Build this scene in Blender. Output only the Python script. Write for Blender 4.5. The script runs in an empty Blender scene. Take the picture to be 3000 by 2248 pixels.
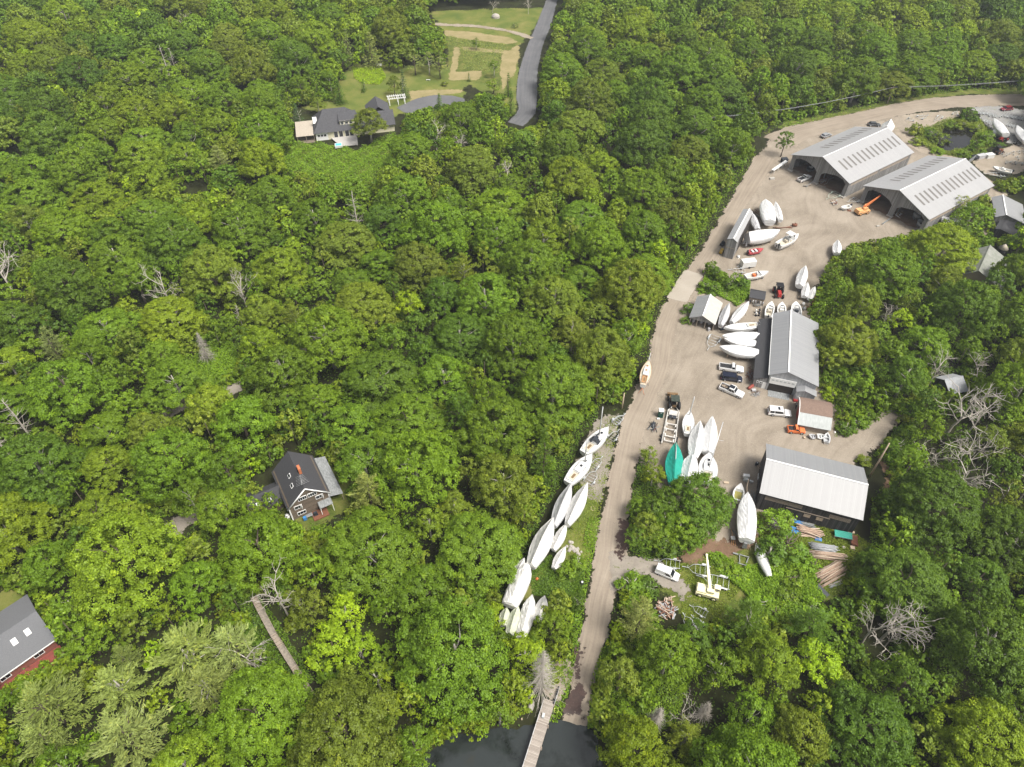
import bpy, bmesh, math, random
import numpy as np
from mathutils import Vector, Matrix
from mathutils.geometry import tessellate_polygon
R = math.radians
sc = bpy.context.scene
col = sc.collection
rng = random.Random(7)
nr = np.random.default_rng(11)

# ------------------------------------------------------------------ camera
FX, PITCH, HC = 2080.0, R(45.5), 122.0
cd = bpy.data.cameras.new('camera'); cam = bpy.data.objects.new('camera', cd); col.objects.link(cam)
cd.sensor_width = 36; cd.lens = FX / 3000 * 36; cd.clip_end = 5000; cd.clip_start = 1
cam.location = (0, 0, HC); cam.rotation_euler = (math.pi / 2 - PITCH, 0, 0)
sc.camera = cam
# survey frames: (x offset, y offset, scale) of the enlarged views the site was measured from
FR = {'Z1': (2050, 250, 2.328), 'Z2': (1950, 760, 2.764), 'Z3': (1800, 1100, 2.591), 'Z4': (1400, 1150, 2.21), 'Z5': (1400, 1700, 3.026),
      'Z6': (1800, 1300, 2.438), 'A1': (2250, 450, 4.876), 'A2': (2090, 560, 6.257), 'A3': (1990, 750, 5.144), 'A4': (2650, 290, 6.257),
      'A5': (1850, 1020, 5.181), 'A6': (2200, 1080, 7.21), 'A7': (1890, 1280, 6.257), 'A8': (2050, 1330, 4.48), 'B1': (2280, 1480, 5.92),
      'B2': (1880, 1600, 6.378), 'B3': (1620, 1180, 6.908), 'B4': (1440, 1560, 5.182), 'B5': (1480, 1980, 6.1875), 'B6': (820, 260, 3.178),
      'B7': (2700, 540, 2.973), 'B8': (680, 1290, 3.345), 'H1': (400, 1200, 2.764), 'H2': (750, 0, 2.438), 'E': (2400, 900, 2.763),
      'L1': (0, 0, 2.369), 'L2': (0, 600, 2.369), 'L3': (0, 1700, 2.458), 'S1': (700, 1600, 2.5586), 'D1': (2600, 280, 2.8575), 'O': (0, 0, 0.7373)}
cp, sp = math.cos(PITCH), math.sin(PITCH)
def P(f, x, y):
    a, b, s = FR[f]; return a + x / s, b + y / s
def G(f, x, y, z=0.0):
    """world point at height z seen at that surveyed position"""
    px, py = P(f, x, y)
    u, v = (px - 1500) / FX, (py - 1124) / FX
    d = Vector((u, cp - v * sp, -sp - v * cp))
    t = (z - HC) / d.z
    return Vector((d.x * t, d.y * t, z))
def poly(f, pts, z=0.0):
    return [tuple(G(f, x, y, z)[:2]) for x, y in pts]
def proj(x, y, z):
    """numpy: world -> survey pixel"""
    dz = z - HC
    dep = y * cp - dz * sp
    up = y * sp + dz * cp
    return 1500 + FX * x / dep, 1124 - FX * up / dep, dep
def inside(pl, x, y):
    x = np.asarray(x, float); y = np.asarray(y, float)
    r = np.zeros(x.shape, bool); n = len(pl); j = n - 1
    for i in range(n):
        xi, yi = pl[i]; xj, yj = pl[j]
        if yi != yj:
            r ^= ((yi > y) != (yj > y)) & (x < (xj - xi) * (y - yi) / (yj - yi) + xi)
        j = i
    return r
def sdist(pl, x, y, closed=True):
    """signed distance, positive inside"""
    x = np.asarray(x, float); y = np.asarray(y, float)
    d = np.full(x.shape, 1e9); n = len(pl)
    for i in range(n if closed else n - 1):
        ax, ay = pl[i]; bx, by = pl[(i + 1) % n]
        ex, ey = bx - ax, by - ay
        t = np.clip(((x - ax) * ex + (y - ay) * ey) / max(ex * ex + ey * ey, 1e-9), 0, 1)
        d = np.minimum(d, np.hypot(x - ax - t * ex, y - ay - t * ey))
    return np.where(inside(pl, x, y), d, -d) if closed else d

# ------------------------------------------------------------------ objects
def tag(o, label=None, cat=None, group=None, kind=None):
    if label: o['label'] = label
    if cat: o['category'] = cat
    if group: o['group'] = group
    if kind: o['kind'] = kind
    return o
def empty(name, loc=(0, 0, 0), rz=0.0, label=None, cat=None, group=None):
    o = bpy.data.objects.new(name, None); col.objects.link(o)
    o.location = loc; o.rotation_euler = (0, 0, rz); o.empty_display_size = .5
    return tag(o, label, cat, group)
KIDS = {}
def link(o, parent=None):
    col.objects.link(o)
    if parent is not None:
        o.parent = parent; KIDS.setdefault(parent.name, []).append(o)
    return o
def copy_tree(o, parent=None):
    c = o.copy(); link(c, parent)
    for ch in KIDS.get(o.name, []): copy_tree(ch, c)
    return c
class MB:
    """collects simple shapes and links them as one mesh object"""
    def __init__(s): s.v = []; s.f = []; s.m = []; s.mi = 0; s.sm = []; s.smooth = False
    def add(s, vs, fs):
        b = len(s.v); s.v += [tuple(p) for p in vs]
        for f in fs: s.f.append([i + b for i in f]); s.m.append(s.mi); s.sm.append(s.smooth)
        return s
    def box(s, c, d, rz=0.0, rx=0.0, ry=0.0, taper=1.0):
        x, y, z = d[0] / 2, d[1] / 2, d[2] / 2
        M = Matrix.Rotation(rz, 3, 'Z') @ Matrix.Rotation(ry, 3, 'Y') @ Matrix.Rotation(rx, 3, 'X')
        vs = []
        for k in (-1, 1):
            q = 1 if k < 0 else taper
            for a, b in ((-1, -1), (1, -1), (1, 1), (-1, 1)):
                vs.append(M @ Vector((a * x * q, b * y * q, k * z)) + Vector(c))
        return s.add(vs, [(0, 3, 2, 1), (4, 5, 6, 7), (0, 1, 5, 4), (1, 2, 6, 5), (2, 3, 7, 6), (3, 0, 4, 7)])
    def tube(s, pts, r, n=6, cap=True):
        pts = [Vector(p) for p in pts]; k = len(pts)
        rr = r if isinstance(r, (list, tuple)) else [r] * k
        vs = []; a = None
        for i, p in enumerate(pts):
            t = (pts[min(i + 1, k - 1)] - pts[max(i - 1, 0)])
            t = t.normalized() if t.length > 1e-9 else Vector((0, 0, 1))
            if a is None: a = t.orthogonal().normalized()
            a = (a - t * a.dot(t)); a = a.normalized() if a.length > 1e-6 else t.orthogonal().normalized()
            b = t.cross(a)
            for j in range(n):
                w = 2 * math.pi * j / n
                vs.append(p + (a * math.cos(w) + b * math.sin(w)) * rr[i])
        fs = [(i * n + j, i * n + (j + 1) % n, (i + 1) * n + (j + 1) % n, (i + 1) * n + j) for i in range(k - 1) for j in range(n)]
        if cap: fs += [tuple(range(n))[::-1], tuple(range((k - 1) * n, k * n))]
        sm = s.smooth; s.smooth = True; s.add(vs, fs); s.smooth = sm
        return s
    def cyl(s, c, r, h, axis='z', n=14, r2=None):
        c = Vector(c); d = {'x': Vector((1, 0, 0)), 'y': Vector((0, 1, 0)), 'z': Vector((0, 0, 1))}[axis] * (h / 2)
        return s.tube([c - d, c + d], [r, r if r2 is None else r2], n)
    def loft(s, rings, cap0=True, cap1=True, closed=True):
        n = len(rings[0]); vs = [p for r in rings for p in r]; fs = []
        for i in range(len(rings) - 1):
            for j in range(n if closed else n - 1):
                fs.append((i * n + j, i * n + (j + 1) % n, (i + 1) * n + (j + 1) % n, (i + 1) * n + j))
        if cap0: fs.append(tuple(range(n))[::-1])
        if cap1: fs.append(tuple(range((len(rings) - 1) * n, len(rings) * n)))
        return s.add(vs, fs)
    def prism(s, pl, f):
        """flat outline pl (may be concave) and f(u, v, side) -> point for side 0 / 1"""
        n = len(pl)
        tri = tessellate_polygon([[Vector((u, v, 0)) for u, v in pl]])
        vs = [f(u, v, 0) for u, v in pl] + [f(u, v, 1) for u, v in pl]
        fs = [tuple(t) for t in tri] + [tuple(i + n for i in t)[::-1] for t in tri]
        fs += [(i, (i + 1) % n, n + (i + 1) % n, n + i) for i in range(n)]
        return s.add(vs, fs)
    def quad(s, *p): return s.add(p, [tuple(range(len(p)))])
    def build(s, name, mats, parent=None, loc=None):
        me = bpy.data.meshes.new(name); me.from_pydata(s.v, [], s.f)
        for m in (mats if isinstance(mats, (list, tuple)) else [mats]): me.materials.append(m)
        me.polygons.foreach_set('material_index', s.m); me.polygons.foreach_set('use_smooth', s.sm)
        bm = bmesh.new(); bm.from_mesh(me); bmesh.ops.recalc_face_normals(bm, faces=bm.faces); bm.to_mesh(me); bm.free()
        o = bpy.data.objects.new(name, me); link(o, parent)
        if loc is not None: o.location = loc
        return o

# ------------------------------------------------------------------ materials
class NT:
    def __init__(s, name):
        s.m = bpy.data.materials.new(name); s.m.use_nodes = True; s.t = s.m.node_tree; s.t.nodes.clear()
        s.out = s.n('ShaderNodeOutputMaterial')
    def n(s, t, **k):
        x = s.t.nodes.new(t)
        for a, b in k.items(): setattr(x, a, b)
        return x
    def l(s, a, b): s.t.links.new(a, b)
    def coord(s, scale=(1, 1, 1), rot=0.0, src='Object'):
        c = s.n('ShaderNodeTexCoord'); m = s.n('ShaderNodeMapping')
        m.inputs['Scale'].default_value = scale; m.inputs['Rotation'].default_value = (0, 0, rot)
        s.l(c.outputs[src], m.inputs[0]); return m.outputs[0]
    def noise(s, vec, scale, detail=4, rough=.55, dist=0.0):
        x = s.n('ShaderNodeTexNoise'); x.inputs['Scale'].default_value = scale; x.inputs['Detail'].default_value = detail
        x.inputs['Roughness'].default_value = rough; x.inputs['Distortion'].default_value = dist
        s.l(vec, x.inputs['Vector']); return x.outputs['Fac']
    def ramp(s, fac, stops, interp='LINEAR'):
        x = s.n('ShaderNodeValToRGB'); e = x.color_ramp.elements; x.color_ramp.interpolation = interp
        while len(e) < len(stops): e.new(.5)
        for i, (p, c) in enumerate(stops):
            e[i].position = p; e[i].color = (*c, 1) if len(c) == 3 else c
        s.l(fac, x.inputs[0]); return x.outputs[0]
    def mix(s, fac, a, b, mode='MIX'):
        x = s.n('ShaderNodeMix', data_type='RGBA', blend_type=mode)
        for i, v in ((0, fac), (6, a), (7, b)):
            if hasattr(v, 'node'): s.l(v, x.inputs[i])
            elif i == 0: x.inputs[0].default_value = v
            else: x.inputs[i].default_value = (*v, 1)
        return x.outputs[2]
    def math(s, op, a, b=0.0, c=0.0):
        x = s.n('ShaderNodeMath', operation=op)
        for i, v in enumerate((a, b, c)):
            if hasattr(v, 'node'): s.l(v, x.inputs[i])
            else: x.inputs[i].default_value = v
        return x.outputs[0]
    def bsdf(s, color, rough=.8, metal=0.0, spec=.3, bump=None, bstr=.3, bdist=.05):
        b = s.n('ShaderNodeBsdfPrincipled')
        if hasattr(color, 'node'): s.l(color, b.inputs['Base Color'])
        else: b.inputs['Base Color'].default_value = (*color, 1)
        if hasattr(rough, 'node'): s.l(rough, b.inputs['Roughness'])
        else: b.inputs['Roughness'].default_value = rough
        b.inputs['Metallic'].default_value = metal; b.inputs['Specular IOR Level'].default_value = spec
        if bump is not None:
            x = s.n('ShaderNodeBump'); x.inputs['Strength'].default_value = bstr; x.inputs['Distance'].default_value = bdist
            s.l(bump, x.inputs['Height']); s.l(x.outputs[0], b.inputs['Normal'])
        return b.outputs[0]
    def done(s, sh): s.l(sh, s.out.inputs[0]); return s.m
MC = {}
def M(name, c1, c2=None, scale=2.0, rough=.7, metal=0.0, spec=.3, stretch=(1, 1, 1), bump=.15, rot=0.0, detail=5):
    """plain surface with a procedural mottling between two colours"""
    if name in MC: return MC[name]
    c2 = c2 or tuple(x * .8 for x in c1)
    t = NT(name); v = t.coord(stretch, rot); f = t.noise(v, scale, detail, .6)
    c = t.ramp(f, [(.3, c2), (.7, c1)])
    MC[name] = t.done(t.bsdf(c, rough, metal, spec, f, bump, .03))
    return MC[name]
def boards(name, c1, c2, pitch=.25, axis=0, rough=.85, gap=.55, metal=0.0, streak=(1, 1, 1)):
    """boards or metal ribs running across local axis, with weathering"""
    if name in MC: return MC[name]
    t = NT(name); c = t.n('ShaderNodeTexCoord'); s = t.n('ShaderNodeSeparateXYZ'); t.l(c.outputs['Object'], s.inputs[0])
    a = t.math('MULTIPLY', s.outputs[axis], 1 / pitch)
    fl = t.math('FLOOR', a); fr = t.math('FRACT', a)
    w = t.n('ShaderNodeTexWhiteNoise', noise_dimensions='1D'); t.l(fl, w.inputs['W'])
    mp = t.n('ShaderNodeMapping'); mp.inputs['Scale'].default_value = streak; t.l(c.outputs['Object'], mp.inputs[0])
    no = t.noise(mp.outputs[0], 1.2, 6, .65)
    k = t.math('ADD', t.math('MULTIPLY', w.outputs[0], .55), t.math('MULTIPLY', no, .6))
    base = t.ramp(k, [(.25, c2), (.85, c1)])
    edge = t.math('LESS_THAN', t.math('ABSOLUTE', t.math('SUBTRACT', fr, .5)), .44)
    base = t.mix(edge, tuple(x * gap for x in c2), base)
    MC[name] = t.done(t.bsdf(base, rough, metal, .3, edge, .4, .03))
    return MC[name]

WHITE = M('white_paint', (.64, .64, .625), (.56, .56, .545), 1.5, .35, 0, .5, bump=.02)
WRAP = M('shrink_wrap', (.64, .64, .63), (.52, .52, .515), .8, .42, 0, .5, bump=.5)
CANVAS = M('white_canvas', (.60, .59, .565), (.48, .475, .45), .9, .7, 0, .2, bump=.5)
OLDWRAP = M('mildewed_canvas', (.52, .53, .44), (.36, .40, .27), 1.3, .7, 0, .2, bump=.5)
GREYWRAP = M('grey_canvas', (.45, .45, .455), (.35, .35, .36), 1.2, .6, 0, .2, bump=.5)
BLACK = M('black_rubber', (.018, .018, .02), (.01, .01, .012), 4, .6)
DARK = M('dark_fabric', (.035, .04, .05), (.02, .024, .03), 3, .75)
GLASS = M('dark_glass', (.012, .016, .022), (.01, .012, .018), 1, .08, 0, .8, bump=0)
GALV = M('galvanised_steel', (.56, .58, .58), (.42, .44, .44), 5, .5, .2, .5)
STEEL = M('grey_steel', (.30, .31, .32), (.2, .2, .21), 4, .5, .4)
ALU = M('aluminium_pole', (.62, .63, .63), (.5, .5, .5), 3, .4, .4)
WOOD = M('weathered_wood', (.36, .30, .24), (.22, .18, .14), 3, .85, stretch=(1, 6, 6))
PALEWOOD = M('pale_wood', (.52, .42, .31), (.36, .28, .2), 3, .8, stretch=(1, 6, 6))
TEAK = M('teak_deck', (.42, .25, .12), (.28, .16, .08), 4, .7, stretch=(1, 8, 1))
TAN = M('tan_nonskid', (.52, .47, .38), (.42, .38, .30), 3, .8)
RUST = M('rusty_iron', (.22, .085, .045), (.11, .05, .035), 4, .85)
RED = M('red_paint', (.38, .035, .03), (.26, .03, .03), 3, .4)
ORANGE = M('orange_paint', (.72, .20, .06), (.55, .14, .05), 3, .45)
CRANEORANGE = M('faded_orange_paint', (.72, .40, .18), (.55, .29, .13), 3, .55)
CRANEYELLOW = M('pale_yellow_paint', (.80, .76, .50), (.68, .63, .40), 2, .5)
YELLOW = M('yellow_paint', (.62, .42, .07), (.5, .32, .06), 3, .5)
NAVY = M('navy_paint', (.012, .016, .034), (.01, .012, .026), 2, .2, .2, .6, bump=0)
CARWHITE = M('white_car_paint', (.66, .66, .65), (.62, .62, .61), .8, .2, 0, .6, bump=0)
SILVER = M('silver_car_paint', (.4, .41, .42), (.35, .36, .37), 1, .25, .4, .5, bump=0)
MAROON = M('maroon_car_paint', (.20, .015, .025), (.16, .012, .02), 1, .25, .1, .6, bump=0)
GREENTARP = M('green_tarp', (.015, .30, .23), (.01, .24, .18), 1.0, .5, 0, .4, bump=.4)
BLUETARP = M('blue_tarp', (.06, .24, .52), (.04, .16, .40), 2, .5, bump=.4)
CHROME = M('chrome_rim', (.55, .55, .56), (.4, .4, .41), 4, .3, .7)
LAMP = M('headlamp', (.75, .75, .72), (.6, .6, .6), 6, .15, 0, .8)
TAIL = M('tail_lamp', (.35, .02, .02), (.25, .02, .02), 6, .25)
BARK = M('bark', (.16, .13, .10), (.075, .06, .045), 3, .9, stretch=(4, 4, .6), bump=.5)
PALEBARK = M('pale_bark', (.46, .43, .38), (.28, .26, .22), 2, .9, stretch=(3, 3, .7), bump=.4)
DEADWOOD = M('dead_wood', (.48, .44, .385), (.32, .29, .25), 2.5, .9, bump=.3)
STONE = M('pale_stone', (.42, .39, .34), (.28, .26, .23), 2, .9)
# ================================================================== SETTING
SHORE = poly('O', [(840, 1700), (885, 1660), (925, 1638), (960, 1606), (1010, 1592), (1060, 1572), (1110, 1568), (1150, 1556), (1185, 1556), (1225, 1562), (1262, 1562), (1285, 1590), (1300, 1625), (1312, 1680)], -.55)
SHORE = SHORE + [(10, 20), (40, -10), (90, -90), (-90, -90), (-50, -10), (-28, 22)]
POND = poly('A4', [(400, 720), (540, 640), (800, 560), (1000, 545), (1180, 560), (1340, 610), (1250, 720), (1210, 840), (1040, 930), (860, 975), (700, 930), (560, 860), (440, 810)], -.5)
def jag(pl, amp, step=1.4, seed=1):
    g = np.random.default_rng(seed); out = []
    for i in range(len(pl)):
        a, b = np.array(pl[i]), np.array(pl[(i + 1) % len(pl)]); n = max(1, int(np.hypot(*(b - a)) / step)); n = min(n, 24)
        for k in range(n): out.append(tuple(a + (b - a) * k / n + g.normal(0, amp, 2)))
    return out
SHORE = jag(SHORE, .38, 1.4, 4); POND = jag(POND, .45, 1.8, 5)
def dip(x, y):
    d = np.maximum(sdist(SHORE, x, y), sdist(POND, x, y))
    t = np.clip((d + 1.3) / 2.6, 0, 1)
    return -1.15 * t * t * (3 - 2 * t)
def zg(x, y): return float(dip(np.array([x]), np.array([y]))[0])
def dense_axis(lo, hi, a, b, fine, coarse):
    return np.concatenate([np.arange(lo, a, coarse), np.arange(a, b, fine), np.arange(b, hi + coarse, coarse)])
def np_mesh(name, verts, quads, mat, attrs=(), parent=None):
    me = bpy.data.meshes.new(name); nv, nq = len(verts), len(quads)
    me.vertices.add(nv); me.vertices.foreach_set('co', np.ascontiguousarray(verts, np.float32).ravel())
    me.loops.add(nq * 4); me.loops.foreach_set('vertex_index', np.ascontiguousarray(quads, np.int32).ravel())
    me.polygons.add(nq); me.polygons.foreach_set('loop_start', np.arange(0, nq * 4, 4, dtype=np.int32))
    try: me.polygons.foreach_set('loop_total', np.full(nq, 4, np.int32))
    except Exception: pass
    for an, dom, ty, data in attrs:
        a = me.attributes.new(an, ty, dom)
        a.data.foreach_set('color' if ty == 'FLOAT_COLOR' else 'value', np.ascontiguousarray(data, np.float32).ravel())
    me.materials.append(mat); me.update(calc_edges=True); me.validate()
    return me
def grid_quads(nx, ny):
    i = np.arange(nx - 1)[None, :]; j = np.arange(ny - 1)[:, None]
    a = (j * nx + i).ravel()
    return np.stack([a, a + 1, a + nx + 1, a + nx], 1)

def ground_mat(name, stops, scale=.35, fine=3.0, bump=.4, ragged=None, spec=.15, rough=.95, tracks=None, fleck=None, worn=False):
    """loose ground: broad patches + fine grain; ragged edge fades the sheet out along its own border"""
    t = NT(name); v = t.coord()
    a = t.noise(v, scale, 6, .6, .4); b = t.noise(v, fine, 5, .7)
    k = t.math('ADD', t.math('MULTIPLY', a, .68), t.math('MULTIPLY', b, .32))
    if tracks:
        tv = t.n('ShaderNodeAttribute', attribute_name='st'); mp = t.n('ShaderNodeMapping')
        mp.inputs['Scale'].default_value = tracks; t.l(tv.outputs['Vector'], mp.inputs[0])
        tr = t.noise(mp.outputs[0], 1.0, 6, .65)
        k = t.math('ADD', t.math('MULTIPLY', k, .5), t.math('MULTIPLY', tr, .5))
    if worn:   # long curving wheel marks
        wv = t.noise(t.coord((.030, .030, 1)), 1.0, 2); mp = t.n('ShaderNodeMapping'); mp.inputs['Rotation'].default_value = (0, 0, .5); t.l(v, mp.inputs[0])
        mv = t.n('ShaderNodeVectorMath', operation='MULTIPLY_ADD'); t.l(wv, mv.inputs[0]); mv.inputs[1].default_value = (26, 0, 0); t.l(mp.outputs[0], mv.inputs[2])
        m2 = t.n('ShaderNodeMapping'); m2.inputs['Scale'].default_value = (.75, .035, 1); t.l(mv.outputs[0], m2.inputs[0])
        tr = t.noise(m2.outputs[0], 1.0, 5, .65); k = t.math('ADD', t.math('MULTIPLY', k, .74), t.math('MULTIPLY', tr, .26))
    c = t.ramp(k, stops)
    if fleck:
        f2 = t.noise(v, fleck[0], 3, .6)
        c = t.mix(t.ramp(f2, [(fleck[1], (0, 0, 0)), (fleck[1] + .06, (1, 1, 1))]), c, fleck[2])
    sh = t.bsdf(c, rough, 0, spec, b, bump, .05)
    if ragged:
        at = t.n('ShaderNodeAttribute', attribute_name='sd')
        n1 = t.noise(v, .22, 7, .62); n2 = t.noise(v, 1.3, 5, .7)
        w = t.math('ADD', t.math('MULTIPLY', n1, 2.6), t.math('MULTIPLY', n2, 1.4))
        w = t.math('MULTIPLY', t.math('SUBTRACT', w, 2.15), ragged)
        e = t.math('ADD', at.outputs['Fac'], w)
        al = t.n('ShaderNodeMapRange', interpolation_type='SMOOTHSTEP'); al.inputs[1].default_value = -.05; al.inputs[2].default_value = .05
        t.l(e, al.inputs[0])
        tp = t.n('ShaderNodeBsdfTransparent'); mx = t.n('ShaderNodeMixShader')
        t.l(al.outputs[0], mx.inputs[0]); t.l(tp.outputs[0], mx.inputs[1]); t.l(sh, mx.inputs[2]); sh = mx.outputs[0]
    return t.done(sh)
LEVEL = [0]
def sheet(name, pl, mat, step=1.3, kind='structure', label=None, level=None, lift=0.0):
    LEVEL[0] += 1
    z = (.004 * LEVEL[0] if level is None else level) + lift
    xs = [p[0] for p in pl]; ys = [p[1] for p in pl]
    gx = np.arange(min(xs) - 1.5, max(xs) + 1.5 + step, step); gy = np.arange(min(ys) - 1.5, max(ys) + 1.5 + step, step)
    X, Y = np.meshgrid(gx, gy); sd = sdist(pl, X, Y)
    q = grid_quads(len(gx), len(gy)); s = sd.ravel()
    q = q[s[q].max(1) > -1.2]
    used = np.unique(q); mp = np.full(X.size, -1); mp[used] = np.arange(len(used))
    x, y = X.ravel()[used], Y.ravel()[used]
    me = np_mesh(name, np.stack([x, y, dip(x, y) + z], 1), mp[q], mat, [('sd', 'POINT', 'FLOAT', np.clip(s[used], -5, 5))])
    o = bpy.data.objects.new(name, me); col.objects.link(o)
    return tag(o, label, None, None, kind)
def ribbon(name, left, right, mat, n=9, step=1.5, kind='structure'):
    """a road between two edge lines; carries (along, across) coordinates for its wheel tracks"""
    LEVEL[0] += 1; z = .004 * LEVEL[0]
    L = np.array(left); Rr = np.array(right)
    mid = (L + Rr) / 2; s = np.concatenate([[0], np.cumsum(np.hypot(*np.diff(mid, axis=0).T))])
    ss = np.arange(0, s[-1], step)
    def cr(A):  # smooth through the points
        out = []
        for k in (0, 1):
            m = np.gradient(A[:, k], s); i = np.clip(np.searchsorted(s, ss, 'right') - 1, 0, len(s) - 2)
            h = s[i + 1] - s[i]; t = (ss - s[i]) / h
            out.append((2*t**3-3*t**2+1)*A[i, k] + (t**3-2*t**2+t)*h*m[i] + (-2*t**3+3*t**2)*A[i+1, k] + (t**3-t**2)*h*m[i+1])
        return np.stack(out, 1)
    l, r = cr(L), cr(Rr); w = np.linspace(-.06, 1.06, n)
    pts = l[:, None, :] * (1 - w)[None, :, None] + r[:, None, :] * w[None, :, None]
    wid = np.hypot(*(r - l).T)[:, None] * np.ones(n)[None, :]
    acr = (w[None, :] - .5) * wid
    sd = np.minimum(w, 1 - w)[None, :] * wid
    x, y = pts[..., 0].ravel(), pts[..., 1].ravel()
    st = np.stack([np.repeat(ss, n), acr.ravel(), np.zeros(x.size)], 1)
    me = np_mesh(name, np.stack([x, y, dip(x, y) + z], 1), grid_quads(n, len(ss)), mat, [('sd', 'POINT', 'FLOAT', np.clip(sd.ravel(), -5, 5))])
    a = me.attributes.new('st', 'FLOAT_VECTOR', 'POINT'); a.data.foreach_set('vector', st.astype(np.float32).ravel())
    o = bpy.data.objects.new(name, me); col.objects.link(o)
    return tag(o, kind=kind)
def path(name, pts, width, mat):
    p = np.array(pts); d = np.gradient(p, axis=0); d /= np.hypot(*d.T)[:, None]; nrm = np.stack([-d[:, 1], d[:, 0]], 1)
    return ribbon(name, p + nrm * width / 2, p - nrm * width / 2, mat, 5)

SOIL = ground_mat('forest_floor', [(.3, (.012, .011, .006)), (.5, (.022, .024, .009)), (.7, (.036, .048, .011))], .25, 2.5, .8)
GRAVEL = ground_mat('yard_gravel', [(.3, (.135, .112, .088)), (.45, (.215, .182, .142)), (.56, (.275, .236, .188)), (.72, (.34, .297, .24))], .10, 2.6, .4, 2.6, fleck=(7, .64, (.45, .41, .36)), worn=True)
ROADM = ground_mat('dirt_road', [(.3, (.155, .128, .10)), (.5, (.25, .21, .165)), (.7, (.335, .29, .232))], .12, 2.5, .35, 1.5, tracks=(.05, 1.5, 1))
ASPH = ground_mat('old_asphalt', [(.35, (.085, .087, .092)), (.65, (.15, .15, .155))], .15, 3, .2, .5, tracks=(.03, 1.0, 1), fleck=(.9, .62, (.09, .09, .095)))
GRASS = ground_mat('lawn_grass', [(.3, (.06, .095, .017)), (.48, (.11, .135, .028)), (.6, (.16, .16, .045)), (.72, (.24, .20, .08))], .12, 2.5, .7, 2.8)
HAY = ground_mat('mown_hay', [(.3, (.17, .155, .06)), (.6, (.28, .23, .12))], .2, 3, .6, 1.4)
WEEDY = ground_mat('rough_grass', [(.3, (.035, .05, .012)), (.45, (.075, .10, .018)), (.57, (.125, .135, .032)), (.7, (.20, .17, .07))], .3, 2.2, 1.0, 3.0)
BROWN = ground_mat('bare_earth', [(.3, (.085, .048, .03)), (.6, (.2, .13, .085))], .3, 3, .6, 2.0, fleck=(2.2, .63, (.08, .11, .02)))
GREYG = ground_mat('grey_crushed_stone', [(.3, (.17, .167, .16)), (.65, (.29, .285, .275))], .2, 3, .4, 2.2, fleck=(1.2, .62, (.2, .22, .09)))
SAND = ground_mat('sandy_gravel', [(.3, (.21, .175, .13)), (.65, (.32, .275, .22))], .15, 3, .3, 1.8, fleck=(.9, .64, (.13, .16, .05)))
DRIVE = ground_mat('driveway_gravel', [(.3, (.165, .145, .12)), (.65, (.28, .25, .21))], .3, 3, .3, 2.4, fleck=(1.1, .62, (.13, .15, .05)))
WET = ground_mat('wet_seaweed', [(.3, (.018, .012, .01)), (.5, (.05, .028, .022)), (.7, (.11, .07, .055))], .35, 3, .8, 2.2, spec=.4, rough=.5, fleck=(6, .68, (.3, .28, .25)))
CONC = ground_mat('concrete_slab', [(.3, (.29, .255, .21)), (.65, (.36, .325, .275))], .15, 2.5, .15, .35, fleck=(1.4, .69, (.33, .27, .2)))

# the ground, one sheet to the horizon
gx = np.concatenate([[-2500, -1200, -700], dense_axis(-420, 420, -70, 70, 1.2, 6), [700, 1200, 2500]])
gy = np.concatenate([[-1500, -500, -150], dense_axis(-60, 520, 20, 62, 1.0, 4), [700, 1200, 2500, 4500]])
X, Y = np.meshgrid(gx, gy)
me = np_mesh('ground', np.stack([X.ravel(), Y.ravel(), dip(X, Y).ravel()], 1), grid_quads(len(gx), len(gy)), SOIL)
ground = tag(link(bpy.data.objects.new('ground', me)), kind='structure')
me.polygons.foreach_set('use_smooth', [True] * len(me.polygons))
# water
def water(name, pl, z, deep, mud, tint):
    t = NT(name); v = t.coord()
    n = t.noise(v, .11, 8, .68, .3); c = t.ramp(n, [(.34, deep), (.5, tint), (.6, tint), (.70, mud)])
    b = t.noise(t.coord((1, 1.6, 1)), 2.2, 3)
    m = t.done(t.bsdf(c, .08, 0, .5, b, .06, .03))
    mb = MB(); cx = sum(p[0] for p in pl) / len(pl); cy = sum(p[1] for p in pl) / len(pl)
    pl = pl[::3]
    big = [(cx + (p[0] - cx) * 1.0, cy + (p[1] - cy) * 1.0) for p in pl]
    # push the edge a little outward so that the bank cuts the waterline
    out = []
    for i, p in enumerate(big):
        a, c2 = Vector(big[i - 1]), Vector(big[(i + 1) % len(big)]); d = (c2 - a).normalized(); nn = Vector((d.y, -d.x))
        q = Vector(p) + nn * 2.0
        if bool(inside(pl, np.array([q.x]), np.array([q.y]))[0]): q = Vector(p) - nn * 2.2
        out.append((q.x, q.y))
    tri = tessellate_polygon([[Vector((x, y, 0)) for x, y in out]])
    mb.add([(x, y, z) for x, y in out], tri)
    return tag(mb.build(name, m), kind='structure')
water('harbour_water', SHORE, -.55, (.006, .008, .006), (.034, .03, .016), (.024, .029, .028))
water('pond_water', POND, -.5, (.008, .008, .006), (.012, .012, .009), (.01, .009, .007))

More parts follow.
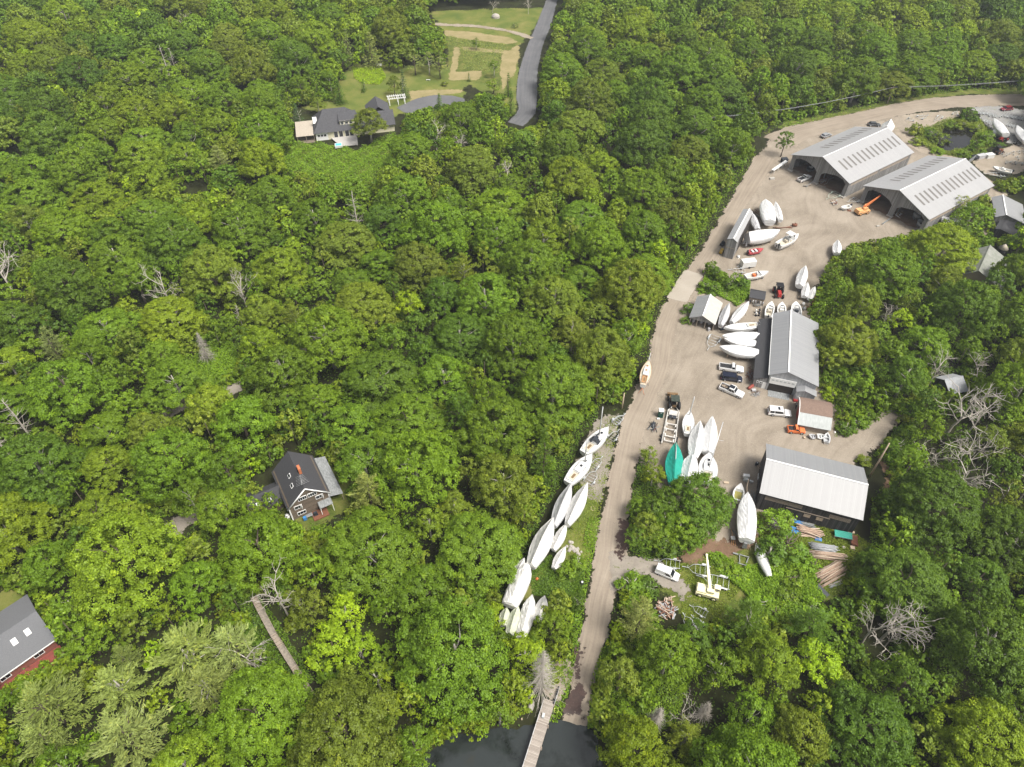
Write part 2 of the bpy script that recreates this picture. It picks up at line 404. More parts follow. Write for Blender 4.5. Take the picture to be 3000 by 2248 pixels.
YARD = poly('O', [(1340, 905), (1390, 815), (1412, 700), (1445, 640), (1480, 590), (1525, 520), (1560, 460), (1610, 385), (1640, 330), (1660, 300), (1760, 280), (1860, 262), (1960, 245), (1990, 300), (2030, 345), (2140, 395), (2180, 420), (2160, 470), (2100, 520), (2060, 560), (2000, 560), (1900, 560), (1780, 600), (1750, 640), (1760, 760), (1800, 860), (1850, 930), (1920, 878), (1955, 892), (1900, 972), (1850, 1000), (1880, 1050), (1860, 1110), (1640, 1150), (1560, 1170), (1500, 1170), (1440, 1100), (1385, 1000), (1375, 960)])
MEADOW = poly('H2', [(1230, 80), (1500, 70), (2090, 50), (1990, 210), (1890, 330), (1880, 520), (1870, 780), (1800, 860), (1700, 700), (1500, 600), (1480, 760), (1060, 820), (1000, 840), (420, 800), (300, 760), (500, 720), (600, 560), (690, 450), (900, 460), (1370, 470), (1350, 250), (1280, 150)])
FIELD = poly('H2', [(1340, 220), (1560, 235), (1880, 310), (1870, 420), (1760, 640), (1650, 600), (1380, 570), (1370, 400)])
SLOPE = poly('H2', [(120, 1010), (540, 1040), (720, 1080), (1000, 950), (1010, 1050), (900, 1250), (820, 1330), (500, 1300), (250, 1240), (100, 1120)])
SEGRASS = poly('Z6', [(460, 860), (860, 600), (1040, 480), (1750, 640), (1880, 760), (1720, 900), (1660, 1100), (1500, 1130), (1100, 1290), (700, 1300), (500, 1260), (300, 1060)])
sheet('lawn', MEADOW, GRASS, 2.5)
sheet('field', FIELD, WEEDY, 2.0)
for q in ([(1340, 215), (1560, 230), (1800, 265), (1880, 300), (1800, 318), (1500, 282), (1350, 255)], [(1415, 335), (1465, 340), (1425, 560), (1375, 560)], [(1450, 330), (1830, 362), (1815, 388), (1480, 362)], [(1750, 392), (1890, 305), (1880, 430), (1840, 540), (1760, 660), (1740, 520)], [(1375, 515), (1620, 505), (1600, 575), (1375, 575)], [(1090, 650), (1300, 640), (1500, 640), (1460, 670), (1200, 690), (1100, 730)]):
    sheet('hay_strip', poly('H2', q), HAY, 1.5)
sheet('weedy_bank', SLOPE, WEEDY, 2.0)
sheet('verge', poly('O', [(1640, 292), (1700, 262), (1850, 232), (1960, 205), (2100, 190), (2260, 186), (2260, 206), (2100, 205), (1960, 222), (1850, 246), (1740, 272)]), WEEDY, 1.6)
sheet('clearing_grass', SEGRASS, WEEDY, 1.2)
sheet('verge', poly('Z4', [(560, 900), (640, 700), (760, 560), (830, 555), (805, 750), (765, 950), (720, 1140), (690, 1300), (560, 1160), (300, 1350), (250, 1300), (480, 1050)]), GRASS, 1.0)
sheet('verge', poly('O', [(1285, 905), (1345, 885), (1325, 985), (1300, 1100), (1250, 1060), (1230, 1020)]), DRIVE, 1.0)
sheet('bare_earth', poly('Z6', [(440, 830), (600, 660), (800, 560), (860, 380), (1000, 420), (1060, 520), (1010, 720), (860, 800), (700, 800), (560, 880)]), BROWN, 1.0)
sheet('lawn', poly('B8', [(430, 560), (470, 760), (560, 880), (800, 890), (1050, 760), (1200, 640), (1240, 330), (1050, 190), (950, 230), (700, 400)]), WEEDY, 1.2)
sheet('lawn', poly('H1', [(400, 600), (700, 550), (880, 560), (860, 700), (500, 850), (380, 780)]), GRASS, 1.2)
sheet('lawn', poly('L3', [(-60, 70), (170, 80), (200, 270), (0, 420), (-60, 420)]), GRASS, 1.2)
sheet('lawn', poly('L3', [(200, 660), (520, 540), (490, 700), (300, 900), (60, 860)]), WEEDY, 1.2)
sheet('pond_bank', poly('A4', [(-20, 560), (300, 540), (650, 420), (900, 330), (1330, 330), (1500, 520), (1640, 640), (1600, 850), (1300, 1090), (1000, 1090), (560, 1020), (250, 840)]), WEEDY, 1.5)
sheet('yard', YARD, GRAVEL, 1.5)
sheet('gravel_lot', poly('A4', [(1180, 150), (1700, 110), (2260, 200), (2300, 800), (1900, 830), (1650, 640), (1450, 470), (1380, 330)]), GREYG, 1.5)
sheet('gravel_lot', poly('A4', [(1180, 1140), (1450, 1090), (1800, 900), (2300, 760), (2300, 1300), (1900, 1420), (1480, 1400)]), SAND, 1.5)
sheet('gravel_lot', poly('A4', [(-80, 300), (400, 240), (1000, 220), (1050, 320), (800, 420), (520, 540), (280, 590), (60, 480)]), SAND, 1.5)
LD = [(1205, 1560), (1218, 1530), (1232, 1470), (1252, 1380), (1264, 1290), (1280, 1200), (1297, 1120), (1312, 1040), (1324, 985), (1337, 920), (1365, 860), (1398, 785), (1413, 710), (1440, 645), (1478, 592), (1522, 525), (1558, 465), (1600, 392), (1632, 335)]
RD = [(1268, 1572), (1274, 1545), (1287, 1470), (1312, 1380), (1330, 1290), (1362, 1205), (1360, 1120), (1370, 1045), (1382, 985), (1397, 925), (1420, 868), (1450, 795), (1462, 715), (1490, 655), (1520, 602), (1562, 540), (1594, 482), (1645, 400), (1685, 345)]
ribbon('road', poly('O', LD), poly('O', RD), ROADM)
ribbon('road', poly('O', [(1645, 296), (1700, 274), (1760, 262), (1850, 243), (1950, 221), (2050, 209), (2212, 204), (2330, 206)]), poly('O', [(1720, 318), (1750, 300), (1790, 287), (1860, 270), (1955, 249), (2055, 235), (2212, 230), (2330, 232)]), ROADM)
ribbon('road', poly('O', [(1190, -25), (1180, 0), (1160, 50), (1135, 110), (1119, 165), (1115, 210), (1118, 240), (1095, 266)]), poly('O', [(1214, -25), (1205, 0), (1190, 55), (1170, 110), (1161, 165), (1160, 215), (1154, 250), (1128, 275)]), ASPH)
sheet('driveway', poly('H2', [(1000, 770), (1150, 705), (1280, 680), (1400, 685), (1490, 705), (1500, 760), (1250, 815), (1060, 810)]), ASPH, 1.3)
path('path', poly('O', [(900, 50), (960, 54), (1030, 58), (1100, 68), (1150, 84)]), 3.6, SAND)
path('driveway', poly('O', [(335, 1158), (380, 1138), (425, 1105), (470, 1075)]), 4.6, DRIVE)
path('driveway', poly('O', [(300, 925), (400, 875), (500, 842), (620, 780), (720, 715), (800, 692), (900, 650)]), 4.2, DRIVE)
path('path', poly('O', [(1900, 965), (1912, 1005), (1918, 1060), (1895, 1120)]), 2.2, BROWN)
path('path', poly('Z1', [(1290, 240), (1345, 310), (1420, 390), (1500, 445), (1640, 480), (1800, 520)]), 3.4, SAND)
path('path', [tuple(p) for p in poly('B7', [(520, -60), (600, 0), (690, 60), (640, 160), (560, 330), (520, 460), (450, 600), (390, 700), (330, 790)])], 3.6, SAND)
sheet('van_track', poly('Z6', [(-40, 780), (150, 790), (330, 850), (500, 960), (560, 1060), (490, 1140), (380, 1050), (250, 960), (100, 980), (-40, 1120)]), DRIVE, 1.0)
sheet('concrete_slab', poly('Z2', [(150, 85), (308, 130), (170, 355), (4, 315)]), CONC, .8)
sheet('shed_floor', poly('A1', [(345, 210), (690, 420), (1060, 620), (1500, 250), (800, 60)]), BROWN, 1.2)
sheet('shed_floor', poly('A1', [(1320, 720), (1760, 930), (2120, 1080), (2500, 700), (1900, 400)]), BROWN, 1.2)
sheet('landing', poly('B5', [(600, 200), (900, -300), (1150, -300), (1280, 60), (1040, 480), (980, 720), (880, 700), (900, 500), (720, 400)]), SAND, .8)
sheet('ramp_seaweed', poly('B5', [(1290, 60), (1480, 120), (1440, 420), (1420, 800), (1230, 800), (1000, 720), (860, 700), (1040, 470)]), WET, .6, 'stuff')
sheet('ramp_seaweed', poly('O', [(1335, 1120), (1362, 1120), (1375, 1180), (1340, 1215), (1325, 1160)]), WET, .8, 'stuff')
sheet('ramp_seaweed', poly('O', [(1244, 1400), (1262, 1400), (1258, 1480), (1240, 1490)]), WET, .8, 'stuff')
# ================================================================== TREES
def leaf_mat(name, by_object):
    t = NT(name)
    if by_object:
        base = t.n('ShaderNodeObjectInfo').outputs['Color']
    else:
        base = t.n('ShaderNodeAttribute', attribute_name='hue').outputs['Color']
    a = t.n('ShaderNodeAttribute', attribute_name='tone').outputs['Fac']
    k = t.math('MULTIPLY_ADD', a, .75, .62)
    cmb = t.n('ShaderNodeCombineColor'); [t.l(k, cmb.inputs[i]) for i in range(3)]
    c = t.mix(1.0, base, cmb.outputs[0], 'MULTIPLY')
    # a few leaves turn yellower
    c = t.mix(t.ramp(a, [(.72, (0, 0, 0)), (1, (.35, .35, .35))]), c, t.mix(1.0, c, (1.7, 1.25, .6), 'MULTIPLY'))
    d = t.n('ShaderNodeBsdfDiffuse'); t.l(c, d.inputs[0])
    tl = t.n('ShaderNodeBsdfTranslucent'); t.l(t.mix(1.0, c, (1.25, 1.1, .6), 'MULTIPLY'), tl.inputs[0])
    m1 = t.n('ShaderNodeMixShader'); m1.inputs[0].default_value = .24; t.l(d.outputs[0], m1.inputs[1]); t.l(tl.outputs[0], m1.inputs[2])
    g = t.n('ShaderNodeBsdfGlossy'); g.inputs['Roughness'].default_value = .5; g.inputs[0].default_value = (.9, .95, 1, 1)
    m2 = t.n('ShaderNodeMixShader'); m2.inputs[0].default_value = .015; t.l(m1.outputs[0], m2.inputs[1]); t.l(g.outputs[0], m2.inputs[2])
    return t.done(m2.outputs[0])
LEAF = leaf_mat('leaves', True); LEAFMASS = leaf_mat('leaf_mass', False)

def unit(a): return a / np.maximum(np.linalg.norm(a, axis=-1, keepdims=True), 1e-9)
def cards(c, n, size, g, asp=.72):
    """one small leaf-spray quad per centre, facing roughly along n"""
    k = len(c); r = unit(g.normal(size=(k, 3))); t = unit(np.cross(n, r)); b = np.cross(n, t)
    s = (size * g.uniform(.65, 1.35, k))[:, None]
    q = np.stack([c + t * s, c + b * s * asp, c - t * s, c - b * s * asp], 1)
    return q.reshape(-1, 3)
def fib(k, g):
    d = unit(g.normal(size=(k, 3))); return d
def crown_broad(g, Rc, hgt, base, leaf, lobes=7, dens=1.0, flat=.8, up=.35):
    """several domed lobes, each covered in clumps of leaf sprays -> (verts, tone per card)"""
    L = []
    cz = base + (hgt - base) * .40; H = hgt - cz
    # a domed crown: one top lobe, a shoulder ring and a lower, wider skirt of lobes
    L.append((np.array([g.uniform(-.12, .12) * Rc, g.uniform(-.12, .12) * Rc, cz + H * .52]), Rc * g.uniform(.40, .50)))
    for cnt, d0, d1, z0, z1, r0, r1 in ((max(3, lobes // 2), .34, .48, .22, .42, .30, .40), (lobes, .62, .80, -.42, .08, .25, .37)):
        a0 = g.uniform(0, 6.28)
        for i in range(cnt):
            a = a0 + 6.283 * i / cnt + g.uniform(-.3, .3); d = Rc * g.uniform(d0, d1)
            L.append((np.array([math.cos(a) * d, math.sin(a) * d, cz + H * g.uniform(z0, z1)]), Rc * g.uniform(r0, r1)))
    V = []; T = []
    for i, (c, r) in enumerate(L):
        k = max(6, int(7.5 * r * r * dens))
        d = fib(k * 2, g); d[:, 2] = np.abs(d[:, 2]) * np.where(g.random(k * 2) < .8, 1, -.5); d = unit(d)[:k]
        p = c + d * r * np.array([1, 1, flat]) * g.uniform(.9, 1.06, (k, 1))
        keep = np.ones(k, bool)
        for j, (c2, r2) in enumerate(L):
            if j != i: keep &= np.linalg.norm((p - c2) / np.array([1, 1, flat]), axis=1) > r2 * .82
        for q, dd in zip(p[keep], d[keep]):
            cr = g.uniform(.42, .82) * min(1.05, .5 + Rc * .09)
            m = max(5, int(cr * cr * 7.5 / (leaf * leaf) * .42 * dens))
            e = unit(fib(m, g) + dd * .5 + np.array([0, 0, .3])); rad = cr * g.uniform(.3, 1.25, (m, 1)) * np.array([g.uniform(.8, 1.35), g.uniform(.8, 1.35), g.uniform(.5, .8)])
            pos = q + e * rad
            nn = unit(e + dd * .3 + g.normal(size=(m, 3)) * .5 + np.array([0, 0, up]))
            V.append(cards(pos, nn, leaf, g)); T.append(np.clip(g.normal(.5, .16) + g.normal(0, .13, m), 0, 1))
    return np.concatenate(V), np.concatenate(T)
def crown_pine(g, Rc, hgt, base, leaf, dens=1.0, conical=False):
    V = []; T = []; nw = max(6, int((hgt - base) / (.75 if conical else 1.25)))
    for w in range(nw):
        f = w / (nw - 1); z = base + (hgt - base) * f
        Lb = Rc * ((1 - f) ** .9 + .04 if conical else (math.sin(math.pi * (.28 + .68 * f)) * (1 - .25 * f)))
        nb = int((8 if conical else 6) * max(.5, Lb / Rc)) + 2; a0 = g.uniform(0, 6.28)
        for b in range(nb):
            a = a0 + 6.283 * b / nb + g.uniform(-.25, .25); l = Lb * g.uniform(.75, 1.15)
            ns = max(2, int(l / .55))
            for s_ in range(ns):
                u = (s_ + .8) / ns
                if u < (.2 if conical else .35): continue
                q = np.array([math.cos(a) * l * u, math.sin(a) * l * u, z + (-.35 * u * u * l * .5 if conical else .12 * l * u * u)])
                cr = (.34 if conical else .5) * (1.1 - .35 * u) * min(1.3, .5 + Rc * .13)
                m = max(6, int(cr * cr * 16 / (leaf * leaf) * .36 * dens)); e = fib(m, g)
                pos = q + e * cr * np.array([1.15, 1.15, .5])
                fw = np.array([math.cos(a), math.sin(a), .5])
                nn = unit(np.array([0, 0, 1.0]) + e * .55 + g.normal(size=(m, 3)) * .4)
                k = len(pos); t = unit(fw + g.normal(size=(k, 3)) * .5); bb = unit(np.cross(nn, t)); s2 = (leaf * g.uniform(.7, 1.5, k))[:, None]
                V.append(np.stack([pos + t * s2 * 1.25, pos + bb * s2 * .24, pos - t * s2 * .8, pos - bb * s2 * .24], 1).reshape(-1, 3))
                T.append(np.clip(g.normal(.5, .13) + g.normal(0, .14, m), 0, 1))
    return np.concatenate(V), np.concatenate(T)
def crown_mesh(name, vt, mat):
    v, t = vt; n = len(v) // 4
    return np_mesh(name, v, np.arange(n * 4).reshape(-1, 4), mat, [('tone', 'FACE', 'FLOAT', t)])
def trunk_mesh(g, hgt, rad, Rc, name='trunk', mat=None, limbs=5):
    mb = MB(); k = 5; off = np.cumsum(g.normal(0, .12, (k, 2)), axis=0); off[0] = 0
    pts = [(off[i, 0], off[i, 1], hgt * .75 * i / (k - 1) - (.25 if i == 0 else 0)) for i in range(k)]
    mb.tube(pts, [rad * 1.25, rad, rad * .8, rad * .6, rad * .4], 7)
    for i in range(limbs):
        f = g.uniform(.4, .85); z = hgt * .75 * f; a = g.uniform(0, 6.28); l = Rc * g.uniform(.35, .62)
        b = Vector((off[int(f * 4), 0], off[int(f * 4), 1], z))
        mb.tube([b, b + Vector((math.cos(a) * l * .5, math.sin(a) * l * .5, l * .35)), b + Vector((math.cos(a + .3) * l, math.sin(a + .3) * l, l * .8))], [rad * .45, rad * .3, rad * .1], 5)
    mb.sm = [True] * len(mb.f)
    o = mb.build(name, mat or BARK); me = o.data; bpy.data.objects.remove(o); return me

# families of crowns: (radius, height, base) -> list of meshes for single trees, plus coarser ones for the far wood
g0 = np.random.default_rng(5)
FAM = {}
def family(key, Rc, hgt, base, n, leaf, kind='broad', **kw):
    fn = crown_broad if kind == 'broad' else crown_pine
    FAM[key] = dict(R=Rc, h=hgt, crowns=[crown_mesh('crown', fn(g0, Rc, hgt, base, leaf, **kw), LEAF) for _ in range(n)],
                    trunks=[trunk_mesh(g0, hgt, .11 + .035 * Rc, Rc, mat=m_, limbs=7) for m_ in (BARK, PALEBARK)])
family('grand', 8.2, 14.5, 3.0, 6, .155, lobes=12)
family('wide', 5.6, 12.5, 3.2, 6, .15, lobes=8)
family('mid', 4.0, 11.0, 3.0, 5, .155, lobes=6)
family('tall', 3.0, 11.5, 2.2, 4, .15, lobes=5, flat=1.25)
family('small', 2.2, 6.5, .8, 4, .15, lobes=5)
family('bush', 1.7, 2.6, .1, 4, .14, lobes=5)
family('pine', 5.0, 15.0, 3.5, 4, .30, 'pine')
family('spruce', 2.6, 10.5, .5, 3, .26, 'pine', conical=True)

TONES = {'mid green': (.135, .222, .012), 'yellow green': (.182, .258, .013), 'dark green': (.095, .168, .013), 'olive green': (.160, .214, .019), 'bright lime': (.25, .37, .012), 'blue green': (.085, .14, .045), 'grey green': (.235, .285, .07), 'weed green': (.155, .265, .013)}
def hue_of(tone, g):
    c = np.array(TONES[tone]); return c * g.uniform(.84, 1.18) * np.array([g.uniform(.94, 1.05), 1, g.uniform(.85, 1.15)])
def put_tree(fam, x, y, r, h, tone, name, label, cat='tree', group=None, g=nr, rz=None, z=None):
    F = FAM[fam]; sx = r / F['R']; sz = h / F['h']
    e = empty(name, (x, y, zg(x, y) if z is None else z), g.uniform(0, 6.28) if rz is None else rz, label, cat, group)
    e.scale = (sx, sx, sz)
    t = bpy.data.objects.new('trunk', F['trunks'][int(g.integers(len(F['trunks'])))]); link(t, e)
    c = bpy.data.objects.new('crown', F['crowns'][int(g.integers(len(F['crowns'])))]); link(c, e)
    c.color = (*hue_of(tone, g), 1)
    return e
def height_to(f, bx, by, tx, ty):
    """height of something upright that stands at one surveyed point and ends at another"""
    b = G(f, bx, by); py = P(f, tx, ty)[1]
    lo, hi = .2, 40.0
    for _ in range(40):
        m = (lo + hi) / 2
        if proj(b.x, b.y, m)[1] > py: lo = m
        else: hi = m
    return b, lo

# where nothing tall may stand or lean in front of (seen from the survey position)
CLEAR = [[P('O', *p) for p in pl] for pl in (
    [(1195, 1560), (1232, 1440), (1250, 1370), (1240, 1300), (1205, 1230), (1140, 1345), (1100, 1350), (1085, 1300), (1130, 1200), (1190, 1060), (1235, 965), (1262, 915), (1290, 895), (1300, 865), (1330, 890), (1375, 815), (1380, 770), (1402, 735), (1420, 655), (1475, 580), (1525, 490), (1580, 400), (1632, 312), (1640, 286), (1700, 262), (1850, 232), (1990, 205), (2110, 192), (2230, 190), (2230, 375), (2165, 385), (2125, 390), (2175, 425), (2150, 440), (2130, 405), (2060, 455), (2010, 490), (1950, 503), (1860, 518), (1800, 540), (1772, 585), (1756, 640), (1742, 670), (1748, 770), (1768, 830), (1775, 862), (1802, 868), (1803, 940), (1850, 928), (1932, 884), (1942, 905), (1895, 972), (1915, 1010), (1922, 1060), (1885, 1060), (1880, 1150), (1870, 1180), (1830, 1210), (1822, 1270), (1795, 1300), (1770, 1290), (1740, 1330), (1640, 1300), (1560, 1330), (1500, 1360), (1440, 1350), (1418, 1300), (1400, 1262), (1345, 1262), (1328, 1300), (1305, 1400), (1278, 1480), (1268, 1570)],
    [(635, 238), (690, 222), (740, 215), (738, 185), (760, 148), (870, 160), (960, 165), (975, 100), (955, 55), (920, 22), (1040, 14), (1190, -10), (1215, -10), (1188, 60), (1168, 130), (1158, 215), (1160, 262), (1125, 280), (1092, 268), (1112, 235), (1090, 200), (1030, 200), (1010, 215), (940, 225), (870, 246), (860, 290), (800, 330), (740, 335), (660, 322), (640, 310)],
    [(655, 320), (720, 325), (830, 315), (850, 330), (790, 395), (740, 380), (640, 360), (600, 330)],
    [(540, 1035), (598, 1005), (625, 966), (665, 985), (718, 1005), (748, 1085), (742, 1112), (690, 1130), (655, 1135), (615, 1112), (600, 1055)],
    [(-10, 1330), (62, 1332), (132, 1398), (70, 1440), (-10, 1485)], [(-10, 1275), (55, 1280), (60, 1320), (-10, 1345)],
    [(905, 1690), (945, 1640), (1010, 1600), (1080, 1580), (1130, 1570), (1150, 1530), (1185, 1500), (1220, 1535), (1265, 1560), (1300, 1600), (1312, 1690)],
    [(485, 842), (505, 822), (522, 838), (512, 862)], [(340, 1125), (400, 1112), (412, 1150), (375, 1158)], [(800, 680), (830, 683), (815, 702), (795, 700)],
    [(528, 1300), (566, 1282), (652, 1425), (634, 1458), (585, 1405)], [(655, 1465), (672, 1455), (690, 1478), (676, 1492)], [(688, 1510), (700, 1500), (722, 1532), (706, 1545)], [(720, 1560), (735, 1545), (775, 1575), (728, 1590)], [(425, 760), (500, 745), (510, 790), (440, 810)], [(400, 395), (440, 385), (450, 410), (405, 415)],
    [(2098, 600), (2125, 545), (2150, 530), (2180, 532), (2150, 575), (2120, 598)], [(2162, 440), (2178, 422), (2230, 410), (2230, 440), (2185, 480), (2160, 500)], [(2035, 815), (2070, 810), (2072, 828), (2040, 832)],
    [(1860, 1350), (1900, 1330), (1930, 1370), (1905, 1430), (1870, 1400)])]
CLEARB = [tuple((min(p[i] for p in c), max(p[i] for p in c)) for i in (0, 1)) for c in CLEAR]
def blocked(x, y, r, h, hb):
    """numpy: would a tree here stand in, or show in front of, a clear place?"""
    bad = np.zeros(x.shape, bool)
    samples = [(0, 0, .1)] + [(0, 0, h * .98)] + [(r * .9 * math.cos(a), r * .9 * math.sin(a), zz) for a in (0, .785, 1.57, 2.36, 3.14, 3.93, 4.71, 5.5) for zz in (hb + (h - hb) * .25, hb + (h - hb) * .6)] + [(r * .45 * math.cos(a), r * .45 * math.sin(a), h * .93) for a in (0, 1.57, 3.14, 4.71)]
    for dx, dy, z in samples:
        u, v, _ = proj(x + dx, y + dy, np.zeros(x.shape) + z)
        for c, (bx, by) in zip(CLEAR, CLEARB):
            m = (u > bx[0]) & (u < bx[1]) & (v > by[0]) & (v < by[1])
            if m.any():
                i = np.where(m)[0]; bad[i] |= inside(c, u[i], v[i])
    return bad
PLACED = []   # x, y, r, h, fam
CELL = {}
def near_ok(x, y, r, k=.72):
    ci, cj = int(x // 8), int(y // 8)
    for i in range(ci - 2, ci + 3):
        for j in range(cj - 2, cj + 3):
            for (a, b, c) in CELL.get((i, j), ()):
                if (a - x) ** 2 + (b - y) ** 2 < (k * (r + c)) ** 2: return False
    return True
def occupy(x, y, r): CELL.setdefault((int(x // 8), int(y // 8)), []).append((x, y, r))

# ---- trees one can name: crown centre as surveyed, crown radius, height
def named(fam, f, px, py, r, h, tone, name, label, cat='tree', frac=.62, reserve=True, rz=None):
    p = G(f, px, py, h * frac)
    if reserve: occupy(p.x, p.y, r)
    return put_tree(fam, p.x, p.y, r, h, tone, name, label, cat, rz=rz)
BL = 'broadleaf_tree'
named('small', 'Z3', 265, 590, 2.1, 5.5, 'olive green', BL, 'thin olive green tree leaning over the bow of the green covered boat')
named('mid', 'Z3', 300, 745, 2.5, 7, 'yellow green', BL, 'yellow green tree between the road and the stern of the green covered boat')
named('wide', 'Z3', 650, 930, 6.4, 11, 'dark green', BL, 'large round oak hiding the sterns of the covered boats in the yard')
named('mid', 'Z3', 300, 1010, 3.2, 8, 'dark green', BL, 'dark tree at the road edge in the middle of the tree island')
named('mid', 'Z3', 250, 1130, 3.3, 8, 'olive green', BL, 'olive tree with a pale bare stem at the road edge of the tree island')
named('mid', 'Z3', 500, 1150, 3.6, 8, 'mid green', BL, 'tree at the lower end of the tree island beside the bare earth')
named('small', 'Z3', 400, 1280, 3.0, 5.0, 'dark green', BL, 'low dark green tree at the tip of the tree island above the white van')
named('mid', 'Z3', 440, 960, 3.6, 8.5, 'dark green', BL, 'dark tree in the middle of the tree island')
for q in ((190, 1000, 2.6, 6), (190, 1220, 2.8, 6), (640, 1130, 3.6, 7.5), (560, 1220, 3.0, 6.5), (780, 1010, 3.0, 7), (340, 1200, 3.0, 6.5), (380, 1090, 3.2, 8)):
    named('mid', 'Z3', *q, 'mid green', BL, 'leafy tree filling the tree island between the road and the yard')['group'] = 'trees of the tree island'
named('small', 'Z3', 1240, 1100, 3.7, 6.2, 'mid green', BL, 'round green tree hiding the left corner of the black barn')
named('small', 'Z3', 1310, 1290, 4.0, 5.5, 'dark green', BL, 'drooping dark vine covered tree left of the pole stacks')
named('small', 'Z3', 1180, 1330, 2.6, 4.2, 'dark green', BL, 'low dark tree beside the long white upturned hull')
named('mid', 'Z1', 585, 375, 3.0, 10, 'dark green', BL, 'slim dark tree standing alone at the corner of the upper open shed')
named('mid', 'B7', 460, 240, 4.4, 10, 'mid green', BL, 'leafy tree growing against the lower open shed beside the track')
named('tall', 'B7', 345, 160, 2.4, 9, 'grey green', BL, 'thin pale tree in front of the roof of the lower open shed')
named('mid', 'B7', 330, 400, 3.6, 9, 'dark green', BL, 'dark tree beside the wrapped boats below the lower open shed')
named('wide', 'H2', 800, 830, 6.0, 13, 'olive green', BL, 'broad tree standing in front of the yellow house with dark roof', frac=.75)
named('mid', 'H2', 985, 590, 3.0, 9, 'olive green', BL, 'round tree on the lawn behind the pergola')
named('spruce', 'H2', 1050, 580, 2.4, 11, 'blue green', 'spruce_tree', 'tall blue green spruce on the lawn behind the pergola')
for q, w in (((1130, 430), 'left'), ((1230, 430), 'middle'), ((1310, 455), 'right')):
    named('tall', 'H2', *q, 3.4, 10, 'grey green', 'birch_tree', 'feathery pale birch beside the mown field, %s one of three' % w)
named('small', 'H2', 1570, 300, 2.0, 5.5, 'mid green', BL, 'small lone tree in the middle of the mown field')
named('tall', 'H2', 1700, 470, 2.6, 8, 'mid green', BL, 'tall narrow tree at the edge of the mown field beside the asphalt road')
named('small', 'H2', 1690, 600, 2.8, 6.5, 'yellow green', BL, 'rounded yellow green tree below the mown field')
named('spruce', 'H2', 1803, 590, 2.0, 9, 'dark green', 'spruce_tree', 'pointed dark spruce beside the asphalt road, upper of two')
named('spruce', 'H2', 1820, 720, 2.1, 9, 'dark green', 'spruce_tree', 'pointed dark spruce beside the asphalt road, lower of two')
named('spruce', 'H2', 1310, 720, 2.2, 7, 'dark green', 'spruce_tree', 'dark spruce at the edge of the asphalt parking by the house')
named('spruce', 'H2', 1520, 545, .9, 3.5, 'dark green', 'spruce_tree', 'tiny spruce on the lawn below the mown field')
named('spruce', 'H2', 290, 810, 2.7, 9, 'blue green', 'spruce_tree', 'dark blue spruce behind the porch of the yellow house')
named('spruce', 'H2', 590, 640, 2.8, 9, 'dark green', 'spruce_tree', 'dark spruce under the white birch behind the yellow house')
named('spruce', 'H2', 765, 600, 1.3, 4.5, 'dark green', 'spruce_tree', 'small spruce on the lawn above the house')
named('spruce', 'H2', 820, 330, 4.6, 14, 'grey green', 'spruce_tree', 'big grey green spruce at the top edge of the lawn, broadest of the spruces')
named('spruce', 'H2', 650, 300, 2.8, 13, 'grey green', 'spruce_tree', 'slim grey spruce in the wood left of the broadest spruce')
named('mid', 'H2', 520, 560, 3.4, 10, 'mid green', 'birch_tree', 'birch with a white trunk at the left edge of the lawn')
named('mid', 'H2', 440, 740, 3.2, 7, 'olive green', BL, 'round tree just behind the yellow house')
named('mid', 'H2', 310, 600, 4.0, 11, 'mid green', BL, 'tree group leaning over the swing behind the yellow house')
named('bush', 'H2', 1345, 600, 1.4, 1.8, 'olive green', 'shrub', 'single low shrub on the lawn', 'shrub', .4)
named('bush', 'H2', 765, 655, .8, 1.0, 'dark green', 'shrub', 'tiny dark shrub on the lawn above the house', 'shrub', .4)
named('bush', 'H2', 1850, 185, 1.6, 1.8, 'grey green', 'shrub', 'low grey shrub above the sandy drive', 'shrub', .4)
for i, (x, y, r, h) in enumerate(((480, 190, 1.8, 4.5), (560, 260, 1.9, 3.6), (640, 330, 2.2, 3.4), (740, 430, 1.9, 3.2), (860, 360, 2.2, 4.0), (960, 430, 2.1, 3.4), (400, 440, 2.2, 2.6), (520, 480, 2.2, 2.8))):
    named('bush', 'A3', x, y, r, h, ('mid green', 'dark green')[i % 2], 'shrub', ('tall', 'vine covered', 'spreading', 'shaggy', 'dark round', 'low dark', 'bright low', 'leafy low')[i] + ' shrub behind the small boat garage', 'shrub', .5)
named('bush', 'A3', 150, 790, 1.9, 2.6, 'dark green', 'shrub', 'dark shrub against the left wall of the small boat garage', 'shrub', .5)
named('bush', 'A3', 100, 970, 1.3, 1.8, 'mid green', 'shrub', 'low shrub at the front left corner of the small boat garage', 'shrub', .5)
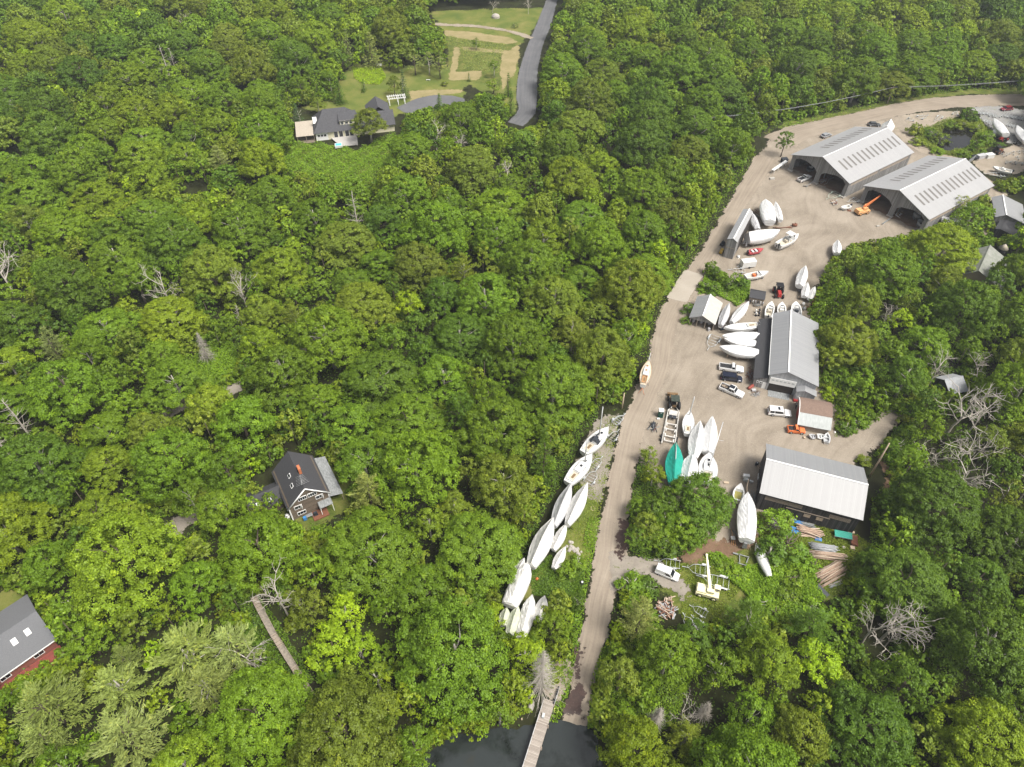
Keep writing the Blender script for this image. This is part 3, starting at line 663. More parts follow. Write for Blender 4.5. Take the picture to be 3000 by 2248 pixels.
for i, (x, y, r, h, t) in enumerate(((1180, 290, 3.2, 4.5, 'dark green'), (680, 690, 3.0, 4.2, 'olive green'), (200, 560, 2.6, 4.2, 'olive green'), (1500, 720, 3.0, 4.5, 'mid green'), (1330, 870, 3.0, 4.0, 'mid green'), (450, 600, 2.6, 2.8, 'dark green'), (1060, 460, 2.8, 2.4, 'olive green'), (860, 470, 2.4, 2.2, 'mid green'), (1320, 520, 2.6, 2.2, 'olive green'), (1100, 1000, 2.4, 2.2, 'mid green'), (1740, 850, 1.8, 1.8, 'dark green'), (250, 780, 2.6, 2.2, 'olive green'), (620, 960, 2.4, 1.8, 'mid green'))):
    named('bush', 'A4', x, y, r, h, t, 'shrub', ('big round dark shrub between the pond and the road', 'olive willow shrub leaning into the pond', 'tall pale shrub at the left end of the pond', 'leafy shrub on the right bank of the pond', 'bright shrub at the near right corner of the pond', 'dark low shrub on the left bank of the pond', 'low olive shrub on the far bank of the pond', 'leafy shrub at the far left corner of the pond', 'spreading shrub at the far right corner of the pond', 'low shrub on the near bank of the pond', 'small dark shrub below the wrapped boats in the gravel lot', 'grassy shrub between the track and the pond', 'low shrub beside the sandy track at the pond')[i], 'shrub', .45)
for i, (f, x, y, r, h, t, w) in enumerate((('E', 300, 930, 2.4, 2.6, 'mid green', 'bright spreading shrub right of the arched shed, along the track'), ('E', 220, 980, 2.0, 2.4, 'dark green', 'shrub beside the upturned skiffs at the arched shed'), ('E', 400, 880, 1.8, 2.2, 'mid green', 'small shrub under the pale trunks at the track'), ('E', 110, 700, 2.2, 2.8, 'bright lime', 'bright shrub just behind the arched shed'), ('E', 620, 1130, 2.6, 3.2, 'dark green', 'dark shrub at the fork of the track'), ('E', 360, 1240, 1.6, 1.5, 'olive green', 'low shrub behind the black barn'), ('Z6', 130, 1010, 2.6, 2.2, 'mid green', 'grassy shrub at the corner of the van track'), ('Z6', 240, 1020, 2.2, 2.2, 'dark green', 'dark shrub across the van track from the white van'), ('Z4', 560, 1150, 1.8, 2.6, 'mid green', 'shrub beside the smallest covered boat by the road'), ('Z4', 640, 1110, 1.7, 2.2, 'mid green', 'leafy shrub below the rock pile at the road'), ('Z4', 640, 1350, 1.6, 3.5, 'dark green', 'dark narrow shrub at the road edge'))):
    named('bush', f, x, y, r, h, t, 'shrub', w, 'shrub', .5)
named('mid', 'O', 1500, 1370, 3.2, 7, 'dark green', 'spruce_tree', 'dark drooping conifer below the yellow crane')
for i, (x, y, r, h) in enumerate(((1150, 880, 2.3, 1.9), (1300, 950, 2.6, 2.1), (900, 915, 2.2, 1.7), (1230, 1060, 2.5, 2.2), (1020, 1140, 2.4, 2.0), (770, 850, 1.7, 1.4), (1400, 880, 2.4, 2.2), (1130, 1230, 2.4, 2.2), (1420, 1180, 2.4, 2.4))):
    named('bush', 'Z6', x, y, r, h, ('weed green', 'mid green')[i % 2], 'shrub', 'leafy shrub in the thick weeds between the crane and the pole stacks', 'shrub', .5)['group'] = 'shrubs in the weedy clearing'
# pale pines at the lower left and a few elsewhere
for i, (f, x, y, r, h, w) in enumerate((('L3', 1330, 520, 6.4, 14, 'largest pale pine left of the long stairway'), ('L3', 1660, 480, 5.0, 13, 'pale pine with a forked top right beside the stairway'), ('L3', 830, 760, 4.6, 12, 'pale pine in the middle of the lower left pines'), ('L3', 330, 900, 6.0, 13, 'pale pine below the red terrace'), ('L3', 900, 1130, 6.2, 13, 'pale pine with a bare stem, lowest of the lower left pines'), ('L3', 300, 1150, 4.0, 11, 'pale pine low in the corner below the red terrace'), ('L3', 1480, 760, 4.4, 12, 'pale pine leaning out below the largest pine'), ('L3', 900, 560, 2.6, 10, 'small pale pine between the red terrace and the largest pine'), ('O', 1000, 580, 4.2, 12, 'star shaped pine in the middle of the wood'), ('L1', 1520, 1110, 4.4, 12, 'big pale pine left of the yellow house'), ('L2', 360, 960, 3.6, 12, 'pale pine with a hanging dead branch'), ('L2', 2030, 760, 3.4, 12, 'plumed pine in the middle of the left wood'), ('L2', 470, 410, 3.0, 10, 'soft round pine in the left wood'), ('O', 640, 700, 3.4, 12, 'plumed pine beside the long driveway'), ('Z6', 960, 1230, 4.0, 11, 'dark pine below the weedy clearing'), ('Z6', 1420, 1290, 4.2, 11, 'dark shaggy pine below the pole stacks'), ('Z5', 1850, 1380, 3.2, 8, 'bushy pine at the dark pool by the shore'))):
    named('pine', f, x, y, r, h, ('grey green', 'olive green', 'dark green')[0 if i < 8 or i in (9, 10) else (2 if i in (14, 15) else 1)], 'pine_tree', w)
# bright young maples
for f, x, y, r, h, w in (('S1', 800, 480, 3.6, 10, 'tall lime green maple beside the stairway, upper half'), ('S1', 700, 720, 4.2, 9, 'lime green maple over the stairway, broad middle one'), ('S1', 900, 760, 3.2, 8, 'lime green maple right of the stairway'), ('O', 880, 655, 4.0, 10, 'bright lime green tree at the bend of the long driveway'), ('Z6', 1460, 1560, 4.2, 9, 'bright lime green maple near the lower right edge of the wood'), ('Z2', 1900, 480, 3.0, 9, 'bright lime green tree beside the bare grey tree right of the long shed'), ('Z4', 90, 1440, 2.4, 7, 'bright lime green maple at the sterns of the hidden covered boats'), ('Z4', 480, 1500, 3.0, 8, 'bright green maple in front of the mildewed covered boats'), ('O', 450, 870, 5.2, 12, 'big bright round tree below the long driveway'), ('O', 560, 740, 4.8, 12, 'big bright round oak above the long driveway')):
    named('wide' if r > 4.5 else 'mid', f, x, y, r, h, 'bright lime' if 'bright round' not in w and 'bright green' not in w else 'yellow green', 'maple_tree' if 'maple' in w else BL, w)

# ---- bare dead trees
def dead_mesh(g, hgt, style):
    mb = MB()
    def grow(p, d, l, r, lev):
        k = 4; pts = [p]; q = p.copy(); dd = d.copy()
        for i in range(k):
            dd = (dd + Vector(g.normal(0, .16, 3)) * (.5 + lev * .35)).normalized(); q = q + dd * l / k; pts.append(q.copy())
        mb.tube(pts, [r * (1 - .72 * i / k) for i in range(k + 1)], 5 if lev < 2 else 4, False)
        if lev >= 3: return
        nb = (8, 4, 3)[lev]
        for j in range(nb):
            t = g.uniform(.3, 1.0) if lev else g.uniform(.35, 1.0); i = min(int(t * k), k - 1); b = pts[i].lerp(pts[i + 1], t * k - i)
            side = Vector(g.normal(0, 1, 3)); side = (side - dd * side.dot(dd)).normalized()
            grow(b, (dd * g.uniform(.35, .9) + side * .8 + Vector((0, 0, .25))).normalized(), l * g.uniform(.38, .62), r * .52, lev + 1)
    if style == 'fork':
        grow(Vector((0, 0, -.2)), Vector((0, 0, 1)), hgt * .78, hgt * .019, 0)
    elif style == 'spar':
        pts = [(g.normal(0, .02) * i, g.normal(0, .02) * i, hgt * i / 6 - .2) for i in range(7)]
        mb.tube(pts, [hgt * .02 * (1 - i / 7.2) for i in range(7)], 6)
        for j in range(34):
            f = g.uniform(.28, .97); a = g.uniform(0, 6.28); l = hgt * .30 * (1.12 - f) * g.uniform(.6, 1.2); b = Vector((0, 0, hgt * f))
            d = Vector((math.cos(a), math.sin(a), .25))
            mb.tube([b, b + d * l * .6, b + Vector((d.x * l, d.y * l, l * .35))], [.055, .035, .012], 4, False)
    else:  # 'needle': a dead conifer still dense with twigs
        mb.tube([(0, 0, -.2), (0, 0, hgt)], [hgt * .017, .02], 6)
        for j in range(420):
            f = g.uniform(.12, .99); a = g.uniform(0, 6.28); l = hgt * .30 * (1.03 - f) * g.uniform(.5, 1.15); b = Vector((0, 0, hgt * f))
            d = Vector((math.cos(a), math.sin(a), g.uniform(-.5, .1)))
            e = b + d * l; mb.tube([b, b + d * l * .55 + Vector((0, 0, .08)), e], [.03, .022, .01], 3, False)
            for k in range(2):
                c = b + d * l * g.uniform(.4, .9); mb.tube([c, c + Vector(g.normal(0, .22, 3)) + d * .2], [.016, .008], 3, False)
    return mb
gd = np.random.default_rng(21)
def dead(f, bx, by, tx, ty, style, label, lean=True):
    b, h = height_to(f, bx, by, tx, ty); h = min(max(h, 3.0), 17.0)
    occupy(b.x, b.y, 2.6)
    o = dead_mesh(gd, h, style).build('dead_tree', DEADWOOD, None, (b.x, b.y, 0)); o.rotation_euler = (0, 0, gd.uniform(0, 6.28))
    tag(o, label, 'dead tree')
for a in (('O', 778, 520, 768, 412, 'spar', 'bare white dead conifer with upswept branches in the middle of the wood'),
          ('O', 112, 262, 108, 208, 'fork', 'bare pale forked dead tree in the far left wood'),
          ('O', 408, 78, 405, 30, 'fork', 'bare grey dead tree at the top of the far wood'),
          ('O', 375, 190, 368, 95, 'spar', 'thin grey dead spar in the far left wood'),
          ('O', 622, 1330, 632, 1258, 'fork', 'bleached dead tree beside the long stairway'),
          ('S1', 175, 960, 190, 780, 'fork', 'small reddish dead sapling left of the stairway'),
          ('O', 1168, 1500, 1192, 1400, 'needle', 'pale dead conifer full of twigs beside the head of the dock'),
          ('O', 32, 640, 20, 520, 'fork', 'bare dead branches at the left edge of the wood'),
          ('O', 78, 960, 62, 860, 'spar', 'white dead conifer near the left edge, below the wood clearing'),
          ('O', 26, 990, 14, 900, 'spar', 'grey dead snag in the lower left edge of the wood'),
          ('L2', 1450, 1090, 1395, 890, 'needle', 'small leaning grey dead conifer in the weedy gap'),
          ('L2', 440, 1290, 350, 1090, 'needle', 'broken grey dead conifer under the plumed pine'),
          ('L2', 1690, 860, 1640, 690, 'spar', 'reddish dead snag at the edge of the dark gap'),
          ('L2', 1720, 750, 1610, 510, 'fork', 'pale thin dead stem hanging below the big bright oak'),
          ('L2', 1200, 760, 1130, 480, 'fork', 'half bare pale tree right of the round trees'),
          ('H2', 1290, 1080, 1270, 880, 'fork', 'bare grey tree below the asphalt parking'),
          ('H2', 1480, 1140, 1500, 950, 'fork', 'bare pale tree with upright branches below the asphalt parking'),
          ('H2', 1800, 1350, 1800, 1180, 'fork', 'pale bare crown in the wood below the asphalt road'),
          ('H2', 1690, 95, 1690, 0, 'fork', 'white bare trunk at the top of the upper meadow'),
          ('H2', 1945, 100, 1965, 0, 'fork', 'pale tree at the top of the meadow next to the asphalt road'),
          ('L1', 1230, 520, 1195, 330, 'spar', 'tall grey dead conifer in the wood above the yellow house'),
          ('E', 480, 200, 520, 0, 'fork', 'large bare grey tree right of the long boat shed'),
          ('E', 880, 640, 880, 410, 'fork', 'bare grey tree left of the small grey cottage'),
          ('E', 1020, 1040, 1080, 560, 'fork', 'tall bare grey tree in front of the small grey cottage'),
          ('E', 1210, 1000, 1200, 760, 'fork', 'bare reddish grey tree below the small grey cottage'),
          ('E', 1250, 620, 1310, 400, 'fork', 'bare grey tree right of the small grey cottage'),
          ('E', 850, 1330, 960, 1060, 'fork', 'leaning bare grey tree at the fork of the track'),
          ('E', 1100, 1360, 1150, 1030, 'fork', 'slim bare grey tree in the wood right of the black barn'),
          ('E', 1080, 1620, 1230, 1260, 'fork', 'broad bare grey crown right of the black barn'),
          ('E', 1620, 1560, 1640, 1330, 'fork', 'bare grey branches at the right edge of the wood'),
          ('Z6', 1770, 1420, 1800, 1180, 'fork', 'bare white twisted branches below the pole stacks'),
          ('Z6', 1900, 1400, 1960, 1130, 'fork', 'bare twisted branches under the big tree right of the pole stacks'),
          ('Z6', 1930, 1450, 1930, 1330, 'fork', 'small reddish bare thicket at the lower right'),
          ('Z5', 1560, 1300, 1555, 1140, 'needle', 'small pale dead conifer at the dark pool'),
          ('Z5', 1980, 1230, 2010, 1100, 'needle', 'little grey dead conifer right of the dark pool'),
          ('Z5', 1800, 1280, 1900, 1150, 'fork', 'white dead branch fallen beside the dark pool'),
          ('B7', 440, 900, 450, 830, 'fork', 'bare grey branches below the old mossy barn')):
    dead(*a)
# ---- the rest of the wood, filled in from large to small
def tone_at(x, y, r):
    n = .6 * math.sin(x * .05 + 1.3 * math.sin(y * .031)) + .6 * math.sin(y * .043 + 1.1 * math.sin(x * .027)) + nr.normal(0, 1.15)
    if n > 2.7 and r < 5: return 'bright lime'
    if n > 1.1: return 'yellow green'
    if n > .1: return 'mid green'
    if n > -.5: return 'olive green'
    if n > -1.5: return 'mid green'
    return 'dark green'
def edge_near(x, y):
    u, v, _ = proj(x, y, np.zeros(x.shape)); d = np.full(x.shape, 1e9)
    for c in CLEAR: d = np.minimum(d, np.abs(sdist(c, u, v)))
    return d < 75
KSP = {'grand': .86, 'wide': .86, 'mid': .84, 'tall': .80, 'small': .74, 'bush': .46}
for fam, r0, r1, N in (('grand', 7.0, 9.2, 2600), ('wide', 4.6, 6.4, 6000), ('mid', 3.3, 4.4, 9000), ('tall', 2.4, 3.2, 12000), ('small', 1.7, 2.5, 45000), ('bush', 1.1, 1.9, 90000)):
    y = nr.uniform(18, 432, N); x = nr.uniform(-1, 1, N) * (.80 * y + 62); r = nr.uniform(r0, r1, N)
    if fam == 'bush':
        keepn = (y < 300) & edge_near(x, y); x, y, r = x[keepn], y[keepn], r[keepn]
    F = FAM[fam]; h = F['h'] * (r / F['R']) ** .6 * nr.uniform(.78, 1.28, len(x))
    bad = blocked(x, y, r, h, h * .2)
    dw = sdist(SHORE, x, y); bad |= dw > r * .15
    for i in np.where(~bad)[0]:
        if near_ok(x[i], y[i], r[i], KSP.get(fam, .72)):
            occupy(x[i], y[i], r[i]); PLACED.append((x[i], y[i], r[i], h[i], fam))
def zone(x, y):
    u, v, _ = proj(x, y, 6.0); u *= .7373; v *= .7373
    if v < 330 and u < 660: return 'in the far upper left wood'
    if v < 330 and u < 1200: return 'around the yellow house'
    if v < 330: return 'behind the two open sheds'
    if u > 1560: return 'in the wood right of the long boat shed' if v < 960 else 'in the wood right of the black barn'
    if u > 1270 and v > 1200: return 'on the right bank above the water'
    if u > 1000: return 'in the wood left of the boatyard road'
    if v < 620: return 'in the wood below the yellow house'
    if v < 950: return 'along the hidden driveway'
    if v < 1250: return 'around the shingled house'
    return 'in the wood by the long stairway'
PLACED.sort(key=lambda p: -p[2] / proj(p[0], p[1], p[3] * .6)[2])
vis = []
far = []
for p in PLACED:
    u, v, d = proj(p[0], p[1], p[3] * .6); m = p[2] * FX / d
    (vis if (-m < u < 3000 + m and -m < v < 2248 + m and len(vis) < 262) else far).append(p)
for (x, y, r, h, fam) in vis:
    tone = tone_at(x, y, r); zn = zone(x, y)
    cf = nr.random()
    if fam in ('mid', 'tall') and cf < .13:
        kind = 'spruce' if cf < .06 else 'pine'; tone = 'blue green' if cf < .03 else ('grey green' if cf > .1 else 'dark green')
        lab = '%s %s %s tree %s' % ('narrow' if kind == 'spruce' else 'plumed', tone, kind, zn)
        put_tree(kind, x, y, r * (.75 if kind == 'spruce' else 1.05), h * 1.12, tone, kind + '_tree', lab, 'tree', lab.replace('tree', 'trees', 1)); continue
    sz = {'grand': 'great', 'bush': 'bushy', 'wide': 'wide', 'mid': 'midsize', 'tall': 'slender', 'small': 'small'}[fam]
    lab = '%s %s tree %s' % (sz, tone, zn)
    put_tree(fam, x, y, r, h, tone, BL, lab, 'tree', '%s %s trees %s' % (sz, tone, zn))
# everything further back reads as one mass of wood
LOD = {}
gl = np.random.default_rng(9)
for key, Rc, hgt, base, kw in (('bush', 1.7, 2.6, .1, dict(lobes=5)), ('grand', 8.2, 14.5, 3.0, dict(lobes=12)), ('wide', 5.6, 12.5, 3.2, dict(lobes=8)), ('mid', 4.0, 11, 3.0, dict(lobes=6)), ('tall', 3.0, 11.5, 2.2, dict(lobes=5, flat=1.25)), ('small', 2.2, 6.5, .8, dict(lobes=5))):
    LOD[key] = [[crown_broad(gl, Rc, hgt, base, lf, **kw) for _ in range(4)] for lf in (.23, .32, .42)]
VV = []; TT = []; HH = []; TR = MB()
for (x, y, r, h, fam) in far:
    d = proj(x, y, 6)[2]; lod = 0 if d < 200 else (1 if d < 300 else 2)
    v, t = LOD[fam][lod][int(gl.integers(4))]; F = FAM[fam]
    a = gl.uniform(0, 6.28); c, s = math.cos(a), math.sin(a); sx = r / F['R']; sz = h / F['h']
    VV.append(np.stack([(v[:, 0] * c - v[:, 1] * s) * sx + x, (v[:, 0] * s + v[:, 1] * c) * sx + y, v[:, 2] * sz], 1).astype(np.float32)); TT.append(t.astype(np.float32))
    HH.append(np.tile(np.append(hue_of(tone_at(x, y, r), gl), 1).astype(np.float32), (len(t), 1)))
    if d < 330: TR.tube([(x, y, -.2), (x + gl.normal(0, .2), y + gl.normal(0, .2), h * .7)], [.09 + .03 * r, .05], 5)
V = np.concatenate(VV); n = len(V) // 4
me = np_mesh('wood', V, np.arange(n * 4).reshape(-1, 4), LEAFMASS, [('tone', 'FACE', 'FLOAT', np.concatenate(TT)), ('hue', 'FACE', 'FLOAT_COLOR', np.concatenate(HH))])
wood = tag(link(bpy.data.objects.new('wood', me)), 'dense green mixed wood filling the land behind and between the nearer trees', 'wood', None, 'stuff')
tag(TR.build('wood_trunks', BARK, wood), None, None, None, 'stuff')
print('TREES', len(PLACED), 'single', len(vis), 'mass cards', n)

# leafy ground cover nobody could count
def cover(label, pl, n, hmax, tone, size, g=gl, holes=()):
    xs = [p[0] for p in pl]; ys = [p[1] for p in pl]
    x = g.uniform(min(xs), max(xs), n * 2); y = g.uniform(min(ys), max(ys), n * 2); k = inside(pl, x, y)
    for hp in holes: k &= ~inside(hp, x, y)
    x, y = x[k][:n], y[k][:n]
    big = np.clip(np.sin(x * .9 + 2 * np.sin(y * .5)) * .5 + .5 + g.normal(0, .2, len(x)), .1, 1.3) * hmax
    pos = np.stack([x, y, g.uniform(.1, 1, len(x)) * big + dip(x, y)], 1)
    nn = unit(g.normal(size=(len(x), 3)) * .55 + np.array([0, -.1, .9]))
    v = cards(pos, nn, size, g); m = len(x)
    hue = np.stack([np.append(hue_of(tone, g), 1) for _ in range(40)])[g.integers(40, size=m)]
    me = np_mesh('ground_cover', v, np.arange(m * 4).reshape(-1, 4), LEAFMASS, [('tone', 'FACE', 'FLOAT', np.clip(g.normal(.5, .22, m), 0, 1)), ('hue', 'FACE', 'FLOAT_COLOR', hue)])
    return tag(link(bpy.data.objects.new('ground_cover', me)), label, 'ground cover', None, 'stuff')
cover('rank green weeds on the slope below the yellow house', SLOPE, 26000, 1.6, 'weed green', .19)
cover('thick bright weeds around the crane and the white upturned hull', poly('Z6', [(640, 800), (760, 780), (900, 900), (980, 880), (1120, 830), (1250, 800), (1400, 860), (1440, 1000), (1500, 1110), (1350, 1230), (1100, 1260), (900, 1040), (780, 960), (700, 850)]), 36000, 1.2, 'weed green', .14)
cover('green roadside brush behind the open sheds', poly('O', [(1640, 288), (1700, 258), (1850, 228), (1960, 200), (2100, 186), (2260, 182), (2260, 200), (2100, 197), (1960, 214), (1850, 240), (1740, 268)]), 12000, 1.4, 'weed green', .18)
cover('brush along the left side of the boatyard road', poly('O', [(1400, 700), (1440, 630), (1490, 560), (1540, 470), (1600, 380), (1630, 320), (1612, 330), (1570, 400), (1510, 490), (1460, 570), (1400, 660)]), 14000, 1.8, 'weed green', .17)
cover('weeds behind the small boat garage', poly('A3', [(380, 320), (470, 180), (620, 230), (760, 400), (1060, 430), (1060, 640), (860, 780), (780, 700), (640, 640), (480, 560), (280, 590)]), 14000, 1.5, 'weed green', .15)
cover('reeds and grass around the pond', poly('A4', [(60, 560), (300, 560), (650, 430), (900, 350), (1330, 350), (1500, 540), (1620, 650), (1580, 840), (1300, 1080), (1000, 1080), (560, 1010), (280, 830)]), 18000, 1.2, 'olive green', .16, holes=(POND,))
cover('bright bed of ferns behind the lawn', poly('H2', [(690, 490), (900, 490), (930, 560), (880, 610), (760, 600), (700, 560)]), 7000, 1.0, 'bright lime', .16)
cover('meadow weeds in the mown field', poly('H2', [(1370, 250), (1500, 285), (1800, 320), (1750, 395), (1740, 520), (1640, 510), (1480, 500), (1480, 362), (1415, 330), (1370, 320)]), 6000, .5, 'grey green', .15)
cover('low undergrowth beside the covered boats by the road', poly('Z4', [(360, 1130), (470, 1050), (560, 1160), (690, 1140), (690, 1300), (640, 1450), (440, 1330), (350, 1310), (340, 1200)]), 9000, .9, 'dark green', .14)
cover('shore plants below the wood at the water', poly('O', [(860, 1660), (900, 1600), (1000, 1552), (1090, 1535), (1150, 1528), (1150, 1540), (1090, 1555), (1000, 1575), (930, 1612), (890, 1660)]), 8000, .8, 'yellow green', .14)
cover('shrubby undergrowth on the right shore', poly('O', [(1275, 1470), (1300, 1400), (1420, 1340), (1500, 1450), (1460, 1560), (1340, 1640), (1310, 1600), (1275, 1560)]), 12000, 1.0, 'mid green', .16)

cover('tall grass and weeds around the log piles behind the barn', poly('Z6', [(1000, 480), (1300, 560), (1740, 660), (1880, 760), (1780, 900), (1640, 1080), (1520, 1080), (1420, 900), (1250, 800), (1060, 780)]), 16000, .45, 'olive green', .13)
cover('sparse weeds on the grass around the crane and trailers', poly('Z6', [(300, 800), (480, 860), (640, 800), (700, 850), (900, 1040), (700, 1300), (480, 1260), (480, 1130), (560, 1060)]), 9000, .3, 'olive green', .12)
cover('dark undergrowth under the trees beside the boat row', poly('O', [(1060, 1330), (1110, 1200), (1165, 1060), (1215, 950), (1250, 890), (1300, 850), (1290, 905), (1255, 950), (1225, 1030), (1180, 1100), (1140, 1200), (1095, 1300)]), 12000, 1.2, 'dark green', .17)
cover('undergrowth beneath the tree island', poly('O', [(1362, 1195), (1358, 1130), (1368, 1040), (1385, 980), (1440, 1050), (1540, 1060), (1570, 1130), (1530, 1170), (1470, 1205), (1400, 1215)]), 9000, .8, 'dark green', .16)
cover('undergrowth along the track at the right wood', poly('O', [(1755, 640), (1745, 760), (1775, 865), (1805, 875), (1800, 945), (1850, 935), (1930, 890), (1960, 870), (1900, 800), (1830, 700), (1800, 620)]), 14000, 1.1, 'mid green', .18)
cover('undergrowth between the barn, the track and the wood', poly('O', [(1885, 985), (1960, 900), (2000, 1000), (1960, 1160), (1880, 1200), (1880, 1080), (1920, 1060), (1915, 1010)]), 10000, .9, 'weed green', .16)

cover('green weeds in the gap in the left wood beside the hidden driveway', poly('O', [(405, 800), (430, 755), (500, 735), (530, 800), (510, 830), (470, 840)]), 9000, .9, 'weed green', .17)
cover('undergrowth around the shingled house', poly('H1', [(400, 520), (760, 560), (900, 640), (860, 740), (520, 860), (360, 800)]), 9000, .8, 'weed green', .14)
cover('undergrowth along the long stairway', poly('O', [(500, 1290), (545, 1270), (600, 1340), (680, 1470), (640, 1500), (580, 1430), (520, 1350)]), 9000, .9, 'dark green', .15)
cover('weeds below the red terrace at the left edge', poly('L3', [(60, 860), (200, 680), (500, 520), (540, 620), (420, 760), (200, 900)]), 7000, .7, 'weed green', .14)

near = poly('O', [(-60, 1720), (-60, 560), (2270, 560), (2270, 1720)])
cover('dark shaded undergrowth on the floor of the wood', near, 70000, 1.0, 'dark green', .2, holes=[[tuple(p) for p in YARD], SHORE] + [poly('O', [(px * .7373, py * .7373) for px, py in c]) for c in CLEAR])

for lab, seg, dx0, dx1, nn_, hh in (('green brush lining the upper left edge of the boatyard road', LD[11:], -34, 1, 15000, 1.3), ('low brush and grass at the left edge of the road below the masts', LD[:7], -26, 2, 9000, .8), ('low brush at the right edge of the lower road', [(x, y) for x, y in RD[:4]], 0, 28, 7000, .8)):
    cover(lab, poly('O', [(x + dx0, y) for x, y in seg] + [(x + dx1, y) for x, y in seg[::-1]]), nn_, hh, 'weed green', .15)
cover('grass tufts on the verge between the road and the boat row', poly('O', [(1300, 900), (1340, 900), (1322, 985), (1298, 1100), (1275, 1210), (1235, 1230), (1215, 1160), (1240, 1050), (1270, 960)]), 9000, .25, 'olive green', .12)
# ================================================================== BUILDINGS
RIB = boards('ribbed_white_roofing', (.335, .335, .335), (.305, .305, .305), .3, 0, .5, .93, .1, (.15, .6, 1))
RIBG = boards('ribbed_grey_and_shaded_roofing', (.30, .305, .31), (.268, .272, .278), .3, 0, .45, .93, .2, (.15, .6, 1))  # grey metal; on white roofs, shade of one slope put into the colour
GBOARD = boards('grey_boards_across', (.30, .295, .29), (.17, .165, .16), .3, 1, .9, .6, 0, (1, 1, .25))
GBOARDX = boards('grey_boards_along', (.28, .275, .27), (.15, .145, .14), .3, 0, .9, .6, 0, (1, 1, .25))
BBOARD = boards('black_boards_along', (.085, .08, .08), (.025, .024, .024), .28, 0, .9, .5, 0, (1, 1, .2))
BBOARDY = boards('black_boards_across', (.085, .08, .08), (.025, .024, .024), .28, 1, .9, .5, 0, (1, 1, .2))
LGBOARD = boards('light_grey_boards', (.46, .47, .48), (.34, .35, .36), .3, 1, .8, .75, 0, (1, 1, .25))
SHINGLE = boards('brown_shingles', (.20, .155, .115), (.10, .08, .06), .16, 2, .9, .6, 0, (1.5, 1.5, 1))
ASPHALTROOF = M('black_shingle_roof', (.062, .062, .066), (.04, .04, .043), 7, .9, bump=.5)
GREYROOF = M('grey_shingle_roof', (.155, .158, .165), (.105, .108, .115), 9, .9, bump=.5)
MOSSY = M('mossy_roof', (.27, .27, .25), (.17, .185, .15), .8, .95, bump=.4)
OLDGREY = M('weathered_grey_planks', (.30, .31, .31), (.13, .14, .14), 1.6, .9, stretch=(1, 4, 4), bump=.4)
BROWNROOF = M('brown_roofing', (.215, .15, .115), (.15, .105, .085), 3, .9)
PALEROOF = M('pale_grey_roofing', (.40, .42, .41), (.30, .32, .31), 1.2, .6, stretch=(3, .5, 1))
CREAM = M('cream_siding', (.72, .68, .50), (.64, .60, .44), 2, .7)
TRIM = M('white_trim', (.8, .8, .78), (.72, .72, .7), 2, .5, bump=0)
SKYL = M('translucent_roof_strip', (.15, .14, .128), (.12, .112, .104), 2, .5)
PORCHROOF = M('tan_roof', (.42, .37, .30), (.33, .29, .235), 2, .9)
BRICK = M('orange_brick', (.48, .17, .075), (.34, .11, .05), 4, .85)
REDDECK = boards('red_decking', (.27, .07, .05), (.18, .05, .04), .2, 1, .75, .6)
INSIDE = M('interior_shade_colour', (.05, .042, .036), (.03, .025, .022), 1, .95)  # shade of interiors put into the colour of flat panels

def slope(mb, x0, x1, ya, za, yb, zb, th=.12):
    """one roof plane from (ya, za) at the ridge to (yb, zb) at the eave"""
    d = math.hypot(yb - ya, zb - za); ny, nz = (zb - za) / d * th, -(yb - ya) / d * th
    if nz > 0: ny, nz = -ny, -nz
    a = [(x0, ya, za), (x1, ya, za), (x1, yb, zb), (x0, yb, zb)]
    b = [(p[0], p[1] + ny, p[2] + nz) for p in a]
    mb.add(a + b, [(0, 1, 2, 3), (7, 6, 5, 4), (0, 4, 5, 1), (1, 5, 6, 2), (2, 6, 7, 3), (3, 7, 4, 0)])
def gable(name, label, A, B, zr, wl, wr, el, er, roof, walls, oh=.5, gh=.5, cat='shed', front=True, x0=0.0, roof2=None):
    """gabled building from its ridge (A front, B back, height zr); local x runs front to back, y to the left"""
    a, b = Vector((A[0], A[1], 0)), Vector((B[0], B[1], 0)); L = (b - a).length
    e = empty(name, a, math.atan2(b.y - a.y, b.x - a.x), label, cat)
    sl, sr = (zr - el) / wl, (zr - er) / wr
    mb = MB(); slope(mb, 0, L, 0, zr, wl, el)
    if roof2: mb.mi = 1
    slope(mb, 0, L, 0, zr + .001, -wr, er); mb.mi = 0
    r = mb.build('roof', [roof, roof2] if roof2 else roof, e)
    mb = MB(); mb.box((L / 2, 0, zr + .05), (L, .3, .06)); mb.build('ridge_cap', TRIM if roof in (RIB, RIBG) else roof, r)
    yl, yr = wl - oh, wr - oh; hl, hr = el + oh * sl - .16, er + oh * sr - .16
    wx, wy = walls
    mb = MB(); mb.box(((L) / 2, yl - .1, hl / 2), (L - 2 * gh - .4, .2, hl)); mb.mi = 0
    mb.box((L / 2, -yr + .1, hr / 2), (L - 2 * gh - .4, .2, hr)); mb.mi = 1
    prof = [(yl, 0), (yl, hl), (0, zr - .18), (-yr, hr), (-yr, 0)]
    if front: mb.prism(prof, lambda u, v, s: (gh + s * .2, u, v))
    mb.prism(prof, lambda u, v, s: (L - gh - .2 + s * .2, u, v))
    w = mb.build('wall', [wx, wy], e)
    return e, L, r, w, (yl, yr, hl, hr)
def panel(mb, x, y, z, w, h, facing, th=.06):
    """upright rectangle lying on a wall; facing 'x' walls run along y and 'y' walls along x"""
    mb.box((x, y, z), (th, w, h) if facing == 'x' else (w, th, h)); return mb
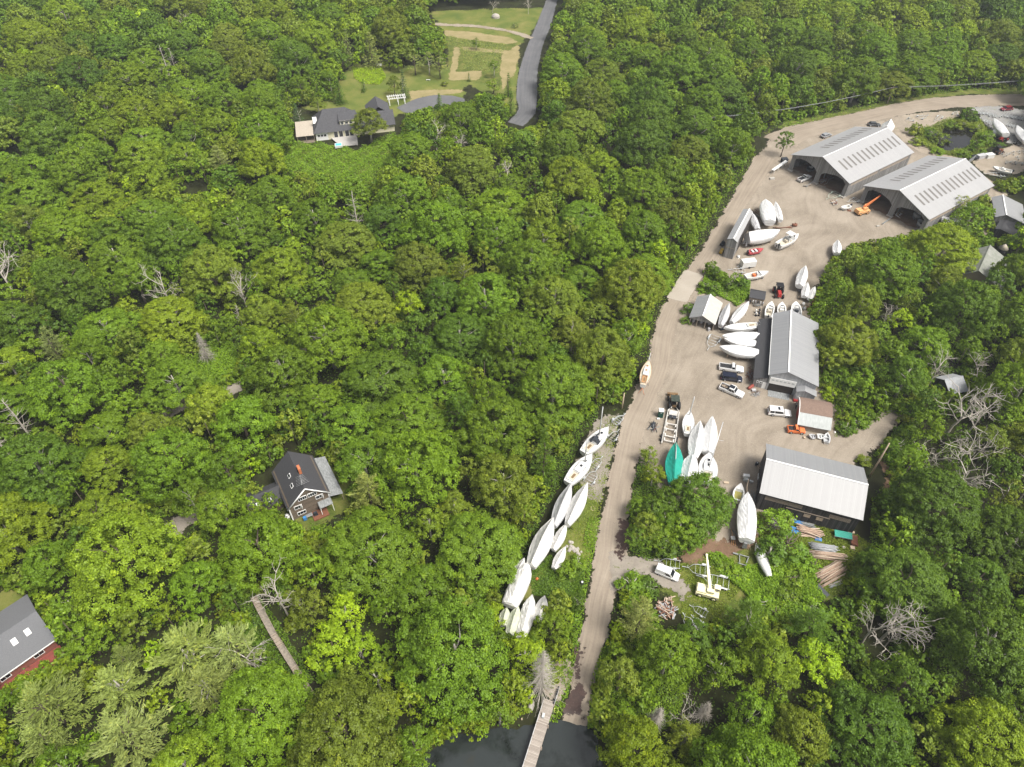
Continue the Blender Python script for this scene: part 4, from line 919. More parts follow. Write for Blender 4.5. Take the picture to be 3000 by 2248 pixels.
def window(parent, x, y, z, w, h, facing, out, bars=1, frame=TRIM, glass=GLASS):
    """frame + pane; out = +1 / -1 side it stands proud of"""
    t = .09; mb = MB()
    for dz in (-1, 1): panel(mb, x + (out * .02 if facing == 'x' else 0), y + (out * .02 if facing == 'y' else 0), z + dz * h / 2, w + t, t, facing, .1)
    for k in range(bars + 2):
        q = -w / 2 + w * k / (bars + 1)
        if facing == 'x': panel(mb, x + out * .025, y + q, z, t if k in (0, bars + 1) else .05, h - .09, facing, .09)
        else: panel(mb, x + q, y + out * .025, z, t if k in (0, bars + 1) else .05, h - .09, facing, .09)
    f = mb.build('window', frame, parent)
    panel(MB(), x + (out * .01 if facing == 'x' else 0), y + (out * .01 if facing == 'y' else 0), z, w - .04, h - .04, facing, .06).build('pane', glass, f)
    return f

def open_shed(A, B, zr, wl, wr, el, er, label, rstrips, lstrips):
    e, L, r, w, (yl, yr, hl, hr) = gable('open_shed', label, A, B, zr, wl, wr, el, er, RIB, (GBOARDX, GBOARD), .5, .5, 'open shed', False)
    sl = (zr - el) / wl; sr = (zr - er) / wr
    n1 = lambda u: zr - .35 - abs(u) * (sl if u > 0 else sr)
    yo, yi = yl - 1.5, .85
    prof = [(yl, 0), (yl, hl), (0, zr - .2), (-yr, hr), (-yr, 0), (-yr + 1.5, 0), (-yr + 1.3, hr - 1.3), (-yr + 2.6, hr - .35), (-yr * .52, hr - .1), (-yi - 1.3, hr - .9), (-yi, hr - 1.9), (-yi, 0), (yi, 0), (yi, hl - 1.9), (yi + 1.3, hl - .9), (yl * .52, hl - .1), (yl - 2.6, hl - .35), (yl - 1.3, hl - 1.3), (yl - 1.5, 0)]
    # wide legs that batter forward of the gable
    MB().prism(prof, lambda u, v, s: (.45 + s * .25 + .10 * v, u, v)).build('front_gable', GBOARD, e)
    for y in (yl - .75, 0, -yr + .75):
        mb = MB(); mb.box((.55, y, .25), (1.1, 1.9, .5)); mb.build('column_footing', CONC_B, e)
    for side, (n, f0, f1, xs) in (('r', rstrips), ('l', lstrips)):
        for k in range(n):
            x = xs[0] + (xs[1] - xs[0]) * k / (n - 1); s = sr if side == 'r' else sl; W = wr if side == 'r' else wl; g = -1 if side == 'r' else 1
            a, b = W * f0, W * f1
            mb = MB(); pts = [(x - .42, g * a, zr - a * s + .025), (x + .42, g * a, zr - a * s + .025), (x + .42, g * b, zr - b * s + .025), (x - .42, g * b, zr - b * s + .025)]
            mb.quad(*pts); mb.build('skylight', SKYL, r)
    # open slatted bays high on the right wall
    for x0, x1 in ((2.0, L * .46), (L * .5, L - 2)):
        mb = MB()
        for k in range(3): mb.box(((x0 + x1) / 2, -yr - .03, hr - .75 - k * .42), (x1 - x0, .06, .13))
        mb.build('slat_band', PALEWOOD, w)
    mb = MB()
    for x in np.arange(5, L - 2, 5):
        for y in (yl - .4, 0, -yr + .4):
            mb.box((x, y, (hl if abs(y) > 1 else zr - .6) / 2), (.3, .3, (hl if abs(y) > 1 else zr - .6)))
    mb.build('inner_posts', GBOARD, e)
    return e, L
CONC_B = M('concrete_block', (.42, .40, .36), (.32, .30, .27), 3, .9)
SA, SAL = open_shed(G('Z1', 840, 490, 9.7), G('Z1', 1285, 290, 9.7), 9.7, 11.6, 11.8, 5.6, 5.6, 'upper open boat shed with pale ribbed roof and roof strips, nearer the road bend', (13, .28, .62, (4.2, 33)), (11, .38, .66, (10, 33)))
SB, SBL = open_shed(G('Z1', 1365, 718, 9.4), G('Z1', 1815, 500, 9.4), 9.4, 11.6, 11.8, 5.5, 5.3, 'lower open boat shed with pale ribbed roof, nearer the trees', (14, .28, .62, (3.4, 33)), (12, .40, .68, (8, 33)))

# black barn
e, L, r, w, (yl, yr, hl, hr) = gable('black_barn', 'black board barn with a big white metal roof beside the log piles', G('Z6', 1085, 110, 8.6), G('Z6', 1815, 295, 8.6), 8.6, 6.7, 6.7, 5.9, 5.7, RIBG, (BBOARD, BBOARDY), .45, .35, 'barn', roof2=RIB)  # far slope greyer than the near one: its shade put into the colour
for x0, x1, z in ((1.4, 8.6, 4.3), (13.8, 17.8, 3.9)):
    mb = MB(); mb.box(((x0 + x1) / 2, -yr - .01, z), (x1 - x0, .08, 1.0)); o = mb.build('slatted_opening_shade', INSIDE, w)  # solid dark panel on the wall, painted as the shade behind the slats
    mb = MB(); [mb.box(((x0 + x1) / 2, -yr - .07, z - .45 + k * .3), (x1 - x0, .05, .12)) for k in range(4)]; mb.build('slats', WOOD, o)
mb = MB(); mb.box((10, -yr - .06, 3.0), (8.4, .12, .16)); mb.build('rail', WOOD, w)
for x in (10.1, 12.5): window(w, x, -yr - .02, 2.1, 1.2, .8, 'y', -1, 1, WOOD, PALEWOOD)
mb = MB(); mb.box((L - .3, -1.5, 1.6), (.1, 3.4, 3.2)); mb.build('door', RED, w)
for y in (-3, 0, 3): mb = MB(); mb.box((.28, y, 1.4), (.12, 2.3, 2.8)); mb.build('door', BBOARDY, w)

# long boat shed with its dark lean-to
e, L, r, w, (yl, yr, hl, hr) = gable('boat_shed', 'long grey metal roofed boat shed with an overhead door and dark lean-to', G('Z2', 997, 915, 7.2), G('Z2', 1017, 410, 7.2), 7.2, 3.9, 7.4, 5.2, 4.6, RIBG, (LGBOARD, LGBOARD), .35, .4, 'boat shed')
mb = MB(); slope(mb, .4, L - .3, 3.75, 3.9, 6.9, 2.8); lt = mb.build('lean_to_roof', ASPHALTROOF, e)
mb = MB(); mb.box((L / 2, 6.55, 1.3), (L - 1.2, .15, 2.6)); mb.prism([(3.6, 0), (6.5, 0), (6.5, 2.75), (3.6, 3.7)], lambda u, v, s: (.6 + s * .15, u, v)); lw = mb.build('lean_to_wall', GBOARD, e)
for y in (5.7, 5.0): window(lw, .58, y, 1.9, .5, .5, 'x', -1, 0)
mb = MB(); mb.box((.57, 4.1, 1.05), (.06, .9, 2.1)); mb.build('door', TRIM, lw)
mb = MB(); mb.box((.36, .35, 1.3), (.06, 5.6, 2.6)); dk = mb.build('doorway_shade', INSIDE, w)  # no hole here: shade of the open door put into a dark panel
mb = MB(); mb.box((.24, .35, 3.5), (.14, 5.9, 1.9)); od = mb.build('overhead_door', TRIM, w)
for k in range(6):
    mb = MB(); mb.box((.16, 2.6 - k * .9, 3.75), (.04, .62, .42)); mb.build('window', GALV, od)
mb = MB(); mb.box((-.75, .4, .09), (2.0, 4.9, .18), ry=-.06); mb.build('ramp', OLDGREY, e)
mb = MB(); mb.prism([(-2.9, 0), (-7.2, 0), (-7.2, 2.9), (-5.0, 3.75), (-2.9, 3.1)], lambda u, v, s: (-1.3 + s * 1.68, u, v)); pw = mb.build('porch', LGBOARD, e)
mb = MB(); slope(mb, -1.6, .38, -4.6, 3.9, -7.45, 2.85, .1); slope(mb, -1.6, .38, -4.6, 3.901, -2.8, 3.2, .1); mb.build('porch_roof', RIBG, e)
mb = MB(); mb.box((-1.34, -3.6, 1.0), (.06, .9, 2.0)); mb.build('door', GREYWRAP, pw)
mb = MB(); mb.box((L / 2, 3.95, 5.1), (L - .2, .12, .14)); mb.build('gutter', TRIM, r)
# arched shed in front of it
A = G('A6', 990, 1180, 2.0); B = G('A6', 1690, 1310, 2.0)
e = empty('arched_shed', (A.x, A.y, 0), math.atan2(B.y - A.y, B.x - A.x), 'small arched shed, roof brown above and pale grey below, behind the orange pickup', 'shed')
L = (B - A).length; prof = [(0, 1.95), (1.1, 2.7), (2.5, 3.45), (4.2, 3.95), (5.8, 4.0), (7.2, 3.5), (8.3, 2.6)]
def bow(i0, i1, name, m, dz):
    a = [(u, v + dz) for u, v in prof[i0:i1 + 1]]; ring = a + [(u, v - .12) for u, v in a[::-1]]
    MB().prism(ring, lambda u, v, s: (s * L, u, v)).build(name, m, e)
bow(0, 2, 'lower_roof', PALEROOF, 0); bow(2, 6, 'upper_roof', BROWNROOF, .03)
ring = [(.35, 0)] + [(min(max(u, .35), 8.0), v - .16) for u, v in prof] + [(8.0, 0)]
mb = MB(); mb.prism(ring, lambda u, v, s: (.3 + s * .15, u, v)); mb.prism(ring, lambda u, v, s: (L - .45 + s * .15, u, v)); mb.box((L / 2, .42, .95), (L - .9, .14, 1.9)); mb.box((L / 2, 7.93, 1.2), (L - .9, .14, 2.4)); mb.build('wall', WOOD, e)
tr = [(u, v + .06) for u, v in prof]; MB().prism(tr + [(u, v - .28) for u, v in tr[::-1]], lambda u, v, s: (-.06 + s * .12, u, v)).build('fascia', TRIM, e)
mb = MB(); mb.box((.26, 4.3, 1.2), (.06, 2.2, 2.4)); mb.build('door', RED, e)
# small boat garage with three bays
e, L, r, w, (yl, yr, hl, hr) = gable('boat_garage', 'small open fronted boat garage with roof coloured cream for its lit slope and grey for its shaded one by the concrete slab', G('A3', 355, 905, 4.3), G('A3', 475, 580, 4.3), 4.3, 3.3, 3.6, 2.6, 2.5, RIBG, (GBOARDX, GBOARD), .3, .3, 'garage', False, roof2=M('cream_lit_slope_roofing', (.43, .42, .38), (.37, .36, .32), 1, .5))  # right slope paler, left greyer: sun and shade put into the colours
MB().prism([(yl, hl - .35), (yl, hl), (0, 4.1), (-yr, hr), (-yr, hr - .35)], lambda u, v, s: (.3 + s * .12, u, v)).build('front_gable', GBOARD, w)
for y in (yl - .12, 1.05, -1.05, -yr + .12): mb = MB(); mb.box((.36, y, 1.1), (.2, .2, 2.2)); mb.build('post', WOOD, e)
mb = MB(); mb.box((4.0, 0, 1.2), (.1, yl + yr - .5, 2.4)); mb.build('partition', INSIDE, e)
# tall narrow rack shed
e, L, r, w, _ = gable('rack_shed', 'tall narrow grey board shed with white roof beside the wrapped motor yacht', G('A2', 370, 875, 6.9), G('A2', 665, 325, 6.9), 6.9, 1.75, 1.25, 6.3, 6.1, RIBG, (GBOARDX, GBOARD), .12, .1, 'shed', roof2=RIB)
mb = MB(); mb.box((.06, .2, 3.6), (.06, 2.6, .1)); mb.build('batten', WOOD, w)
mb = MB(); mb.box((L / 2 + 2, -1.2, 2.6), (L - 5, .08, 4.6)); mb.build('open_side_shade', INSIDE, w)  # closed dark slab, coloured like the shade inside an open side
# little dark roofed shelter for outboard motors
e, L, r, w, _ = gable('motor_shelter', 'little dark roofed shelter with outboard motors hung under its front edge', G('A3', 1075, 502, 2.7), G('A3', 1310, 545, 2.7), 2.7, .5, 2.7, 2.5, 2.0, ASPHALTROOF, (WOOD, WOOD), .15, .15, 'shelter')
for k in range(6):
    x = .6 + k * .66; mb = MB(); mb.box((x, -3.05, 1.25), (.3, .42, .5), taper=.7); mb.mi = 1; mb.box((x, -3.0, .65), (.14, .16, .8)); mb.build('outboard_motor', [(DARK, WHITE, GREYWRAP)[k % 3], BLACK], e)
mb = MB(); mb.box((2.2, -2.98, .85), (4.2, .1, .12)); mb.build('motor_rail', WOOD, e)
# buildings among the trees at the right edge
e, L, r, w, _ = gable('old_barn', 'old mossy grey roofed barn with a small conical cupola under the trees', G('B7', 500, 755, 5.6), G('B7', 600, 532, 5.6), 5.6, 3.4, 7.5, 2.8, 2.2, MOSSY, (WOOD, WOOD), .3, .3, 'barn', roof2=MOSSY)
p = e.matrix_basis.inverted() @ G('B7', 695, 590, 3.6)
mb = MB(); mb.cyl((p.x, p.y, 4.0), 1.0, 1.7, n=10); cu = mb.build('cupola', BBOARD, e)
mb = MB(); mb.cyl((p.x, p.y, 5.55), 1.35, 1.4, n=12, r2=.06); mb.build('cupola_roof', PORCHROOF, cu)
gable('metal_roofed_house', 'plain grey metal roofed building at the right edge beside the track', G('B7', 740, 268, 4.6), G('B7', 708, 92, 4.6), 4.6, 2.6, 6.5, 3.2, 2.6, RIBG, (GBOARDX, GBOARD), .3, .3, 'building')
e, *_ = gable('dark_shed', 'dark flat roofed shed under bare branches between the grey roofs', G('B7', 690, 395, 2.8), G('B7', 745, 300, 2.8), 2.8, 1.5, 5.0, 2.5, 2.2, ASPHALTROOF, (BBOARD, BBOARDY), .2, .2, 'shed')
gable('cottage', 'small grey roofed cottage hidden among bare grey trees', G('E', 1015, 590, 4.2), G('E', 1165, 560, 4.2), 4.2, 2.6, 3.2, 2.6, 2.4, M('pale_shingle_roof', (.34, .35, .36), (.25, .26, .27), 2, .9), (BBOARD, BBOARDY), .3, .3, 'cottage')

# ------------------------------------------------------------------ shingled house in the wood
o2 = Vector((-44.4, 80.9, 0)); hd = R(119.8)
e = empty('shingled_house', (-40.75, 83.0, 0), hd, 'brown shingled house with black gabled roof, white windows and orange chimney', 'house')
W2, L2, E2, Z2 = 4.1, 10.4, 4.4, 8.3
mb = MB(); prof = [(W2, 0), (W2, E2), (0, Z2 - .2), (-W2, E2), (-W2, 0)]
mb.prism(prof, lambda u, v, s: (s * L2, u, v)); hw = mb.build('wall', SHINGLE, e)
mb = MB(); slope(mb, -.25, L2 + .3, 0, Z2, W2 + .35, E2 - .35, .15); slope(mb, -.25, L2 + .3, 0, Z2 + .001, -W2 - .35, E2 - .35, .15); hr_ = mb.build('roof', ASPHALTROOF, e)
mb = MB(); mb.box((4.6, -.55, Z2 + .35), (1.3, .55, 1.5)); mb.build('chimney', BRICK, hr_)
for y in (W2 - .06, -W2 + .06): mb = MB(); mb.box((-.05, y, E2 / 2 - .1), (.1, .24, E2 - .2)); mb.build('corner_board', TRIM, hw)
for s_ in (1, -1):
    mb = MB(); mb.tube([(-.3, 0, Z2 - .02), (-.3, s_ * (W2 + .35), E2 - .37)], .13, 4); mb.build('rake_board', TRIM, hr_)
for y, z, w_, h_, b in ((1.0, 5.6, 1.7, 1.0, 3), (-1.0, 5.6, 1.7, 1.0, 3), (2.3, 3.5, 1.5, .95, 1), (-2.2, 4.0, 1.5, 1.0, 1), (2.0, 1.4, 1.7, .95, 2)): window(hw, -.03, y, z, w_, h_, 'x', -1, b)
for y, z in ((1.75, 3.5), (-2.75, 4.0)):
    mb = MB(); mb.box((-.32, y, z), (.55, .05, .95), rz=.5); mb.build('open_sash', TRIM, hw)
for x, y in ((5.6, 1.6), (3.2, 1.9)):
    sl2 = (Z2 - E2 + .35) / (W2 + .35); mb = MB(); mb.box((x, y, Z2 - y * sl2 + .05), (1.0, .7, .12), rx=-math.atan(sl2)); q = mb.build('roof_window', TRIM, hr_)
    mb = MB(); mb.box((x, y, Z2 - y * sl2 + .09), (.8, .5, .12), rx=-math.atan(sl2)); mb.build('pane', GLASS, q)
mb = MB(); mb.tube([(.9, 0, Z2), (.9, 0, Z2 + 1.7)], .03, 5); mb.tube([(-.2, .3, Z2 + 1.5), (2.2, -.3, Z2 + 1.5)], .02, 4)
for k in range(7): mb.tube([(-.1 + k * .36, -1.3 + k * .09, Z2 + 1.5), (-.1 + k * .36, 1.3 - k * .09, Z2 + 1.5)], .016, 4)
mb.build('roof_aerial', ALU, e)
mb = MB(); slope(mb, -.5, 10.6, -W2 + .05, 3.3, -W2 - 2.7, 2.5, .1); mb.build('side_roof', OLDGREY, e)
mb = MB()
for x in (-.2, 3.4, 7, 10.3): mb.box((x, -W2 - 2.55, 1.2), (.14, .14, 2.4))
mb.build('side_posts', WOOD, e)
mb = MB(); mb.box((-1.0, -2.8, 2.5), (1.8, 2.7, .12)); mb.build('porch_roof', OLDGREY, e)
mb = MB(); [mb.box((-1.8, y, 1.2), (.12, .12, 2.45)) for y in (-1.55, -4.0)]; mb.build('porch_posts', TRIM, e)
mb = MB(); mb.box((-1.3, -1.2, .2), (2.3, 3.2, .3)); mb.build('terrace', RUST, e)
mb = MB(); slope(mb, 4.6, 5.6, W2 - .2, 4.5, W2 - .2, 4.5) if False else None
mb.prism([(6.3, 4.5), (3.6, 2.6), (3.7, 2.5), (6.3, 4.35), (9.0, 2.5), (9.1, 2.6)], lambda u, v, s: (u, W2 - .3 + s * 7.2, v)); mb.build('wing_roof', ASPHALTROOF, e)
mb = MB(); mb.box((6.3, W2 + 3.3, 1.3), (4.8, 6.6, 2.6)); mb.build('wing_wall', SHINGLE, e)
for x, y in ((4.6, W2 + 2.6), (4.7, W2 + 5)): mb = MB(); mb.box((x, y, 3.42), (.7, .7, .1), ry=-.62); mb.build('roof_window', TRIM, e)
mb = MB(); mb.cyl((.6, W2 + .75, .9), .5, 1.7, n=14); mb.cyl((.6, W2 + .75, 1.85), .5, .2, n=14, r2=.1)
wt = mb.build('water_tank', WHITE); wt.parent = None; wt.location = e.location; wt.rotation_euler = e.rotation_euler; tag(wt, 'white upright tank at the left front corner of the shingled house', 'tank')
# ------------------------------------------------------------------ yellow house with dark hipped roof
e = empty('yellow_house', (-70.8, 243.2, 0), R(14), 'pale yellow house with dark hipped roof, dormer, side porch and deck at the lawn', 'house')
mb = MB(); Lh, Dh = 15.5, 13
mb.box((Lh / 2, Dh / 2, 1.55), (Lh, Dh, 3.1)); hw = mb.build('wall', CREAM, e)
mb = MB(); a, b, c, d = (-.6, -.7, 3.0), (Lh + .4, -.7, 3.0), (Lh + .4, Dh + .6, 3.0), (-.6, Dh + .6, 3.0); p1, p2 = (4.0, 7.0, 8.3), (11.8, 7.0, 8.3)
mb.add([a, b, c, d, p1, p2], [(0, 1, 5, 4), (1, 2, 5), (2, 3, 4, 5), (3, 0, 4), (3, 2, 1, 0)]); hr_ = mb.build('roof', M('charcoal_roof', (.085, .085, .09), (.055, .055, .06), 2, .9, bump=.4), e)
mb = MB(); mb.box((12.2, 3.1, 4.7), (6.0, 3.6, 2.4)); dm = mb.build('dormer', CREAM, e)
mb = MB(); slope(mb, 8.9, 15.5, 6.0, 7.3, 1.0, 5.8, .15); mb.build('dormer_roof', MC['charcoal_roof'], dm)
for x in (10.0, 11.6, 13.2): window(dm, x, 1.29, 5.0, 1.1, .8, 'y', -1, 0)
mb = MB(); mb.prism([(1.2, 4.2), (2.8, 4.2), (2.0, 6.4)], lambda u, v, s: (-.2 + s * 1.5, u + 3.6, v)); mb.build('side_gable', TRIM, hr_)
for x in (1.1, 2.2, 3.3): window(hw, x, -.02, 1.8, .85, .85, 'y', -1, 0)
mb = MB(); mb.box((2.2, -.01, 1.5), (4.2, .05, 3.0)); mb.build('white_bay', TRIM, hw)
for x in (7.2, 9.0, 11.2, 12.8): window(hw, x, -.03, 1.5, 1.35, 2.5, 'y', -1, 0)
mb = MB(); mb.box((22, 5.5, 1.5), (13, 9, 3.0)); mb.build('wing_wall', CREAM, e)
mb = MB(); mb.prism([(.2, 2.9), (5.5, 6.2), (10.8, 2.9), (10.8, 2.75), (5.5, 6.0), (.2, 2.75)], lambda u, v, s: (15.6 + s * 13.4, u, v)); mb.build('wing_roof', MC['charcoal_roof'], e)
mb = MB(); mb.box((-3.6, 4.6, 2.95), (6.3, 11.4, .16), rx=.03); mb.build('porch_roof', PORCHROOF, e)
mb = MB(); [mb.box((x, -.8, 1.4), (.16, .16, 2.8)) for x in (-6.5, -3.4, -.6)]; mb.box((-3.6, -.7, .5), (6.2, .06, .9)); mb.box((-3.6, 4.5, .15), (6.2, 10.8, .3)); mb.build('porch_frame', WOOD, e)
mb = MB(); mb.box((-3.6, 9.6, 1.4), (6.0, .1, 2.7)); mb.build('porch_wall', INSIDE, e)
mb = MB(); mb.prism([(5.2, -.2), (14.5, -.2), (14.2, -7.6), (8.2, -7.6)], lambda u, v, s: (u, v, .5 + s * .2)); dk = mb.build('deck', M('grey_deck', (.45, .43, .40), (.36, .34, .32), 2, .85, stretch=(1, 6, 1)), e)
mb = MB(); [mb.box((x, y, .25), (.18, .18, .6)) for x, y in ((8.6, -7.3), (11, -7.3), (13.9, -7.3), (6.4, -3))]; mb.build('deck_post', WOOD, dk)
mb = MB(); mb.box((24, 11.5, 1.6), (8.0, 12, 3.2)); mb.build('garage_wall', TRIM, e)
mb = MB(); mb.prism([(19.6, 3.1), (24, 6.2), (28.4, 3.1), (28.4, 2.9), (24, 6.0), (19.6, 2.9)], lambda u, v, s: (u, 9.0 + s * 9.4, v)); mb.build('garage_roof', MC['charcoal_roof'], e)
mb = MB(); mb.prism([(20.0, 3.1), (24, 5.9), (28, 3.1)], lambda u, v, s: (u, 17.9 + s * .3, v)); mb.build('gable_end', TRIM, e)
p = e.matrix_basis.inverted() @ G('B6', 548, 535, .9)
mb = MB(); mb.box((p.x, p.y, 1.1), (2.6, 2.2, .8)); mb.mi = 1; mb.box((p.x, p.y, 1.47), (2.1, 1.7, .12)); t = mb.build('hot_tub', [WHITE, M('pool_water', (.12, .55, .66), (.10, .5, .6), 3, .1, 0, .5, bump=0)]); t.matrix_world = e.matrix_basis; tag(t, 'white hot tub with turquoise water on the deck of the yellow house', 'hot tub')
pg = empty('pergola', G('B6', 1020, 160, 0), R(14), 'white timber pergola joining the garage of the yellow house', 'pergola')
for x in (0.2, 3.6, 6.2):
    for y in (0, 2.6): mb = MB(); mb.box((x, y, 1.25), (.28, .28, 2.5)); mb.build('post', TRIM, pg)
mb = MB(); [mb.box((3.1, y, 2.6), (7.2, .16, .26)) for y in (0, 2.6)]; mb.build('beam', TRIM, pg)
for k in range(9): mb = MB(); mb.box((-.2 + k * .84, 1.3, 2.82), (.14, 3.8, .2)); mb.build('rafter', TRIM, pg)
mb = MB(); mb.box((0, 0, .35), (1.7, 1.0, .7)); b = mb.build('chest', PALEWOOD, None, G('B6', 105, 425)); tag(b, 'pale wooden chest left of the porch of the yellow house', 'chest')
# ------------------------------------------------------------------ brick red terrace house at the left edge
e = empty('skylight_house', (-79.6, 54.7, 0), R(47), 'grey roofed house with two skylights and a red terrace at the left edge', 'house')
mb = MB(); slope(mb, -22, .3, 6.2, 4.6, -.1, 2.7, .16); slope(mb, -22, .3, 6.2, 4.601, 12.4, 2.7, .16); hr_ = mb.build('roof', GREYROOF, e)
mb = MB(); mb.prism([(.4, 0), (.4, 2.7), (6.2, 4.4), (11.9, 2.7), (11.9, 0)], lambda u, v, s: (-21.8 + s * 21.6, u, v)); hw = mb.build('wall', M('brick_red_siding', (.26, .10, .08), (.2, .08, .06), 3, .8), e)
for f, x, y in (('L3', 200, 375), ('L3', 105, 445)):
    q = e.matrix_basis.inverted() @ G(f, x, y, 3.9); q = e.matrix_basis.inverted() @ G(f, x, y, 2.7 + (q.y + .1) * .3016)
    mb = MB(); mb.box((q.x, q.y, 2.7 + (q.y + .1) * .3016 + .06), (.85, 1.25, .14), rx=math.atan(.3016)); s_ = mb.build('skylight', TRIM, hr_)
mb = MB(); mb.box((-10.8, -.12, 2.62), (22, .12, .18)); mb.build('gutter', TRIM, hr_)
mb = MB(); mb.box((-10.9, -1.3, .35), (21.8, 3.0, .25)); mb.build('terrace', REDDECK, e)
mb = MB(); mb.box((-10.9, -2.75, 1.15), (21.8, .08, .1)); [mb.box((x, -2.75, .7), (.09, .09, .9)) for x in np.arange(-21.6, .1, 1.8)]; mb.build('railing', GBOARDX, e)
for x in (-3, -8.5): window(hw, x, .37, 1.6, 1.6, 1.1, 'y', -1, 1)

# ------------------------------------------------------------------ dock, stairway, poles
a, b = G('B5', 805, 440, .45), G('B5', 428, 1658, .45); d = (b - a).normalized(); Ld = (b - a).length + 14
e = empty('dock', (a.x, a.y, .0), math.atan2(d.y, d.x), 'long plank dock with a side rail running from the ramp into the water', 'dock')
mb = MB(); mb.box((Ld / 2, 0, .36), (Ld, 1.9, .12)); mb.build('deck', boards('dock_planks', (.40, .355, .31), (.25, .215, .185), .2, 0, .85, .45), e)
mb = MB(); mb.box((Ld / 2, -.9, .9), (Ld, .09, .09)); mb.box((Ld / 2, -.9, .62), (Ld, .05, .07)); mb.build('rail', ALU, e)
for k in range(int(Ld / 2)): mb = MB(); mb.box((.4 + 2 * k, -.9, .5), (.1, .1, 1.0)); mb.build('rail_post', WOOD, e)
for k in range(int(Ld / 3.5)):
    mb = MB(); mb.cyl((.5 + 3.5 * k, .97, -.5), .13, 2.1, n=8); mb.build('pile', WOOD, e)
mb = MB(); mb.tube([(.4, .95, .6), (-2.6, 1.0, .65)], .05, 6); mb.build('landing_rail', ALU, e)
p = G('B5', 690, 730, .42); mb = MB(); mb.box((0, 0, .22), (.45, .8, .44), taper=.92); mb.mi = 1; mb.box((0, 0, .47), (.36, .66, .07)); o = mb.build('storage_box', [GALV, WHITE], None, p); o.rotation_euler.z = -.25; tag(o, 'grey lidded box standing on the dock', 'box')
mb = MB(); [mb.tube([(math.cos(t_ / 10 * 6.283) * (.3 + .02 * t_ / 10), math.sin(t_ / 10 * 6.283) * (.36 + .02 * t_ / 10), .05 + .015 * t_ / 10) for t_ in range(61)], .035, 5)]; o = mb.build('hose_coil', M('yellow_green_hose', (.5, .52, .16), (.42, .44, .12), 3, .6), None, G('B5', 925, 630, .1)); tag(o, 'yellow green hose coiled on the ramp beside the dock', 'hose')
mb = MB(); mb.box((0, 0, .3), (.35, 3.0, .5)); o = mb.build('timber', BLACK, None, G('B5', 925, 370)); o.rotation_euler.z = -.35; tag(o, 'black timber edging at the head of the dock', 'timber')
mb = MB(); mb.cyl((0, 0, .1), .12, 1.6, n=8); o = mb.build('mooring_post', PALEWOOD, None, G('B5', 300, 810, -.55)); tag(o, 'pale short post standing in the water left of the dock', 'post')
mb = MB(); rr = []
for z, s_ in ((0, .8), (.35, 1.0), (.7, .85), (.95, .45)): rr.append([(math.cos(q) * .55 * s_ + .1 * math.sin(3 * q), math.sin(q) * (1.1 + .25 * math.sin(q)) * s_, z) for q in np.arange(0, 6.28, .45)])
mb.loft(rr); mb.sm = [True] * len(mb.f); o = mb.build('boulder', STONE, None, G('B5', 470, 560, -.3)); tag(o, 'big pale tapered boulder on the shore left of the dock', 'boulder')
# long stairway going down to the shore, in flights and landings
S = [('O', 548, 1290), ('O', 590, 1370), ('O', 634, 1440), ('S1', 490, 1035), ('S1', 570, 1165), ('S1', 640, 1290), ('S1', 690, 1385)]
e = empty('stairway', G('O', 590, 1370), 0, 'long grey wooden stairway with landings running down through the wood', 'stairway')
pts = [G(f, x, y, 1.6 - .2 * i) - e.location for i, (f, x, y) in enumerate(S)]
tread = MB(); rl = MB()
PLANKW = M('stair_planks', (.30, .26, .21), (.16, .14, .115), 2.5, .9)
for i in range(len(pts) - 1):
    fl = MB(); a, b = pts[i], pts[i + 1]; d = b - a; n = max(2, int(d.length / .34)); dn = Vector((d.x, d.y, 0)).normalized(); sn = Vector((-dn.y, dn.x, 0)); hz = math.atan2(dn.y, dn.x)
    for k in range(n):
        q = a + d * ((k + .5) / n)
        if k < n * .35: tread.box(q + Vector((0, 0, .1 - .05 * (k % 2))), (.3, 1.0, .06), rz=hz)
        else: fl.box(q, (d.length / n * 1.04, 1.0, .06 + .004 * (k % 2)), rz=hz)
    fl.build('landing', PLANKW, e)
    for s_ in (-.54, .54):
        rl.tube([a + sn * s_ + Vector((0, 0, .9)), b + sn * s_ + Vector((0, 0, .9))], .04, 4)
        for k in range(int(d.length / 1.8) + 1):
            q = a + d * min(1, k * 1.8 / d.length) + sn * s_; rl.tube([Vector((q.x, q.y, -.1)), q + Vector((0, 0, .9))], .045, 4)
tread.build('treads', WOOD, e); rl.build('railing', WOOD, e)
def pole(f, bx, by, tx, ty, label, arms=0, lean=0.0):
    b, h = height_to(f, bx, by, tx, ty); h = min(h, 11)
    e = empty('utility_pole', b, 0, label, 'utility pole')
    mb = MB(); mb.tube([(0, 0, -.2), (lean * h * .5, 0, h * .5), (lean * h, 0, h)], [.2, .17, .13], 8); mb.build('post', WOOD if arms else PALEWOOD, e)
    for k in range(arms): mb = MB(); mb.box((lean * h, 0, h - .5 - .9 * k), (2.4, .14, .16), rz=.5); [mb.cyl((lean * h + q * math.cos(.5), q * math.sin(.5), h - .32 - .9 * k), .06, .2, n=6) for q in (-1.1, -.4, .4, 1.1)]; mb.build('crossarm', WOOD, e)
    return b, h
pA = pole('Z1', 1277, 130, 1310, 8, 'grey utility pole with crossarm on the bank behind the upper road', 1)
pole('Z4', 932, 105, 934, 5, 'pale leaning pole at the left edge of the boatyard road')
pole('E', 410, 1370, 495, 1070, 'thin pale pole standing behind the black barn')
pB = pole('Z1', 50, 360, 45, 215, 'grey utility pole in the trees left of the road bend', 1)
(a, ha), (b, hb) = pB, pA
